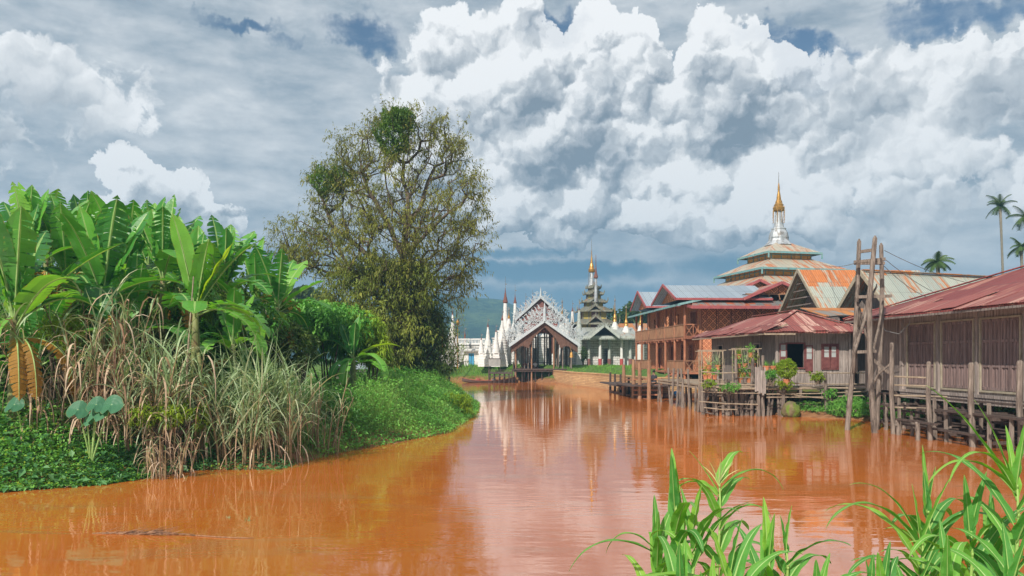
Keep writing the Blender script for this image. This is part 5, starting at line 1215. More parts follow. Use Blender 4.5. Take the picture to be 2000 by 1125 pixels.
# plant racks on the deck
def rack(label,px0,px1,pys,D):
    r=thing('plant_rack',label,'rack',P((px0+px1)/2,753,D),RZ); mb=MB()
    a0=P(px0,0,D).x; a1=P(px1,0,D).x; zt=zpy(min(pys)-38,D)
    for x in(a0,a1):
        for y in(D,D+.5): mb.tube([(x,y,1.45),(x,y,zt)],.03,5)
    mb.split('post',M['bamboo'],r,world=True); mb=MB()
    for py in pys:
        z=zpy(py,D); 
        for j in range(5): mb.bar((a0,D+j*.12,z),(a1,D+j*.12,z),.07,.025)
    mb.build('shelf',M['bamboo'],r,world=True)
    mb=MB(); mb.bar((a0-.2,D,zt),(a1+.2,D,zt),.04); mb.bar((a0-.2,D+.5,zt-.05),(a1+.2,D+.5,zt-.05),.04)
    for i in range(5): mb.bar((a0+(a1-a0)*i/4,D-.05,zt),(a0+(a1-a0)*i/4+.1,D-.05,zt-.9),.025)
    mb.build('trellis',M['bamboo'],r,world=True)
rack('bamboo plant shelf at the left end of the deck before the orange matting',1370,1411,(722,741),39.6)
rack('bamboo plant shelf in the middle of the deck, crowded with clay pots',1436,1480,(719,737,748),39.4)

# ---------------------------------------------------------------- shuttered house
nh=thing('shuttered_house','long grey plank house with tall folding shutters and a red tin roof','house',(17.4,24,0),RZ)
mb=MB(); sh_=[(6.95,8.85),(4.55,6.45),(2.1,4.1),(-.5,1.5)]
wall_open(mb,(0,9.35),(0,-1),14.3,1.62,4.85,.1,[(9.35-b,9.35-a,1.78,4.36) for a,b in sh_]); mb.b2((.1,9.25,1.62),(8,9.35,4.85)); mb.build('wall',M['wood_grey'],nh)
mb=MB(); mb.b2((.02,9.35,1.5),(.1,12.2,4.85)); wall_open(mb,(-.1,12.2),(1,0),8,1.4,4.85,.1,[(.5,.75,1.7,3.3)]); mb.build('end_wall',M['wood_grey_dark'],nh)
mb=MB(); mb.b2((-.02,12.1,3.2),(.3,12.16,1.9)); mb.build('torn_sheet',M['white'],nh)
for a,b in sh_:
    mb=MB(); frame_rect(mb,(0,9.35),(0,-1),9.35-b,9.35-a,1.78,4.36,.07,.07,-.035); fr=mb.build('shutter_frame',M['fascia_pale'],nh)
    n=4; w=(b-a)/n
    for i in range(n):
        y0=a+i*w+.01; y1=a+(i+1)*w-.01; mb=MB()
        for q0,q1 in((y0,y0+.07),(y1-.07,y1)): mb.b2((-.025,q0,1.8),(.05,q1,4.34))
        for z in(1.8,2.75,3.3,4.26) if 0 else (1.8,2.62,3.52,4.26): mb.b2((-.02,y0+.07,z),(.05,y1-.07,z+.1))
        mb.b2((.03,y0+.07,1.88),(.045,y1-.07,4.26)); mb.b2((.0,(y0+y1)/2-.02,1.9),(.03,(y0+y1)/2+.02,4.26)); mb.build('shutter_leaf',M['wood_shutter'],nh).parent=fr
mb=MB(); mb.b2((-.1,-4.95,1.5),(.12,9.4,1.62)); mb.b2((-.06,-4.95,1.25),(.06,9.4,1.48)); mb.build('sill',M['wood_grey'],nh)
mb=MB()
for y in(9.3,6.7,4.3,1.8,-.9): mb.bar((-.05,y,1.62),(-.05,y,4.75),.1,.14)
mb.split('wall_post',M['wood_grey'],nh)
mb=MB(); e=-1.15
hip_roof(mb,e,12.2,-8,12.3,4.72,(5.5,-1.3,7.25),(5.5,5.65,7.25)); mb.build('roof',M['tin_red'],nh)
mb=MB(); eave_sheets(mb,(e,12.3,4.72),(e,-6,4.72),(6.65,0,2.53),.8,1.5); mb.build('eave_sheet',M['tin_red2'],nh)
mb=MB(); hip_cap(mb,(e,12.3,4.74),(5.5,5.65,7.27)); hip_cap(mb,(5.5,5.65,7.27),(5.5,-1.3,7.27)); mb.build('hip_cap',M['tin_red'],nh)
mb=MB()
for i in range(17): mb.bar((e+.05,-4.5+i,4.64),(.1,-4.5+i,5.1),.06,.09)
mb.bar((e,-5,4.62),(e,12.2,4.62),.05,.08); mb.build('rafter',M['wood_grey_dark'],nh)
mb=MB(); mb.tube([(e+.1,9.5,4.7),(e,8.6,4.1),(e+.2,7.9,3.95),(e+.3,7.3,4.35),(e+.2,7.1,4.6)],.018,5); mb.build('loose_cable',M['rod'],nh)
mb=MB(); pts=[]
for y in np.arange(-4,12.3,1.55):
    for x in(.1,1.7,3.4,5.2): pts.append((x,y,-.8,1.5))
stilts(mb,pts,.1,.04,7); mb.split('stilt',M['post_dark'],nh)
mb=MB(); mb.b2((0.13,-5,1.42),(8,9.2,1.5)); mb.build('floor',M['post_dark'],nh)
# walkway frames in the water before it
wk=thing('water_walkway','dark broken walkway of planks and crossbeams on stilts in front of the shuttered house','walkway',(15.6,27,0),RZ)
mb=MB()
def yl(X,Y0,Y1,z,w=.3,h=.06): mb.bar((X+.05*(27-Y0),Y0,z),(X+.05*(27-Y1),Y1,z),w,h)
yl(15.35,27.6,20,1.1,.3,.07); yl(15.7,27.6,20,1.12,.25,.07); yl(16.1,33.5,20,1.45,.3,.06); yl(15.2,29.5,25,.42,.2,.07); yl(16.6,34,20,.75,.2,.08); yl(14.9,29.4,27.0,.62,.16,.07); yl(16.2,33,22,.3,.14,.07); yl(17.0,33,20,.45,.2,.07); yl(15.6,33,27,1.02,.14,.07)
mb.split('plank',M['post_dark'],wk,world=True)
mb=MB()
for i in range(9):
    y=21.5+i*1.35; mb.bar((15.1,y,1.03),(17.6,y,1.0),.09,.1); mb.bar((15.3,y+.2,.25),(17.6,y+.3,.35),.09,.1)
mb.split('crossbeam',M['post_dark'],wk,world=True)
mb=MB(); pts=[]
for i in range(12):
    pts.append((15.35+random.uniform(-.1,.2),20.5+i*1.1,-.8,random.choice((.5,1.1,1.5)))); pts.append((16.4+random.uniform(-.2,.2),20.8+i*1.15,-.8,random.choice((.8,1.1,1.45)))) 
stilts(mb,pts,.075,.08); mb.split('stilt',M['post'],wk,world=True)
mb=MB()
for a,b in(((1742,735),(1815,738)),((1745,752),(1815,754)),((1742,772),(1850,775)),((1740,795),(1812,798))):
    mb.tube([P(a[0],a[1],30),P(b[0],b[1],29)],.035,5)
mb.split('rail',M['bamboo'],wk,world=True)
# tall mooring posts
for px,py0,py1,r,lab in[(1814,706,862,.105,'tall pale mooring post standing in the water before the leftmost big shutter'),(1897,708,875,.12,'thick black-capped mooring post before the gap between the second and third shutters'),(1992,704,888,.12,'mooring post at the right edge of the picture'),(1742,669,850,.11,'mooring post close right of the lashed pole tower'),(1790,824,862,.09,'stubby broken post in the water between two tall mooring posts'),(1752,820,852,.09,'short post stump right beside the foot of the pole tower')]:
    D=shore(py1-2); a=P(px,py0,D); mb=MB(); mb.tube([(a.x+.08,D,-.9),(a.x+.04,D,.6),(a.x-.02,D,1.5 if a.z>1.6 else a.z*.6),(a.x,D,a.z-.06),(a.x,D,a.z)],[r*.9,r*.83,r*.78,r*.72,r*.5],9)
    tag(mb.build('mooring_post',M['post']),lab,'post','mooring posts in front of the shuttered house')

# ---------------------------------------------------------------- lashed pole tower and its wires
pt=thing('pole_tower','tall tower of crooked lashed poles standing in the shallows, carrying the wires','pole tower',(14.1,31,0))
def pole(pts,D0,D1,r0,r1):
    mb=MB(); n=len(pts); q=[]; rs=[]
    for i,(x,y) in enumerate(pts):
        f=i/(n-1); q.append(P(x,y,D0+(D1-D0)*f)); rs.append(r0+(r1-r0)*f)
    q=[q[0]+Vector((0,0,-.8))]+q+[q[-1]+Vector((0,0,.12))]; rs=[rs[0]]+rs+[rs[-1]*.3]
    mb.tube(q,[v*.82 for v in rs],9); mb.build('pole',M['post'],pt,world=True,smooth=True)
pole([(1655,838),(1662,760),(1669,694),(1673,604),(1676,530),(1678,472)],31.5,31.6,.13,.1)
pole([(1708,846),(1702,760),(1699,694),(1698,583),(1704,520),(1709,466)],30.3,30.6,.14,.11)
pole([(1712,842),(1717,740),(1721,650),(1723,563),(1722,520),(1721,480)],31.6,32.0,.12,.1)
pole([(1668,690),(1690,620),(1700,540)],31.0,31.2,.08,.06); pole([(1672,660),(1690,600),(1712,560)],31.3,31.5,.06,.05)
pole([(1704,690),(1716,640),(1726,580)],31,31.3,.07,.05); pole([(1678,600),(1690,650),(1706,700)],31.2,31.2,.06,.05); pole([(1700,760),(1716,730),(1738,712)],31,30.4,.06,.06)
mb=MB()
for (a,b,c,d,w) in[(1668,512,1729,506,.16),(1668,514,1728,514,.12),(1678,492,1707,488,.12),(1672,580,1742,578,.07),(1664,688,1712,686,.09),(1690,512,1722,513,.14),(1698,696,1736,728,.12)]:
    mb.bar(P(a,b,31.2),P(c,d,30.9),w,.12)
mb.split('crosspiece',M['post'],pt,world=True)
def wire(label,a,b,sag,r=.014):
    a=Vector(a); b=Vector(b); mb=MB(); pts=[a.lerp(b,i/16)+Vector((0,0,-sag*4*(i/16)*(1-i/16))) for i in range(17)]
    mb.tube(pts,r,4); return tag(mb.build('power_line',M['rod']),label,'wire','wires strung from the pole tower')
wire('uppermost dark wire running right from the pole tower over the long rusty roof',P(1727,489,31),P(1990,560,46),.5)
wire('middle wire sloping right from the pole tower across the rusty roof',P(1727,505,31),P(1940,595,40),.6)
wire('lowest wire sloping right from the pole tower towards the red roof',P(1727,520,31),P(1880,590,36),.5)
wire('wire running left from the crosspiece of the pole tower behind the barn roof',P(1670,514,31),P(1600,510,70),.3)

# ---------------------------------------------------------------- palms
def palm(label,px,py,D,r,lean=0,scale=1.0,base=None,n=15):
    c=P(px,py,D); root=thing('areca_palm',label,'palm tree',(c.x+lean,D,gz(c.x+lean,D) if base is None else base),0,'palms behind the roofs')
    top=Vector((c.x,D,c.z)); b=Vector(root.location); mb=MB()
    mb.tube([b+(top-b)*f+Vector((math.sin(f*3)*.12,0,0)) for f in np.linspace(0,1,9)],[.2*scale,.17*scale,.15*scale,.14*scale,.13*scale,.13*scale,.12*scale,.13*scale,.16*scale],8); mb.build('trunk',M['bark_palm'],root,world=True,smooth=True)
    for i in range(n):
        mb=MB(); a=2*PI*i/n+random.uniform(-.2,.2); el=random.uniform(.05,1.25) if i%3 else random.uniform(-.4,.2); L=r*random.uniform(.85,1.1)
        pts=[]; d=Vector((math.cos(a)*math.cos(el),math.sin(a)*math.cos(el),math.sin(el))); p=Vector(top); 
        for j in range(9): pts.append(p.copy()); p=p+d*(L/8); d=(d+Vector((0,0,-.2))).normalized()
        mb.tint=random.random()
        for j in range(1,9):
            q=pts[j]; t_=(pts[j]-pts[j-1]).normalized(); s_=t_.cross(Vector((0,0,1))).normalized(); ll=L*.34*(1-abs(j/8-.45)*1.1)
            for sgn in(-1,1):
                for u in(0,.5):
                    q2=pts[j-1].lerp(q,u); e_=q2+s_*sgn*ll+t_*ll*.45+Vector((0,0,-ll*.45)); mb.add([q2-t_*.05*scale,q2+t_*.06*scale,e_],[(0,1,2)])
        mb.tube(pts,[.03]*9,4); mb.build('frond',M['palm_leaf'],root,world=True)
palm('tall thin palm standing clear against the sky on the right',1953,402,88,1.9,.5)
palm('squat bushy palm crown just above the long rusty roof',1831,512,70,1.6,0,1.2)
palm('palm crown cut by the right edge of the picture, upper one',2002,424,84,2.0,.3)
palm('lower palm crown at the right edge, under the other one',1994,482,80,1.6,.2)
BACK=[]
# ================================================================ plants
rg=np.random.default_rng(21)
def unit(v): return v/np.maximum(np.linalg.norm(v,axis=-1,keepdims=True),1e-9)
def leaves(mb, pos, d, L, W, tint, mi=0, sag=.25):
    """small leaves: four-cornered blades"""
    n=len(pos); d=unit(d); up=np.array([0,0,1.0]); s=np.cross(d,up+rg.normal(0,.35,(n,3))); s=unit(s); nr=np.cross(s,d)
    L=np.broadcast_to(L,(n,))[:,None]; W=np.broadcast_to(W,(n,))[:,None]
    a=pos; tip=pos+d*L-up*L*sag; mid=pos+d*L*.45+nr*L*.06
    V=np.stack([a,mid+s*W/2,tip,mid-s*W/2],1).reshape(-1,3); F=np.arange(n*4).reshape(-1,4)
    mb.block(V,F,np.repeat(tint,4),mi)
def blades(mb, pos, d, L, W, droop, tint, seg=5, mi=0, kink=None):
    """long grass-like blades that arch over"""
    n=len(pos); d=unit(np.asarray(d,float)); p=np.array(pos,float); L=np.broadcast_to(L,(n,)).astype(float); W=np.broadcast_to(W,(n,)); droop=np.broadcast_to(droop,(n,)).astype(float)
    s=np.cross(d,np.array([0,0,1.0])+rg.normal(0,.3,(n,3))); s=unit(s)
    rows=[]
    for k in range(seg+1):
        f=k/seg; w=W*(.55+1.0*f if f<.4 else 1.0*(1-f)**.75+.02)
        rows.append(np.stack([p-s*(w/2)[:,None],p+s*(w/2)[:,None]],1))
        if k==seg: break
        p=p+d*(L/seg)[:,None]; g=droop*(1+1.2*f)
        d=unit(d+np.stack([np.zeros(n),np.zeros(n),-g],1)+rg.normal(0,.03,(n,3)))
    V=np.stack(rows,1).reshape(-1,3); b=np.arange(n)[:,None]*(2*(seg+1)); F=[]
    for k in range(seg):
        o=2*k; F.append(b+np.array([[o,o+1,o+3,o+2]]))
    mb.block(V,np.concatenate(F),np.repeat(tint,2*(seg+1)),mi)
def big_leaf(name, parent, base, az, el, L, W, droop, mat, pet=.14, tear=.0, fold=.35, shape='banana', n=22, rr=.03, petmat=None, wave=.0, world=True, tint=None, label=None, roll=0.0, twist=0.0):
    mb=MB(); mb.tint=random.random() if tint is None else tint
    d=Vector((math.sin(az)*math.cos(el),math.cos(az)*math.cos(el),math.sin(el))); p=Vector(base); pts=[p.copy()]; ds=[d.copy()]
    tot=n+4; 
    for i in range(tot):
        p=p+d*(L/tot); f=i/tot; d=(d+Vector((0,0,-droop*(.35+1.5*f))) ).normalized(); pts.append(p.copy()); ds.append(d.copy())
    i0=max(1,int(tot*pet)); m=len(pts)-i0-1
    side=Vector((math.cos(az),-math.sin(az),0)); side=(side+Vector((math.copysign(twist,side.x),0,roll))).normalized()
    ph=random.uniform(0,6)
    for sg in(-1,1):
        prev=None
        for i in range(m+1):
            f=i/m; t_=ds[i0+i]; nr=side.cross(t_).normalized()
            if nr.z<0: nr=-nr
            if shape=='banana': w=W*(min(1,(f*5.5)**.7)*(1-max(0,(f-.72)/.28)**2.4)+.01)
            else: w=W*(min(1,(f*4+.45))*(1-f)**.62*1.15+.004)
            wv=wave*math.sin(f*22+ph+sg)*w
            e=pts[i0+i]+side*sg*w*math.cos(fold)+nr*(w*math.sin(fold)+wv)+Vector((0,0,-w*.25*f))
            if prev is not None:
                e0=prev; e1=e
                if tear>0 and random.random()<tear:
                    mid_=(e0+e1)/2; sh=Vector((random.uniform(-.03,.03),random.uniform(-.03,.03),-random.uniform(.0,.3)*w)); q=random.uniform(.1,.4); e0=e0.lerp(mid_,q)+sh; e1=e1.lerp(mid_,q)+sh
                f0=(i-1)/m
                c0=pts[i0+i-1].lerp(e0,.5)+nr*w*.06; c1=pts[i0+i].lerp(e1,.5)+nr*w*.06
                mb.add([pts[i0+i-1],pts[i0+i],c1,c0],[(0,1,2,3)],0,[(f0,0),(f,0),(f,.5*sg),(f0,.5*sg)])
                mb.add([c0,c1,e1,e0],[(0,1,2,3)],0,[(f0,.5*sg),(f,.5*sg),(f,sg),(f0,sg)])
            prev=e
    r=[rr*(1-.85*i/len(pts)) for i in range(len(pts))]
    b4=mb.tint; mb.tube([q-Vector((0,0,rr*.4)) for q in pts],r,5,1)
    o=mb.build(name,[mat,petmat or M['petiole']],parent,world=world,uv=True,smooth=True)
    if label: o['label']=label
    return o

# ---------------------------------------------------------------- banana plants
def banana(label, px, D, cpy, L, nl=9, lean=0, specs=None, dry=3, seed=1, n_up=5, H=None):
    random.seed(seed); cpy=cpy+(22 if cpy<570 else 0); c=P(px,cpy,D); g=gz(c.x,D); g=max(g,.1)
    root=thing('banana_plant',label,'banana plant',(c.x+lean,D,g),0,'banana plants on the left bank')
    mb=MB(); top=Vector((c.x,D,c.z)); b=Vector((c.x+lean,D,g-.2)); h=top.z-b.z
    mb.tube([b+(top-b)*f for f in(0,.2,.5,.8,1)],[.2,.17,.14,.11,.07],10); 
    for i in range(5):
        a=random.uniform(0,6.28); z=random.uniform(.1,.8); q=b+(top-b)*z+Vector((math.cos(a)*.15,math.sin(a)*.15,0)); mb.tube([q,q+Vector((math.cos(a)*.1,math.sin(a)*.1,-h*.12)),q+Vector((math.cos(a)*.06,math.sin(a)*.06,-h*.3))],[.05,.06,.01],5)
    mb.build('stem',M['banana_stem'],root,world=True,smooth=True)
    k=0
    for i in range(nl+3):
        up=i<n_up+2; az=(i*2.4+seed)+random.uniform(-.3,.3); el=math.radians(random.uniform(62,86) if up else random.uniform(15,52)); LL=L*random.uniform(.85,1.1)
        big_leaf('leaf',root,top-Vector((0,0,.25*i/nl)),az,el,LL,LL*random.uniform(.115,.15),random.uniform(.01,.035) if up else random.uniform(.05,.1),M['banana'],.16,tear=random.choice((.1,.3,.55,.85)),fold=random.uniform(.1,.45),wave=.05,tint=random.random(),twist=random.uniform(0,1.6) if up else .3)
    for i in range(dry):
        az=random.uniform(0,6.28); big_leaf('leaf',root,top-Vector((0,0,.5)),az,math.radians(10),L*.8,L*.07,.16,M['banana_dry'],.1,tear=.9,fold=-.5,label='withered brown leaf hanging down')
    for s_ in specs or []:
        big_leaf('leaf',root,top-Vector((0,0,.1)),*s_[:5],M[s_[5]],.14,tear=s_[6],fold=s_[7],wave=.06,label=s_[8] if len(s_)>8 else None,tint=s_[9] if len(s_)>9 else None,roll=s_[10] if len(s_)>10 else 0)
    return root
# az is measured from +Y (away) clockwise; right is 90 deg, toward the camera 180
R=math.radians
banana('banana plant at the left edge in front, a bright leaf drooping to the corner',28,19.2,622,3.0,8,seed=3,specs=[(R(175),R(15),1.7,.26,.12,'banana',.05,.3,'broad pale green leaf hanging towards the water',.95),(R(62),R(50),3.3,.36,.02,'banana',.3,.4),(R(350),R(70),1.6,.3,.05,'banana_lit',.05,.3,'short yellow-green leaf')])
banana('banana plant whose tall leaf is the highest at the left edge',52,24,500,2.7,9,seed=5,specs=[(R(350),R(82),2.8,.3,.0,'banana',.1,.3)])
banana('banana plant behind the pair of crossing leaves, second from the left skyline',130,25,520,2.9,9,seed=8,specs=[(R(35),R(76),2.9,.33,.01,'banana',.2,.4),(R(50),R(45),3.2,.36,.02,'banana',.3,.4)])
banana('banana plant above the dry cane, its long leaf slanting up to the right',200,22,560,3.0,9,seed=11,specs=[(R(80),R(35),2.7,.32,.05,'banana',.3,.4),(R(10),R(75),2.9,.34,.01,'banana',.2,.3)])
banana('banana plant with three narrow upright leaves on the skyline, left of centre of the grove',250,26,510,2.8,9,seed=14)
banana('banana plant whose tip leaf is torn and folded, middle of the grove skyline',318,24.5,520,2.7,9,seed=17,specs=[(R(20),R(80),2.9,.3,.0,'banana',.4,.4)])
banana('banana plant with the large yellow-green leaf coloured as if lit from behind',382,21,600,2.4,5,seed=20,n_up=3,dry=0,specs=[(R(75),R(66),2.15,.33,.012,'banana_lit',.04,.12,'large upright yellow-green leaf coloured as if lit from behind',.8,.0),(R(70),R(60),2.8,.3,.03,'banana',.2,.3),(R(92),R(22),2.5,.34,.085,'banana',.45,.3,None,.8),(R(100),R(10),2.6,.34,.09,'banana',.75,.3,None,.85),(R(345),R(78),2.5,.3,.01,'banana',.2,.5),(R(320),R(70),2.3,.28,.02,'banana',.2,.5)])
banana('banana plant on the right shoulder of the grove with a curled dark leaf tip',438,27,545,2.6,8,seed=23,specs=[(R(40),R(68),2.6,.28,.03,'banana',.2,.5)])
banana('banana plant with hanging orange-brown withered leaves behind the grove',500,31,590,2.5,7,seed=26,dry=2,specs=[(R(70),R(30),2.2,.25,.09,'banana_dry',.8,.4,'orange-brown withered leaf'),(R(110),R(35),2.0,.25,.09,'banana_dry',.8,.4,'orange-brown withered leaf')])
banana('banana plant farthest right in the grove, its leaf reaching out towards the big tree',542,30,600,2.4,7,seed=29,n_up=3,specs=[(R(80),R(42),2.2,.26,.02,'banana',.1,.5),(R(150),R(-30),1.4,.22,.03,'banana_lit',.05,.3,'short yellow-green hanging leaf')])
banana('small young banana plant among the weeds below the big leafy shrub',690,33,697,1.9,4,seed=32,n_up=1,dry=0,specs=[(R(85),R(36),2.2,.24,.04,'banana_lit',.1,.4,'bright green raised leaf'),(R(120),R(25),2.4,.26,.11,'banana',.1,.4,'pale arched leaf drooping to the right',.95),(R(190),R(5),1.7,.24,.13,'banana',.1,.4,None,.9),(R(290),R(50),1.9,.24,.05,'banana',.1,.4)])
banana('low banana plant in the shade behind the dry cane curtain',262,23,640,2.3,7,seed=35,n_up=2)
banana('low banana plant behind the grey-green cane, right of the pale bamboo pole',455,25,672,2.0,7,seed=38,n_up=2)
banana('banana plant deep in the left corner behind the taro leaves',70,22,700,1.9,6,seed=41,n_up=2,dry=2)
banana('banana plant filling the skyline between the leftmost two',90,27,480,2.3,8,seed=44)
banana('banana plant deep behind the folded skyline leaf',290,29,495,2.5,8,seed=47)
banana('banana plant low on the skyline just left of the yellow-green leaf',350,27,540,2.4,8,seed=50)
banana('banana plant in the far back row, behind the long slanting leaf',170,29,485,2.5,8,seed=53)

for i,(px,py,D,rx,rz,lab) in enumerate([(60,560,30,4,2.4,'dark leafy backing shrub behind the left end of the banana grove'),(230,560,31,4,2.3,'dark leafy backing shrub behind the middle of the banana grove'),(400,590,31,3.2,2.0,'dark leafy backing shrub behind the yellow-green banana leaf'),(140,640,26.5,3,1.6,'dense shrub between the banana stems on the left'),(300,640,27,3,1.6,'dense shrub between the banana stems in the middle'),(420,670,27,2.2,1.4,'dense shrub between the banana stems on the right')]): BACK.append((px,py,D,rx,rz,lab,i))
# ---------------------------------------------------------------- cane and reed clumps
def clump(label,x,y,r,h,ns,nb,L,W,dryfrac,lean=.25,seed=1,name='cane_clump',cat='cane clump',green='cane',z0=None,group='clumps of tall cane on the left bank'):
    global rg; rg=np.random.default_rng(seed); random.seed(seed)
    z=max(gz(x,y),.0) if z0 is None else z0
    root=thing(name,label,cat,(x,y,z),0,group); mb=MB(); posl=[]; dl=[]; fr=[]
    for i in range(ns):
        a=random.uniform(0,6.28); q=r*math.sqrt(random.random()); bx,by=math.cos(a)*q,math.sin(a)*q*.7; hh=h*random.uniform(.6,1.05)
        lx=bx*lean/max(r,.1)*hh*.9+random.uniform(-.15,.15)*hh; ly=by*lean/max(r,.1)*hh+random.uniform(-.1,.1)*hh
        pts=[Vector((bx+lx*f**1.7,by+ly*f**1.7,hh*f-.2*(1-f))) for f in(0,.25,.5,.75,1)]
        mb.tube(pts,[.026,.024,.02,.016,.008],5)
        for j in range(nb):
            f=.22+.78*(j+random.random())/nb; k=min(3,int(f*4)); p=pts[k].lerp(pts[k+1],f*4-k); posl.append(p); fr.append(f)
    mb.build('stalk',M['stem_cane'],root)
    pos=np.array(posl); fr=np.array(fr); n=len(pos); az=rg.uniform(0,2*PI,n); dry=rg.random(n)<dryfrac*(1.35-fr*.7)
    for mask,nm,mt in((~dry,'green_blades',green),(dry,'dry_blades','dry')):
        m=mask.sum()
        if not m: continue
        el=np.where(mask,rg.uniform(.7,1.45,n),rg.uniform(.2,1.2,n))[mask] if nm!='dry_blades' else rg.uniform(-.3,1.2,m)
        d=np.stack([np.cos(az[mask])*np.cos(el),np.sin(az[mask])*np.cos(el),np.sin(el)],1)
        mb=MB(); LL=L*rg.uniform(.6,1.15,m); blades(mb,pos[mask],d,LL,W*rg.uniform(.6,1.1,m),rg.uniform(.04,.34,m) if nm!='dry_blades' else rg.uniform(.35,.95,m),rg.random(m),7); mb.build(nm,M[mt],root)
    return root
def at(px,D): return P(px,0,D).x
clump('tall cane clump hung with a brown curtain of dead blades, left of the taro leaves',at(118,19.6),19.6,.7,3.3,14,16,1.5,.062,.75,seed=61)
clump('tallest cane clump with dry reddish-brown tops, middle of the left bank',at(205,20.4),20.4,.8,3.9,22,17,1.6,.062,.8,seed=62)
clump('cane clump mixed of straw-coloured and green blades, right of the brown ones',at(300,20.2),20.2,.9,2.8,26,15,1.7,.06,.38,seed=63)
clump('cane clump with pale hanging blades around the bare bamboo pole',at(365,20.9),20.9,.7,2.7,20,15,1.45,.06,.45,seed=64)
clump('grey-green cane clump arching over the water, nearest its edge',at(470,20.9),20.9,.75,2.3,30,18,1.9,.055,.1,seed=65)
clump('grey-green cane clump at the right end of the cane, standing on the waterline',at(545,21.6),21.6,.8,2.1,28,17,1.8,.055,.14,seed=66)
clump('thin sagging reed clump right of the cane at the start of the weedy spit',at(612,23.6),23.6,.8,2.1,22,12,1.1,.03,.35,seed=67)
clump('low dry reed tuft under the cane by the muddy edge',at(330,19.2),19.2,.6,1.2,16,8,.9,.03,.85,seed=68)
mb=MB(); b=P(361,905,20.2); mb.tube([(b.x,20.2,-.1),P(366,700,20.3),P(378,540,20.5)],[.035,.028,.015],6); tag(mb.build('bamboo_pole',M['bamboo']),'pale bare bamboo pole rising through the cane below the yellow-green leaf','pole')
for px,py,lab in((521,500,'dark wooden pole behind the banana grove, left one of the pair near the big tree'),(549,500,'dark wooden pole behind the banana grove, right one of the pair near the big tree')):
    mb=MB(); x=at(px,38); mb.tube([(x,38,.3),(x-.05,38,zpy(560,38)),(x,38,zpy(py,38))],[.16,.15,.13],7); tag(mb.build('wooden_pole',M['post']),lab,'pole','poles behind the banana grove')
# hidden little house glimpses between the shrubs
fh=thing('riverside_shack','grey plank shack glimpsed between the shrubs left of the big tree','shack',(at(725,47),47,.2))
mb=MB(); x=at(725,47); mb.b2((x-2.2,47,.2),(x+1.6,50,2.35)); mb.build('wall',M['wood_grey'],fh,world=True)
mb=MB(); mb.slab([(x-2.5,46.6,2.3),(x+1.8,46.6,2.3),(x+1.8,50.5,3.1),(x-2.5,50.5,3.1)],.06); mb.build('roof',M['tin_silver'],fh,world=True)
fn=thing('slat_fence','short weathered slat fence under the big tree','fence',(at(725,44),44,.5))
mb=MB(); x=at(703,44)
for i in range(14): mb.bar((x+i*.11,44,.6),(x+i*.11,44,2.2+.08*math.sin(i)),.06,.02)
mb.bar((x-.05,44.03,1.9),(x+1.55,44.03,1.9),.06,.03); mb.build('slats',M['wood_grey'],fn,world=True)

# ---------------------------------------------------------------- taro
ta=thing('taro_plant','taro plant with big round blue-green leaves under the dry cane','taro',(at(178,18.7),18.7,gz(at(178,18.7),18.7)))
for px,py,az,L in((152,800,250,.55),(190,806,180,.6),(218,790,60,.6),(188,790,0,.5),(28,790,200,.5),(170,822,200,.4)):
    q=P(px,py,18.4); r0=ta.location if px>60 else Vector((q.x,18.8,1))
    mb=MB(); c=Vector((q.x,18.4,q.z)); mb.tint=random.random()
    vs=[c]; uv=[(0,0)]; n=18; tilt=Matrix.Rotation(R(50),3,'X')@Matrix.Rotation(R(random.uniform(-25,25)),3,'Y')
    for i in range(n):
        a=2*PI*i/n; rr=L*.5*(1+.12*math.cos(a))*(.55 if i==0 else 1); v=Vector((math.sin(a)*rr*.9,math.cos(a)*rr*-1,.05*math.cos(2*a)))
        vs.append(c+tilt@v); uv.append((a/6.28,1))
    mb.add(vs,[(0,i+1,(i+1)%n+1) for i in range(n)],0,uv); mb.tube([c,(c+Vector(r0))/2+Vector((0,0,.1)),(r0[0]+.02*L,r0[1],.4)],[.012,.02,.025],5,1)
    mb.build('leaf',[M['taro'],M['petiole']],ta,world=True,uv=True)

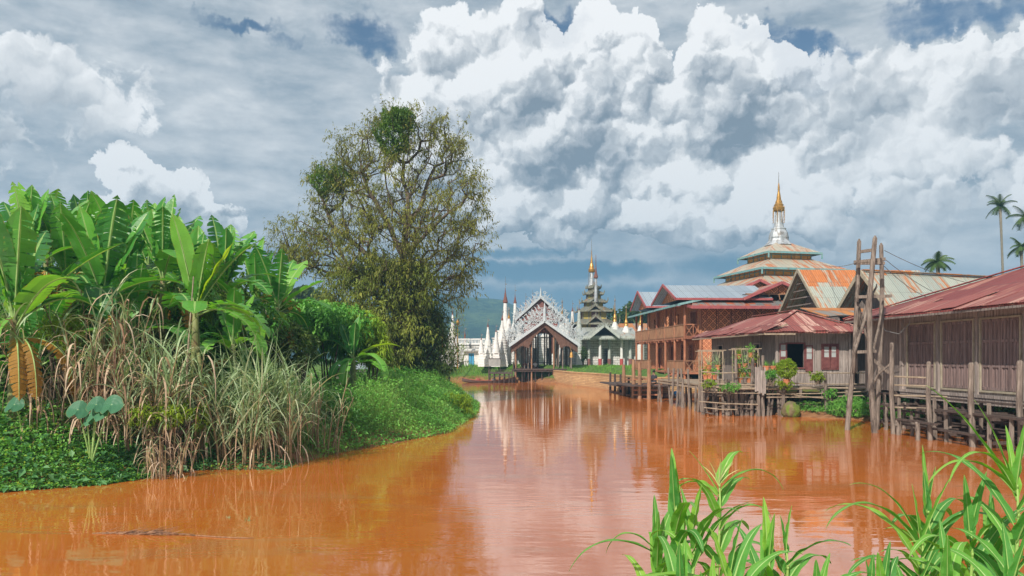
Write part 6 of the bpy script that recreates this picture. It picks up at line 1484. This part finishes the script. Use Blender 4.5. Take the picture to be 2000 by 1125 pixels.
# ---------------------------------------------------------------- shrubs
def shrub(label,px,py,D,rx,rz,nl,mat,L=.2,name='leafy_shrub',cat='shrub',rosette=7,ry=None,seed=1,group='shrubs on the left bank',top=.65,W=.28,sag=.3,base=None):
    global rg; rg=np.random.default_rng(seed); random.seed(seed)
    c=P(px,py,D); g=max(gz(c.x,D),.05) if base is None else base; root=thing(name,label,cat,(c.x,D,g),0,group); ry=ry or rx
    lob=[(np.array([rg.uniform(-.6,.6),rg.uniform(-.6,.6),rg.uniform(-.5,.6)]),rg.uniform(.35,.6)) for _ in range(11)]
    k=nl//rosette; li=rg.integers(0,len(lob),k); v=unit(rg.normal(0,1,(k,3))); rad=rg.uniform(.6,1.05,k)**.6
    pos=np.array([lob[i][0] for i in li])+v*(np.array([lob[i][1] for i in li])*rad)[:,None]
    pos=pos*np.array([rx,ry,rz])+np.array([c.x,D,c.z]); pos[:,2]=np.maximum(pos[:,2],g+.05)
    out=unit(v+np.array([0,0,.4])); P_=np.repeat(pos,rosette,0); m=len(P_)
    d=unit(np.repeat(out,rosette,0)*.55+rg.normal(0,.6,(m,3)))
    tint=np.clip(np.repeat(rg.normal(.42,.2,k),rosette)+rg.normal(0,.12,m),0,1)
    mb=MB(); LL=L*rg.uniform(.6,1.2,m); leaves(mb,P_,d,LL,LL*W,tint,0,sag); mb.build('foliage',M[mat],root,world=True)
    mb=MB()
    for i in range(7):
        q=pos[rg.integers(0,k)]; b=Vector((c.x+random.uniform(-.15,.15),D+random.uniform(-.1,.1),g-.1)); e=Vector(q); mid=b.lerp(e,.5)+Vector((random.uniform(-.2,.2),0,.2)); mb.tube([b,mid,e],[.05,.035,.012],5)
    mb.build('stem',M['bark'],root,world=True)
    return root
for px,py,D,rx,rz,lab,i in BACK: shrub(lab,px,py,D,rx,rz,9000 if i<3 else 7000,'shrub_leaf' if i%2 else 'vine_leaf',.3,name='backing_shrub',seed=170+i,group='shrubs inside the banana grove',W=.3,sag=.5)
shrub('wide leafy shrub with hand-shaped leaf bunches between the grove and the big tree',640,650,35,2.1,1.6,11000,'cover_leaf',.3,seed=71,sag=.45)
shrub('leafy shrub nearest the banana grove, its top level with the distant blue roof',585,625,36,1.4,1.1,7000,'cover_leaf',.28,seed=72,sag=.45)
shrub('lime-leaved young mango shrub hanging over the slat fence',722,665,35,1.0,1.3,3800,'shrub_lime',.34,seed=73,sag=.6,W=.22)
shrub('dark green shrub filling the hollow under the right end of the banana grove',505,690,29,1.9,1.5,9000,'tree_leaf_dk',.24,seed=74)
shrub('dark undergrowth shrub behind the brown cane curtain',180,720,24.5,2.6,1.7,9000,'tree_leaf_dk',.22,seed=75)
shrub('dark undergrowth shrub behind the pale bamboo pole',345,700,25.5,2.2,1.7,9000,'tree_leaf_dk',.22,seed=76)
shrub('dark shrub deep in the left corner behind the stems',20,720,24,2.2,1.9,8000,'tree_leaf_dk',.22,seed=77)
shrub('yellow-green feathery shrub above the taro leaves',110,655,20.6,.9,.7,3500,'shrub_lime',.11,seed=78)
shrub('bright fern-like bush low between the cane stems',330,815,20,.9,.35,2200,'shrub_lime',.14,seed=79)
shrub('broad bush of mixed weeds below the young banana plant',640,800,26.5,1.5,.75,6000,'shrub_leaf',.13,seed=80)
shrub('rounded yellow-green bush at the tip of the weedy spit',893,792,38,.85,.6,5000,'shrub_lime',.12,seed=81)
shrub('dense green bush halfway along the weedy spit',800,775,36,1.6,.85,9000,'cover_leaf',.13,seed=82)
shrub('dark bushy weeds behind the weedy spit, below the big tree',745,742,41,1.8,.9,7000,'shrub_leaf',.14,seed=83)
shrub('green bush under the walkway, left of the pole tower',1660,797,37.5,1.35,.55,6000,'cover_leaf',.13,seed=84,group='bushes on the right bank')
shrub('low green bush on the mud under the right part of the hut',1605,800,39,1.1,.4,3500,'cover_leaf',.12,seed=85,group='bushes on the right bank')
shrub('green bush on the bank behind the foot of the pole tower',1715,800,36,1.0,.5,4000,'shrub_leaf',.13,seed=86,group='bushes on the right bank')
shrub('grassy bush under the stilts of the shuttered house, by the first mooring post',1790,805,34,1.6,.4,3500,'cover_leaf',.13,seed=87,group='bushes on the right bank')
shrub('grassy bush under the right end of the shuttered house',1945,800,30,1.6,.45,3500,'cover_leaf',.13,seed=88,group='bushes on the right bank')
for i,(px,py,D,rx,rz,lab) in enumerate([(1225,632,150,5,2.2,'dark green tree behind the gold spires, left one'),(1252,625,140,4.2,3.6,'taller dark green tree behind the gold spires beside the woven house'),(1208,650,150,4,1.6,'low dark tree behind the rusty temple roof'),(590,596,120,5,2.2,'distant green tree showing left of the big tree')]):
    shrub(lab,px,py,D,rx,rz,5000,'tree_leaf_dk',.9,name='far_tree',cat='tree',seed=90+i,group='distant trees behind the temple' if i<3 else None,W=.5)
shrub('dark green creeper bush climbing the temple porch side, left of the first grey column',1140,690,100,.5,1.0,1200,'tree_leaf_dk',.3,seed=95,group=None,base=1.6)

# ---------------------------------------------------------------- big tree
def big_tree(label,basept,fork,blobs,N,mat,seed,name='riverside_tree',leafL=.24,tw=5,extra=None,lpt=9,k_rad=.02,limbs=(),dens=.72):
    global rg; rg=np.random.default_rng(seed); random.seed(seed)
    root=thing(name,label,'tree',tuple(basept)); D=basept[1]
    nodes=[np.array(basept)-np.array([0,0,.3])]; par=[-1]; 
    def addchain(pts,start):
        cur=start
        for p in pts: nodes.append(np.array(p)); par.append(cur); cur=len(nodes)-1
        return cur
    b=np.array(basept); f=np.array(fork)
    cur=addchain([b+(f-b)*t_+rg.normal(0,.12,3)*(t_>0)*(t_<1) for t_ in np.linspace(0.0,1,9)],0); forki=cur
    for lm in limbs:
        pts=[np.array(P(a_,b_,D+c_)) for a_,b_,c_ in lm]; st=np.argmin([np.linalg.norm(n_-pts[0]) for n_ in nodes]); seq=[]
        p0=nodes[st]
        for p in pts:
            m=max(1,int(np.linalg.norm(p-p0)/.8))
            for j in range(1,m+1): seq.append(p0+(p-p0)*j/m+rg.normal(0,.06,3))
            p0=p
        addchain(seq,st)
    tg=[]; wts=np.array([bl[5] for bl in blobs],float); wts/=wts.sum()
    for i in rg.choice(len(blobs),N,p=wts):
        px,py,dy,r,rz,w=blobs[i]; c=np.array(P(px,py,D+dy)); v=unit(rg.normal(0,1,3))*rg.uniform(.15,1)**.5; tg.append(c+v*np.array([r,r,rz])*D/F0)
    tg=np.array(tg); o=np.argsort(np.linalg.norm(tg-f,axis=1)); tg=tg[o]; tips=[]
    plen=[0.0]
    for i in range(1,len(nodes)): plen.append(plen[par[i]]+np.linalg.norm(nodes[i]-nodes[par[i]]))
    for p in tg:
        A=np.array(nodes); dd=np.linalg.norm(A-p,axis=1)+.22*np.array(plen)+1.2*np.maximum(0,A[:,2]-p[2]); dd[:6]+=50
        j=int(np.argmin(dd)); s=nodes[j]; L=np.linalg.norm(p-s); m=max(1,int(L/.7)); cur=j
        perp=rg.normal(0,.12,3)*L
        for q in range(1,m+1):
            t_=q/m; pt=s+(p-s)*t_+perp*math.sin(PI*t_)*.6+rg.normal(0,.03,3)*(t_<1); pt[2]-=.12*L*math.sin(PI*t_)*.3
            nodes.append(pt); par.append(cur); plen.append(plen[cur]+L/m); cur=len(nodes)-1
        tips.append(cur)
    cnt=np.zeros(len(nodes)); cnt[tips]=1
    for i in range(len(nodes)-1,0,-1): cnt[par[i]]+=cnt[i]
    rad=k_rad*np.power(np.maximum(cnt,1),.46)
    trunk=MB(); limb=MB()
    A=np.array(nodes); 
    for i in range(1,len(nodes)):
        a,b_=A[par[i]],A[i]
        if np.linalg.norm(b_-a)<1e-4: continue
        r1=rad[i]; r0=min(rad[par[i]],r1*1.35) if par[i]>0 else rad[i]*1.3
        (trunk if i<=9 else limb).tube([a,a+(b_-a)*1.02],[r0,r1],9 if r1>.1 else (6 if r1>.04 else 4),cap=False)
    trunk.build('trunk',M['bark'],root,world=True,smooth=True); limb.build('limbs',M['bark'],root,world=True,smooth=True)
    # twigs and leaves
    T=A[tips]; n=len(T)*tw; base=np.repeat(T,tw,0)+rg.normal(0,.18,(n,3)); d=unit(unit(base-f)*.7+rg.normal(0,.55,(n,3))+np.array([0,0,.25])); L=rg.uniform(.5,1.25,n)
    tm=MB(); blades(tm,base,d,L,.022,.06,np.full(n,.5),3); tm.build('twigs',M['bark'],root,world=True)
    u=rg.uniform(.2,1.05,(n,lpt)); P_=(base[:,None,:]+d[:,None,:]*(L[:,None]*u)[:,:,None]+np.array([0,0,-.06])*u[:,:,None]**2).reshape(-1,3)+rg.normal(0,.06,(n*lpt,3))
    m=len(P_); ld=unit(np.repeat(d,lpt,0)*.5+rg.normal(0,.5,(m,3))+np.array([0,0,-.45])); keep=rg.random(m)<dens*(.55+.9*np.clip((P(0,620,D).z-P_[:,2])/4,0,1))
    clt=np.repeat(np.repeat(rg.normal(.45,.18,len(T)),tw),lpt)
    lm=MB(); LL=leafL*rg.uniform(.55,1.15,m); leaves(lm,P_[keep],ld[keep],LL[keep],(LL*.3)[keep],np.clip(clt+rg.normal(0,.16,m),0,1)[keep],0,.35); lm.build('crown',M[mat],root,world=True)
    for nm,lab,bl,nlv,mt,l_ in extra or []:
        mb=MB(); ps=[]
        for px,py,dy,r,rz in bl:
            c=np.array(P(px,py,D+dy)); k=nlv//len(bl); v=unit(rg.normal(0,1,(k,3)))*(rg.uniform(.3,1,k)**.45)[:,None]; v*=(1+.18*np.sin(v[:,:1]*7+v[:,2:]*5)); ps.append(c+v*np.array([r,r,rz])*D/F0)
        ps=np.concatenate(ps); m=len(ps); dd=unit(rg.normal(0,.7,(m,3))+np.array([0,0,-.3])); tl=np.clip(rg.normal(.45,.2,m)+.12*np.sin(ps[:,0]*3)*np.sin(ps[:,2]*2.5),0,1)
        LL=l_*rg.uniform(.6,1.2,m); leaves(mb,ps,dd,LL,LL*.42,tl,0,.2); e=mb.build(nm,M[mt],root,world=True); e['label']=lab
    return root
bx=at(785,50)
big_tree('big sparse olive-brown tree with two dense green creeper balls in its crown',(bx,50,gz(bx,50)),tuple(P(787,505,50)),
 [(780,270,0,85,60,1.1),(865,290,1,50,60,.9),(900,390,0,50,70,1.0),(700,310,-1,60,50,.9),(645,360,0,45,45,.7),(690,420,0,85,60,1.5),(820,400,2,80,80,1.2),(840,500,-1,80,60,1.3),(905,480,0,45,60,.8),(600,470,0,60,45,.9),(555,490,0,35,25,.4),(640,500,-2,70,45,.8),(880,560,0,45,35,.6),(740,480,-4,80,60,1.3),(780,400,-4,100,90,1.2),(930,440,1,25,45,.3),(690,580,-1,60,50,.7)],
 820,'tree_leaf',101,limbs=[[(787,505,0),(800,430,0),(790,350,.5),(780,260,0)],[(787,505,0),(760,440,-.5),(720,370,-1),(700,300,-1)],[(795,450,0),(830,380,1),(860,300,1)],[(787,500,0),(840,450,.5),(900,400,0)],[(787,530,0),(720,500,-.5),(650,440,0),(620,370,0)],[(780,560,0),(700,535,-.5),(640,530,0),(590,520,0),(550,500,0)],[(790,510,0),(850,520,-.5),(900,500,0)]],
 lpt=13,dens=1.4,extra=[('creeper_ball','dense bright green ball of creeper leaves high in the crown',[(768,262,-1,38,46),(780,232,-1,26,22)],9000,'vine_leaf',.2),('creeper_ball','smaller green creeper ball on the left side of the crown',[(636,352,-1,30,28),(668,345,0,30,24)],2600,'vine_leaf',.2)])
cx_=at(765,46.5)
big_tree('bushy yellow-olive tree growing against the lower trunk of the big tree',(cx_,46.5,gz(cx_,46.5)),tuple(P(765,640,46.5)),
 [(760,560,0,50,45,1.2),(725,600,-1,55,50,1.2),(790,590,0,50,60,1.2),(700,550,0,45,30,.6),(770,660,-1,60,40,1.0),(660,600,0,40,30,.5),(820,560,0,35,45,.6),(740,530,0,40,30,.8)],
 330,'tree_leaf_y',102,leafL=.28,lpt=14,tw=6,k_rad=.014,dens=1.2)
cx_=at(835,48)
big_tree('slender dark green tree at the right foot of the big tree',(cx_,48,gz(cx_,48)),tuple(P(825,690,48)),
 [(820,630,0,38,50,1.2),(840,690,0,30,40,1.0),(800,690,0,35,40,.8),(845,640,0,20,35,.5),(790,640,1,35,45,.8)],
 330,'tree_leaf_dk',103,leafL=.24,lpt=13,tw=6,k_rad=.013,dens=1.3)
cx_=at(877,64)
big_tree('thin see-through sapling at the tip of the left bank before the white shrine',(cx_,64,gz(cx_,64)),tuple(P(878,715,64)),
 [(878,690,0,24,34,1.0),(893,640,0,12,26,.4),(868,650,0,10,30,.4),(900,700,0,18,18,.4),(860,720,0,14,16,.4)],
 70,'shrub_lime',104,leafL=.2,lpt=6,tw=4,k_rad=.014,name='sapling')

# ---------------------------------------------------------------- ground cover
rg=np.random.default_rng(5)
def scatter(n,x0,x1,y0,y1,cond=None,lo=.05):
    X=rg.uniform(x0,x1,n); Y=rg.uniform(y0,y1,n); Z=ground_z(X,Y); s=river_sd(X,Y); k=s>lo
    if cond is not None: k&=cond(X,Y)
    return X[k],Y[k],Z[k],s[k]
def cover(name,mat,n,reg,h,L,cond=None,lo=-.18,blade=False,W=.3):
    X,Y,Z,s=scatter(n,*reg,cond=cond,lo=lo); m=len(X); H=h(X,Y,s)*(.72+.28*np.sin(X*2.1+1.3*np.sin(Y*1.7)))
    u=rg.random(m)**(.45 if not blade else 1); tl=np.clip(.45+.18*np.sin(X*1.4+Y*.9)+.12*np.sin(X*4.1-Y*2.7)+rg.normal(0,.17,m),0,1); mb=MB()
    if blade:
        P_=np.stack([X,Y,Z-.05],1); d=unit(np.stack([rg.normal(0,.33,m),rg.normal(0,.33,m),np.ones(m)],1)); blades(mb,P_,d,H*rg.uniform(.5,1.3,m),L*rg.uniform(.6,1.2,m),rg.uniform(.05,.3,m),tl,5)
    else:
        P_=np.stack([X,Y,np.maximum(Z,0)+H*u],1); d=unit(rg.normal(0,1,(m,3))*np.array([1,1,.5])+np.array([0,-.2,.1])); LL=L*rg.uniform(.5,1.3,m); leaves(mb,P_,d,LL,LL*W*2,tl,0,.15)
    return tag(mb.build(name,M[mat],origin=(0,0,0)),kind='stuff')
ramp_=lambda s,a,b: np.clip((s-a)/(b-a),0,1)
cover('creeping_weeds','shrub_lime',6000,(-16,-7,15.3,20.6),lambda X,Y,s: .15+1.2*ramp_(s,.2,2.0)*ramp_(-X,8.6,10.8),.08)
cover('creeping_weeds','cover_leaf',34000,(-16,-8.6,15.3,20.6),lambda X,Y,s: .1+1.15*ramp_(s,.2,2.0)*ramp_(-X,8.6,10.8),.095)
cover('creeping_weeds','cover_dull',16000,(-14,-6,16,21.5),lambda X,Y,s: .08+.5*ramp_(s,.0,1.5),.11,cond=lambda X,Y:(X>-11)|(rg.random(X.shape)<.3))
cover('creeping_weeds','cover_dull',3000,(-16,-8.0,15.6,21),lambda X,Y,s: .2+1.0*ramp_(s,.2,2.0)*ramp_(-X,8.6,10.8),.22)
cover('bank_tufts','grass',5000,(-16,-8.0,15.4,21),lambda X,Y,s: .25+.45*ramp_(s,.1,1.0),.016,blade=True,cond=lambda X,Y:np.sin(X*2.1+Y)+.7*np.sin(Y*3-X)>.3)
cover('undergrowth','shrub_leaf',14000,(-24,-8,20,30),lambda X,Y,s: 1.2+0*X,.16)
cover('tall_grass','grass',26000,(-7.5,-1.9,21,50),lambda X,Y,s: .35+1.15*ramp_(s,.1,1.6),.022,blade=True)
cover('spit_weeds','cover_leaf',42000,(-9,-1.8,23,50),lambda X,Y,s: .2+1.15*ramp_(s,.0,1.8),.12)
cover('spit_weeds','shrub_leaf',20000,(-13,-2,38,66),lambda X,Y,s: .2+1.4*ramp_(s,.0,2.5),.15)
cover('bank_grass','grass',9000,(-20,-6,15.5,24),lambda X,Y,s: .15+.3*ramp_(s,0,1),.014,blade=True)
cover('lawn','lawn',26000,(4.5,22,60,100),lambda X,Y,s: .35+0*X,.05,blade=True,cond=lambda X,Y:((Y>80)|(X>8.5))&(X<11+.05*(Y-60)+(Y>77)*20),lo=.3)
cover('lawn','lawn',14000,(-14,1,97,106),lambda X,Y,s: .3+.2*ramp_(s,0,1),.05,blade=True)
cover('shore_grass','lawn',5000,(4.5,9,70,92),lambda X,Y,s: .7+0*X,.05,blade=True,lo=-.9,cond=lambda X,Y:(np.sin(X*1.1+Y*.35)>.35)&(river_sd(X,Y)<.6)&(Y>76))
cover('bank_weeds','cover_leaf',12000,(11.5,24,26,44),lambda X,Y,s: .12+.35*ramp_(s,.3,2),.1,cond=lambda X,Y:np.sin(X*1.7+Y*.8)+.5*np.sin(Y*2.3)>.1,lo=.4)

def litter(name,mat,n,reg,cond,L,W,lo=-.45,hi=.35):
    X,Y,Z,s=scatter(n,*reg,cond=cond,lo=lo); k=s<hi; X,Y,s=X[k],Y[k],s[k]; m=len(X); z=np.maximum(ground_z(X,Y),0)+.012
    d=unit(np.stack([rg.normal(0,1,m),rg.normal(0,.6,m),rg.normal(.08,.12,m)],1)); mb=MB(); blades(mb,np.stack([X,Y,z],1),d,L*rg.uniform(.3,1.2,m),W,.02,rg.random(m),3); tag(mb.build(name,M[mat],origin=(0,0,0)),kind='stuff')
litter('waterline_litter','dry',9000,(-16,-1.5,14.5,50),lambda X,Y:np.sin(X*2.3+Y*1.1)+.6*np.sin(X*5.1-Y*3)>.0,.3,.014)
litter('waterline_litter','grass',9000,(-16,-1.5,14.5,50),lambda X,Y:np.sin(X*1.3-Y*1.7)+.6*np.sin(X*4.1+Y*2)>-.2,.35,.014,-.6,.5)
litter('shore_litter','dry',5000,(11,24,24,45),lambda X,Y:np.sin(X*2.3+Y*1.1)>-.2,.3,.02,-.5,2.5)
# ---------------------------------------------------------------- round potted shrub, flower pots, boulder, debris
def pot(label,px,py,D,r=.11,h=.2,fol='cover_leaf',fh=.35,n=60,name='potted_plant',spiky=False,mat='terracotta',seed=0,L=.12):
    global rg; rg=np.random.default_rng(1000+int(px*7+py)+seed)
    c=P(px,py,D); root=thing(name,label,'potted plant',(c.x,D,c.z),0,'clay pots of plants on the deck')
    mb=MB(); mb.lathe([(r*.68,0),(r*.95,h*.85),(r*1.08,h*.86),(r*1.08,h),(r*.9,h),(r*.85,h*.88)],(0,0,0),12); mb.build('pot',M[mat],root)
    mb=MB(); 
    if spiky:
        az=rg.uniform(0,6.28,n); el=rg.uniform(.4,1.4,n); d=np.stack([np.cos(az)*np.cos(el),np.sin(az)*np.cos(el),np.sin(el)],1); blades(mb,np.tile([0,0,h*.9],(n,1))+rg.normal(0,.02,(n,3)),d,fh*rg.uniform(.6,1.1,n),.022,.12,rg.random(n),4)
    else:
        v=unit(rg.normal(0,1,(n*3,3)))*(rg.random(n*3)**.5)[:,None]; p=np.array([0,0,h+fh*.5])+v*np.array([fh*.5,fh*.5,fh*.55]); leaves(mb,p,unit(v+rg.normal(0,.5,v.shape)),L,L*.5,rg.random(n*3))
    mb.build('foliage',M[fol],root); return root
PD=39.3
for i,(px,py,f,fh,sp,lab) in enumerate([
 (1384,722,'cane',.55,True,'clay pot with grey spiky leaves on the left bamboo shelf, upper row left'),(1402,722,'cane',.6,True,'clay pot with grey spiky leaves on the left bamboo shelf, upper row right'),
 (1378,741,'shrub_lime',.35,False,'clay pot with lime foliage on the lower left bamboo shelf'),(1396,741,'cover_leaf',.4,False,'clay pot with green foliage on the lower left bamboo shelf, right of the lime one'),
 (1442,719,'cover_leaf',.4,False,'clay pot with round green foliage on the middle shelf, top row left'),(1455,719,'cane',.7,True,'clay pot with long pale arching blades on the middle shelf, top row centre'),(1471,719,'shrub_lime',.4,False,'clay pot with lime foliage on the middle shelf, top row right'),
 (1440,737,'shrub_lime',.35,False,'clay pot with lime foliage on the middle shelf, second row left'),(1452,737,'cover_leaf',.35,False,'clay pot with dark green foliage on the middle shelf, second row centre'),(1467,737,'shrub_lime',.35,True,'clay pot with lime spiky leaves on the middle shelf, second row right'),
 (1446,748,'shrub_lime',.3,False,'clay pot with yellowish foliage on the middle shelf, bottom row left'),(1463,748,'cover_leaf',.3,False,'clay pot with green foliage on the middle shelf, bottom row right'),
 (1443,701,'shrub_lime',.35,True,'clay pot with yellow-green blades hung high on the middle trellis, left one'),(1466,698,'cover_leaf',.3,False,'clay pot hung high on the middle trellis, right one')]):
    pot(lab,px,py,PD+.25,.14,.24,f,fh*1.5,34,spiky=sp,seed=i)
pot('long clay planter with green shoots on the rail right of the plank screen, left one',1497,724,38.6,.17,.24,'cover_leaf',.35,40,spiky=True); pot('wide clay planter with green shoots on the rail right of the plank screen, right one',1511,724,38.6,.2,.24,'cover_leaf',.4,50,spiky=True,seed=3)
rs=thing('round_shrub','ball-shaped bright lime potted shrub on the rail before the open black window','potted plant',(P(1536,748,38.3).x,38.3,zpy(752,38.3)))
mb=MB(); mb.lathe([(.12,0),(.18,.25),(.2,.26),(.2,.3),(.16,.3)],(0,0,0),12); mb.build('pot',M['terracotta'],rs)
rg=np.random.default_rng(9); v=unit(rg.normal(0,1,(2600,3)))*(rg.uniform(.5,1,2600)**.4)[:,None]; v*=(1+.12*np.sin(v[:,:1]*8)*np.cos(v[:,2:]*7)); mb=MB(); leaves(mb,np.array([0,0,.82])+v*np.array([.46,.46,.46]),unit(v+rg.normal(0,.5,v.shape)),.1,.05,np.clip(rg.normal(.5,.2,2600),0,1)); mb.build('foliage',M['shrub_lime'],rs)
mb=MB(); mb.tube([(0,0,.2),(0,0,.6)],.025,5); mb.build('stem',M['bark'],rs)
for i,(px,py,rx,rz,lab,mt) in enumerate([(1528,748,.55,.35,'trailing creeper spilling over the deck edge below the round shrub','shrub_lime'),(1505,735,.3,.4,'heart-leaved climber on the plank screen edge','cover_leaf'),(1596,735,.38,.3,'small yellowish bush growing through the rail below the paned window','shrub_lime'),(1425,757,.5,.25,'green creeper hanging under the middle of the deck','cover_leaf'),(1380,750,.4,.2,'lime creeper trailing along the left end of the deck','shrub_lime'),(1620,770,.4,.25,'green weeds pushing up beside the walkway post','cover_leaf')]):
    shrub(lab,px,py,38.5,rx,rz,700,mt,.11,name='creeper',cat='creeper',seed=120+i,group='creepers around the deck',W=.5,base=zpy(py,38.5)-rz)
mb=MB(); vs=[]
c=P(1545,797,38.4); mb.lathe([(.1,-.1),(.42,-.02),(.5,.25),(.42,.55),(.2,.72),(.03,.76)],(c.x,38.4,zpy(813,38.4)),12)  # end of a mossy log, built as a rounded lump
o=mb.build('log',M['log_moss'],smooth=True); tag(o,'mossy rounded boulder on the mud under the hut','log'); o.modifiers.new('s','SUBSURF').levels=2
tx=bpy.data.textures.new('lump','CLOUDS'); tx.noise_scale=.35; dm=o.modifiers.new('d','DISPLACE'); dm.texture=tx; dm.strength=.22; o.modifiers['s'].render_levels=2
# floating twigs
fl=thing('floating_branch','raft of dry dead twigs floating on the brown water, lower left','floating branch',(at(262,13.1),13.1,0)); random.seed(4)
mb=MB()
a=P(180,1043,shore(1043)); b=P(500,1049,shore(1049)); pts=[Vector(a).lerp(Vector(b),f)+Vector((0,.12*math.sin(f*5),0)) for f in np.linspace(0,1,14)]
for p in pts: p.z=.012
mb.tube(pts,[.006]+[.014]*6+[.01]*6+[.003],5)
for i in range(60):
    f=random.gauss(.27,.1); f=min(max(f,.02),.6); p=Vector(a).lerp(Vector(b),f); p.z=.005; an=random.gauss(0.2,.5); L=random.uniform(.15,.5); e=p+Vector((math.cos(an)*L,math.sin(an)*L*.6,random.uniform(.0,.16)*L*2)); mb.tube([p,p.lerp(e,.5)+Vector((0,0,.015)),e],[.006,.005,.002],4)
mb.build('twigs',M['post_warm'],fl,world=True)
for px,py,lab in((484,1018,'tiny green sprout poking from the water right of the floating twigs'),(448,1012,'smallest green sprout poking from the water, left of the other sprout')):
    D=shore(py); x=at(px,D); mb=MB(); n=9; rg=np.random.default_rng(px); az=rg.uniform(0,6.28,n); d=np.stack([np.cos(az)*.5,np.sin(az)*.5,np.ones(n)],1)
    blades(mb,np.tile([x,D,-.02],(n,1))+rg.normal(0,.03,(n,3))*[1,1,0],d,.14 if px>450 else .08,.014,.1,rg.random(n),3); tag(mb.build('water_sprout',M['cane']),lab,'sprout','sprouts in the water')
# ================================================================ maize in the foreground
def corn(label,px,D,tpy,seed,nl=9,tassel=False,L=.85,lean=0.0,W=.057,specs=()):
    random.seed(seed); top=P(px,tpy,D); g=gz(top.x,D); root=thing('maize_plant',label,'maize plant',(top.x+lean,D,g),0,'maize plants in the foreground')
    b=Vector((top.x+lean,D,g-.1)); st=top-Vector((0,0,.3 if not tassel else .2)); pts=[b+(st-b)*f+Vector((.015*math.sin(f*9),0,0)) for f in np.linspace(0,1,9)]
    mb=MB(); mb.tube(pts,[.017,.016,.016,.015,.014,.013,.012,.01,.007],8)
    for i in range(1,9): q=pts[i]; mb.lathe([(.018-.001*i,-.012),(.021-.0015*i,0),(.018-.001*i,.012)],q,8)
    mb.build('stalk',M['corn_stem'],root,world=True,smooth=True)
    h=(st-b).length; a0=random.uniform(0,3.14)
    for i in range(nl):
        f=1-.68*(i/nl); p=b+(st-b)*f; az=a0+i*PI+random.uniform(-.5,.5); young=i<2 and not tassel
        el=R(random.uniform(72,86)) if young else R(random.uniform(48,72)); LL=L*(random.uniform(.55,.7) if young else random.uniform(.75,1.15))
        big_leaf('leaf',root,p,az,el,LL,W*random.uniform(.8,1.15)*(.75 if young else 1),.02 if young else random.uniform(.07,.15),M['corn'],.03,fold=.45 if young else .3,shape='corn',n=15,rr=.005,wave=.16,tint=random.uniform(.2,1),petmat=M['corn_stem'],twist=.7)
    for az,el,LL,w,dr in specs: big_leaf('leaf',root,st-Vector((0,0,.06)),R(az),R(el),LL,w,dr,M['corn'],.03,fold=.3,shape='corn',n=16,rr=.005,wave=.1,tint=random.uniform(.5,1),petmat=M['corn_stem'])
    if tassel:
        mb=MB()
        for i in range(9):
            an=random.uniform(0,6.28); sp=random.uniform(.15,.6) if i else .05; q=st; d=Vector((math.cos(an)*sp,math.sin(an)*sp,1)).normalized(); pp=[q+d*(.26*f)+Vector((math.cos(an),math.sin(an),0))*.05*f*f-Vector((0,0,.06*f*f*sp*2)) for f in np.linspace(0,1,6)]
            mb.tube(pp,[.002,.004,.004,.004,.003,.001],4)
        mb.build('tassel',M['tassel'],root,world=True)
    return root
for i,a in enumerate([
 ('leftmost maize plant, its low leaves arching out over the pale water',1283,6.6,1000,.95),
 ('maize plant with a tall narrow upright tip leaf, second from the left',1318,6.2,905,.9),
 ('maize plant with a squared-off folded top leaf',1352,6.0,965,.85),
 ('maize plant crossing in front of the left group, short and broad leaved',1330,5.0,1075,.8),
 ('slender maize plant with the single feathery tassel',1404,6.8,905,.8),
 ('low maize plant with drooping leaves below the tasselled one',1425,5.2,1040,.8),
 ('maize plant with wide curled leaves, middle of the bottom edge',1500,5.6,1010,.8),
 ('maize plant with bright tube-like new leaves, right of the middle one',1535,5.9,1000,.75),
 ('small maize plant showing only its tips, in the gap at the bottom edge',1598,5.4,1085,.6),
 ('small maize plant with a bent leaf, right of the gap at the bottom edge',1700,5.6,1085,.65),
 ('maize plant with a lone spear-like leaf beside it at the start of the right group',1725,5.3,1070,.7),
 ('maize plant with a long arched leaf reaching left over the water',1800,5.9,985,1.0),
 ('tall spear-tipped maize plant in the middle of the right group',1812,6.4,930,.85),
 ('broad leaved maize plant low in the right group',1850,5.0,1050,.85),
 ('maize plant with folded pale leaves before the mooring posts',1895,5.6,960,.9),
 ('maize plant just left of the tallest one',1935,5.9,985,.85),
 ('tallest maize plant, its leaves arching high at the right edge',1985,5.3,865,.95),
 ('maize plant low at the right corner',1975,4.6,1050,.85),
 ('maize plant filling the bottom edge between the two front ones on the left',1390,4.8,1100,.7),
 ('maize plant low at the bottom of the right group, under the long arched leaf',1780,4.7,1090,.7)]):
    lab,px,D,tpy,L=a
    sp={11:[(265,58,1.0,.05,.13),(280,70,.8,.042,.1)],16:[(285,62,.95,.042,.035),(265,50,.8,.04,.12),(250,60,.85,.035,.15),(300,75,.7,.035,.04)],4:[(85,48,.75,.03,.13),(280,60,.45,.03,.02)],0:[(262,30,.9,.035,.1),(270,55,.6,.03,.16)],12:[(350,84,.62,.035,.0)],1:[(10,84,.4,.028,.01)],5:[(255,20,1.1,.045,.06)]}.get(i,())
    corn(lab,px,D,tpy,200+i,nl=11,tassel=i==4,L=L*.82,specs=sp)
for i,(px,D,n) in enumerate([(0,0,0)]): pass
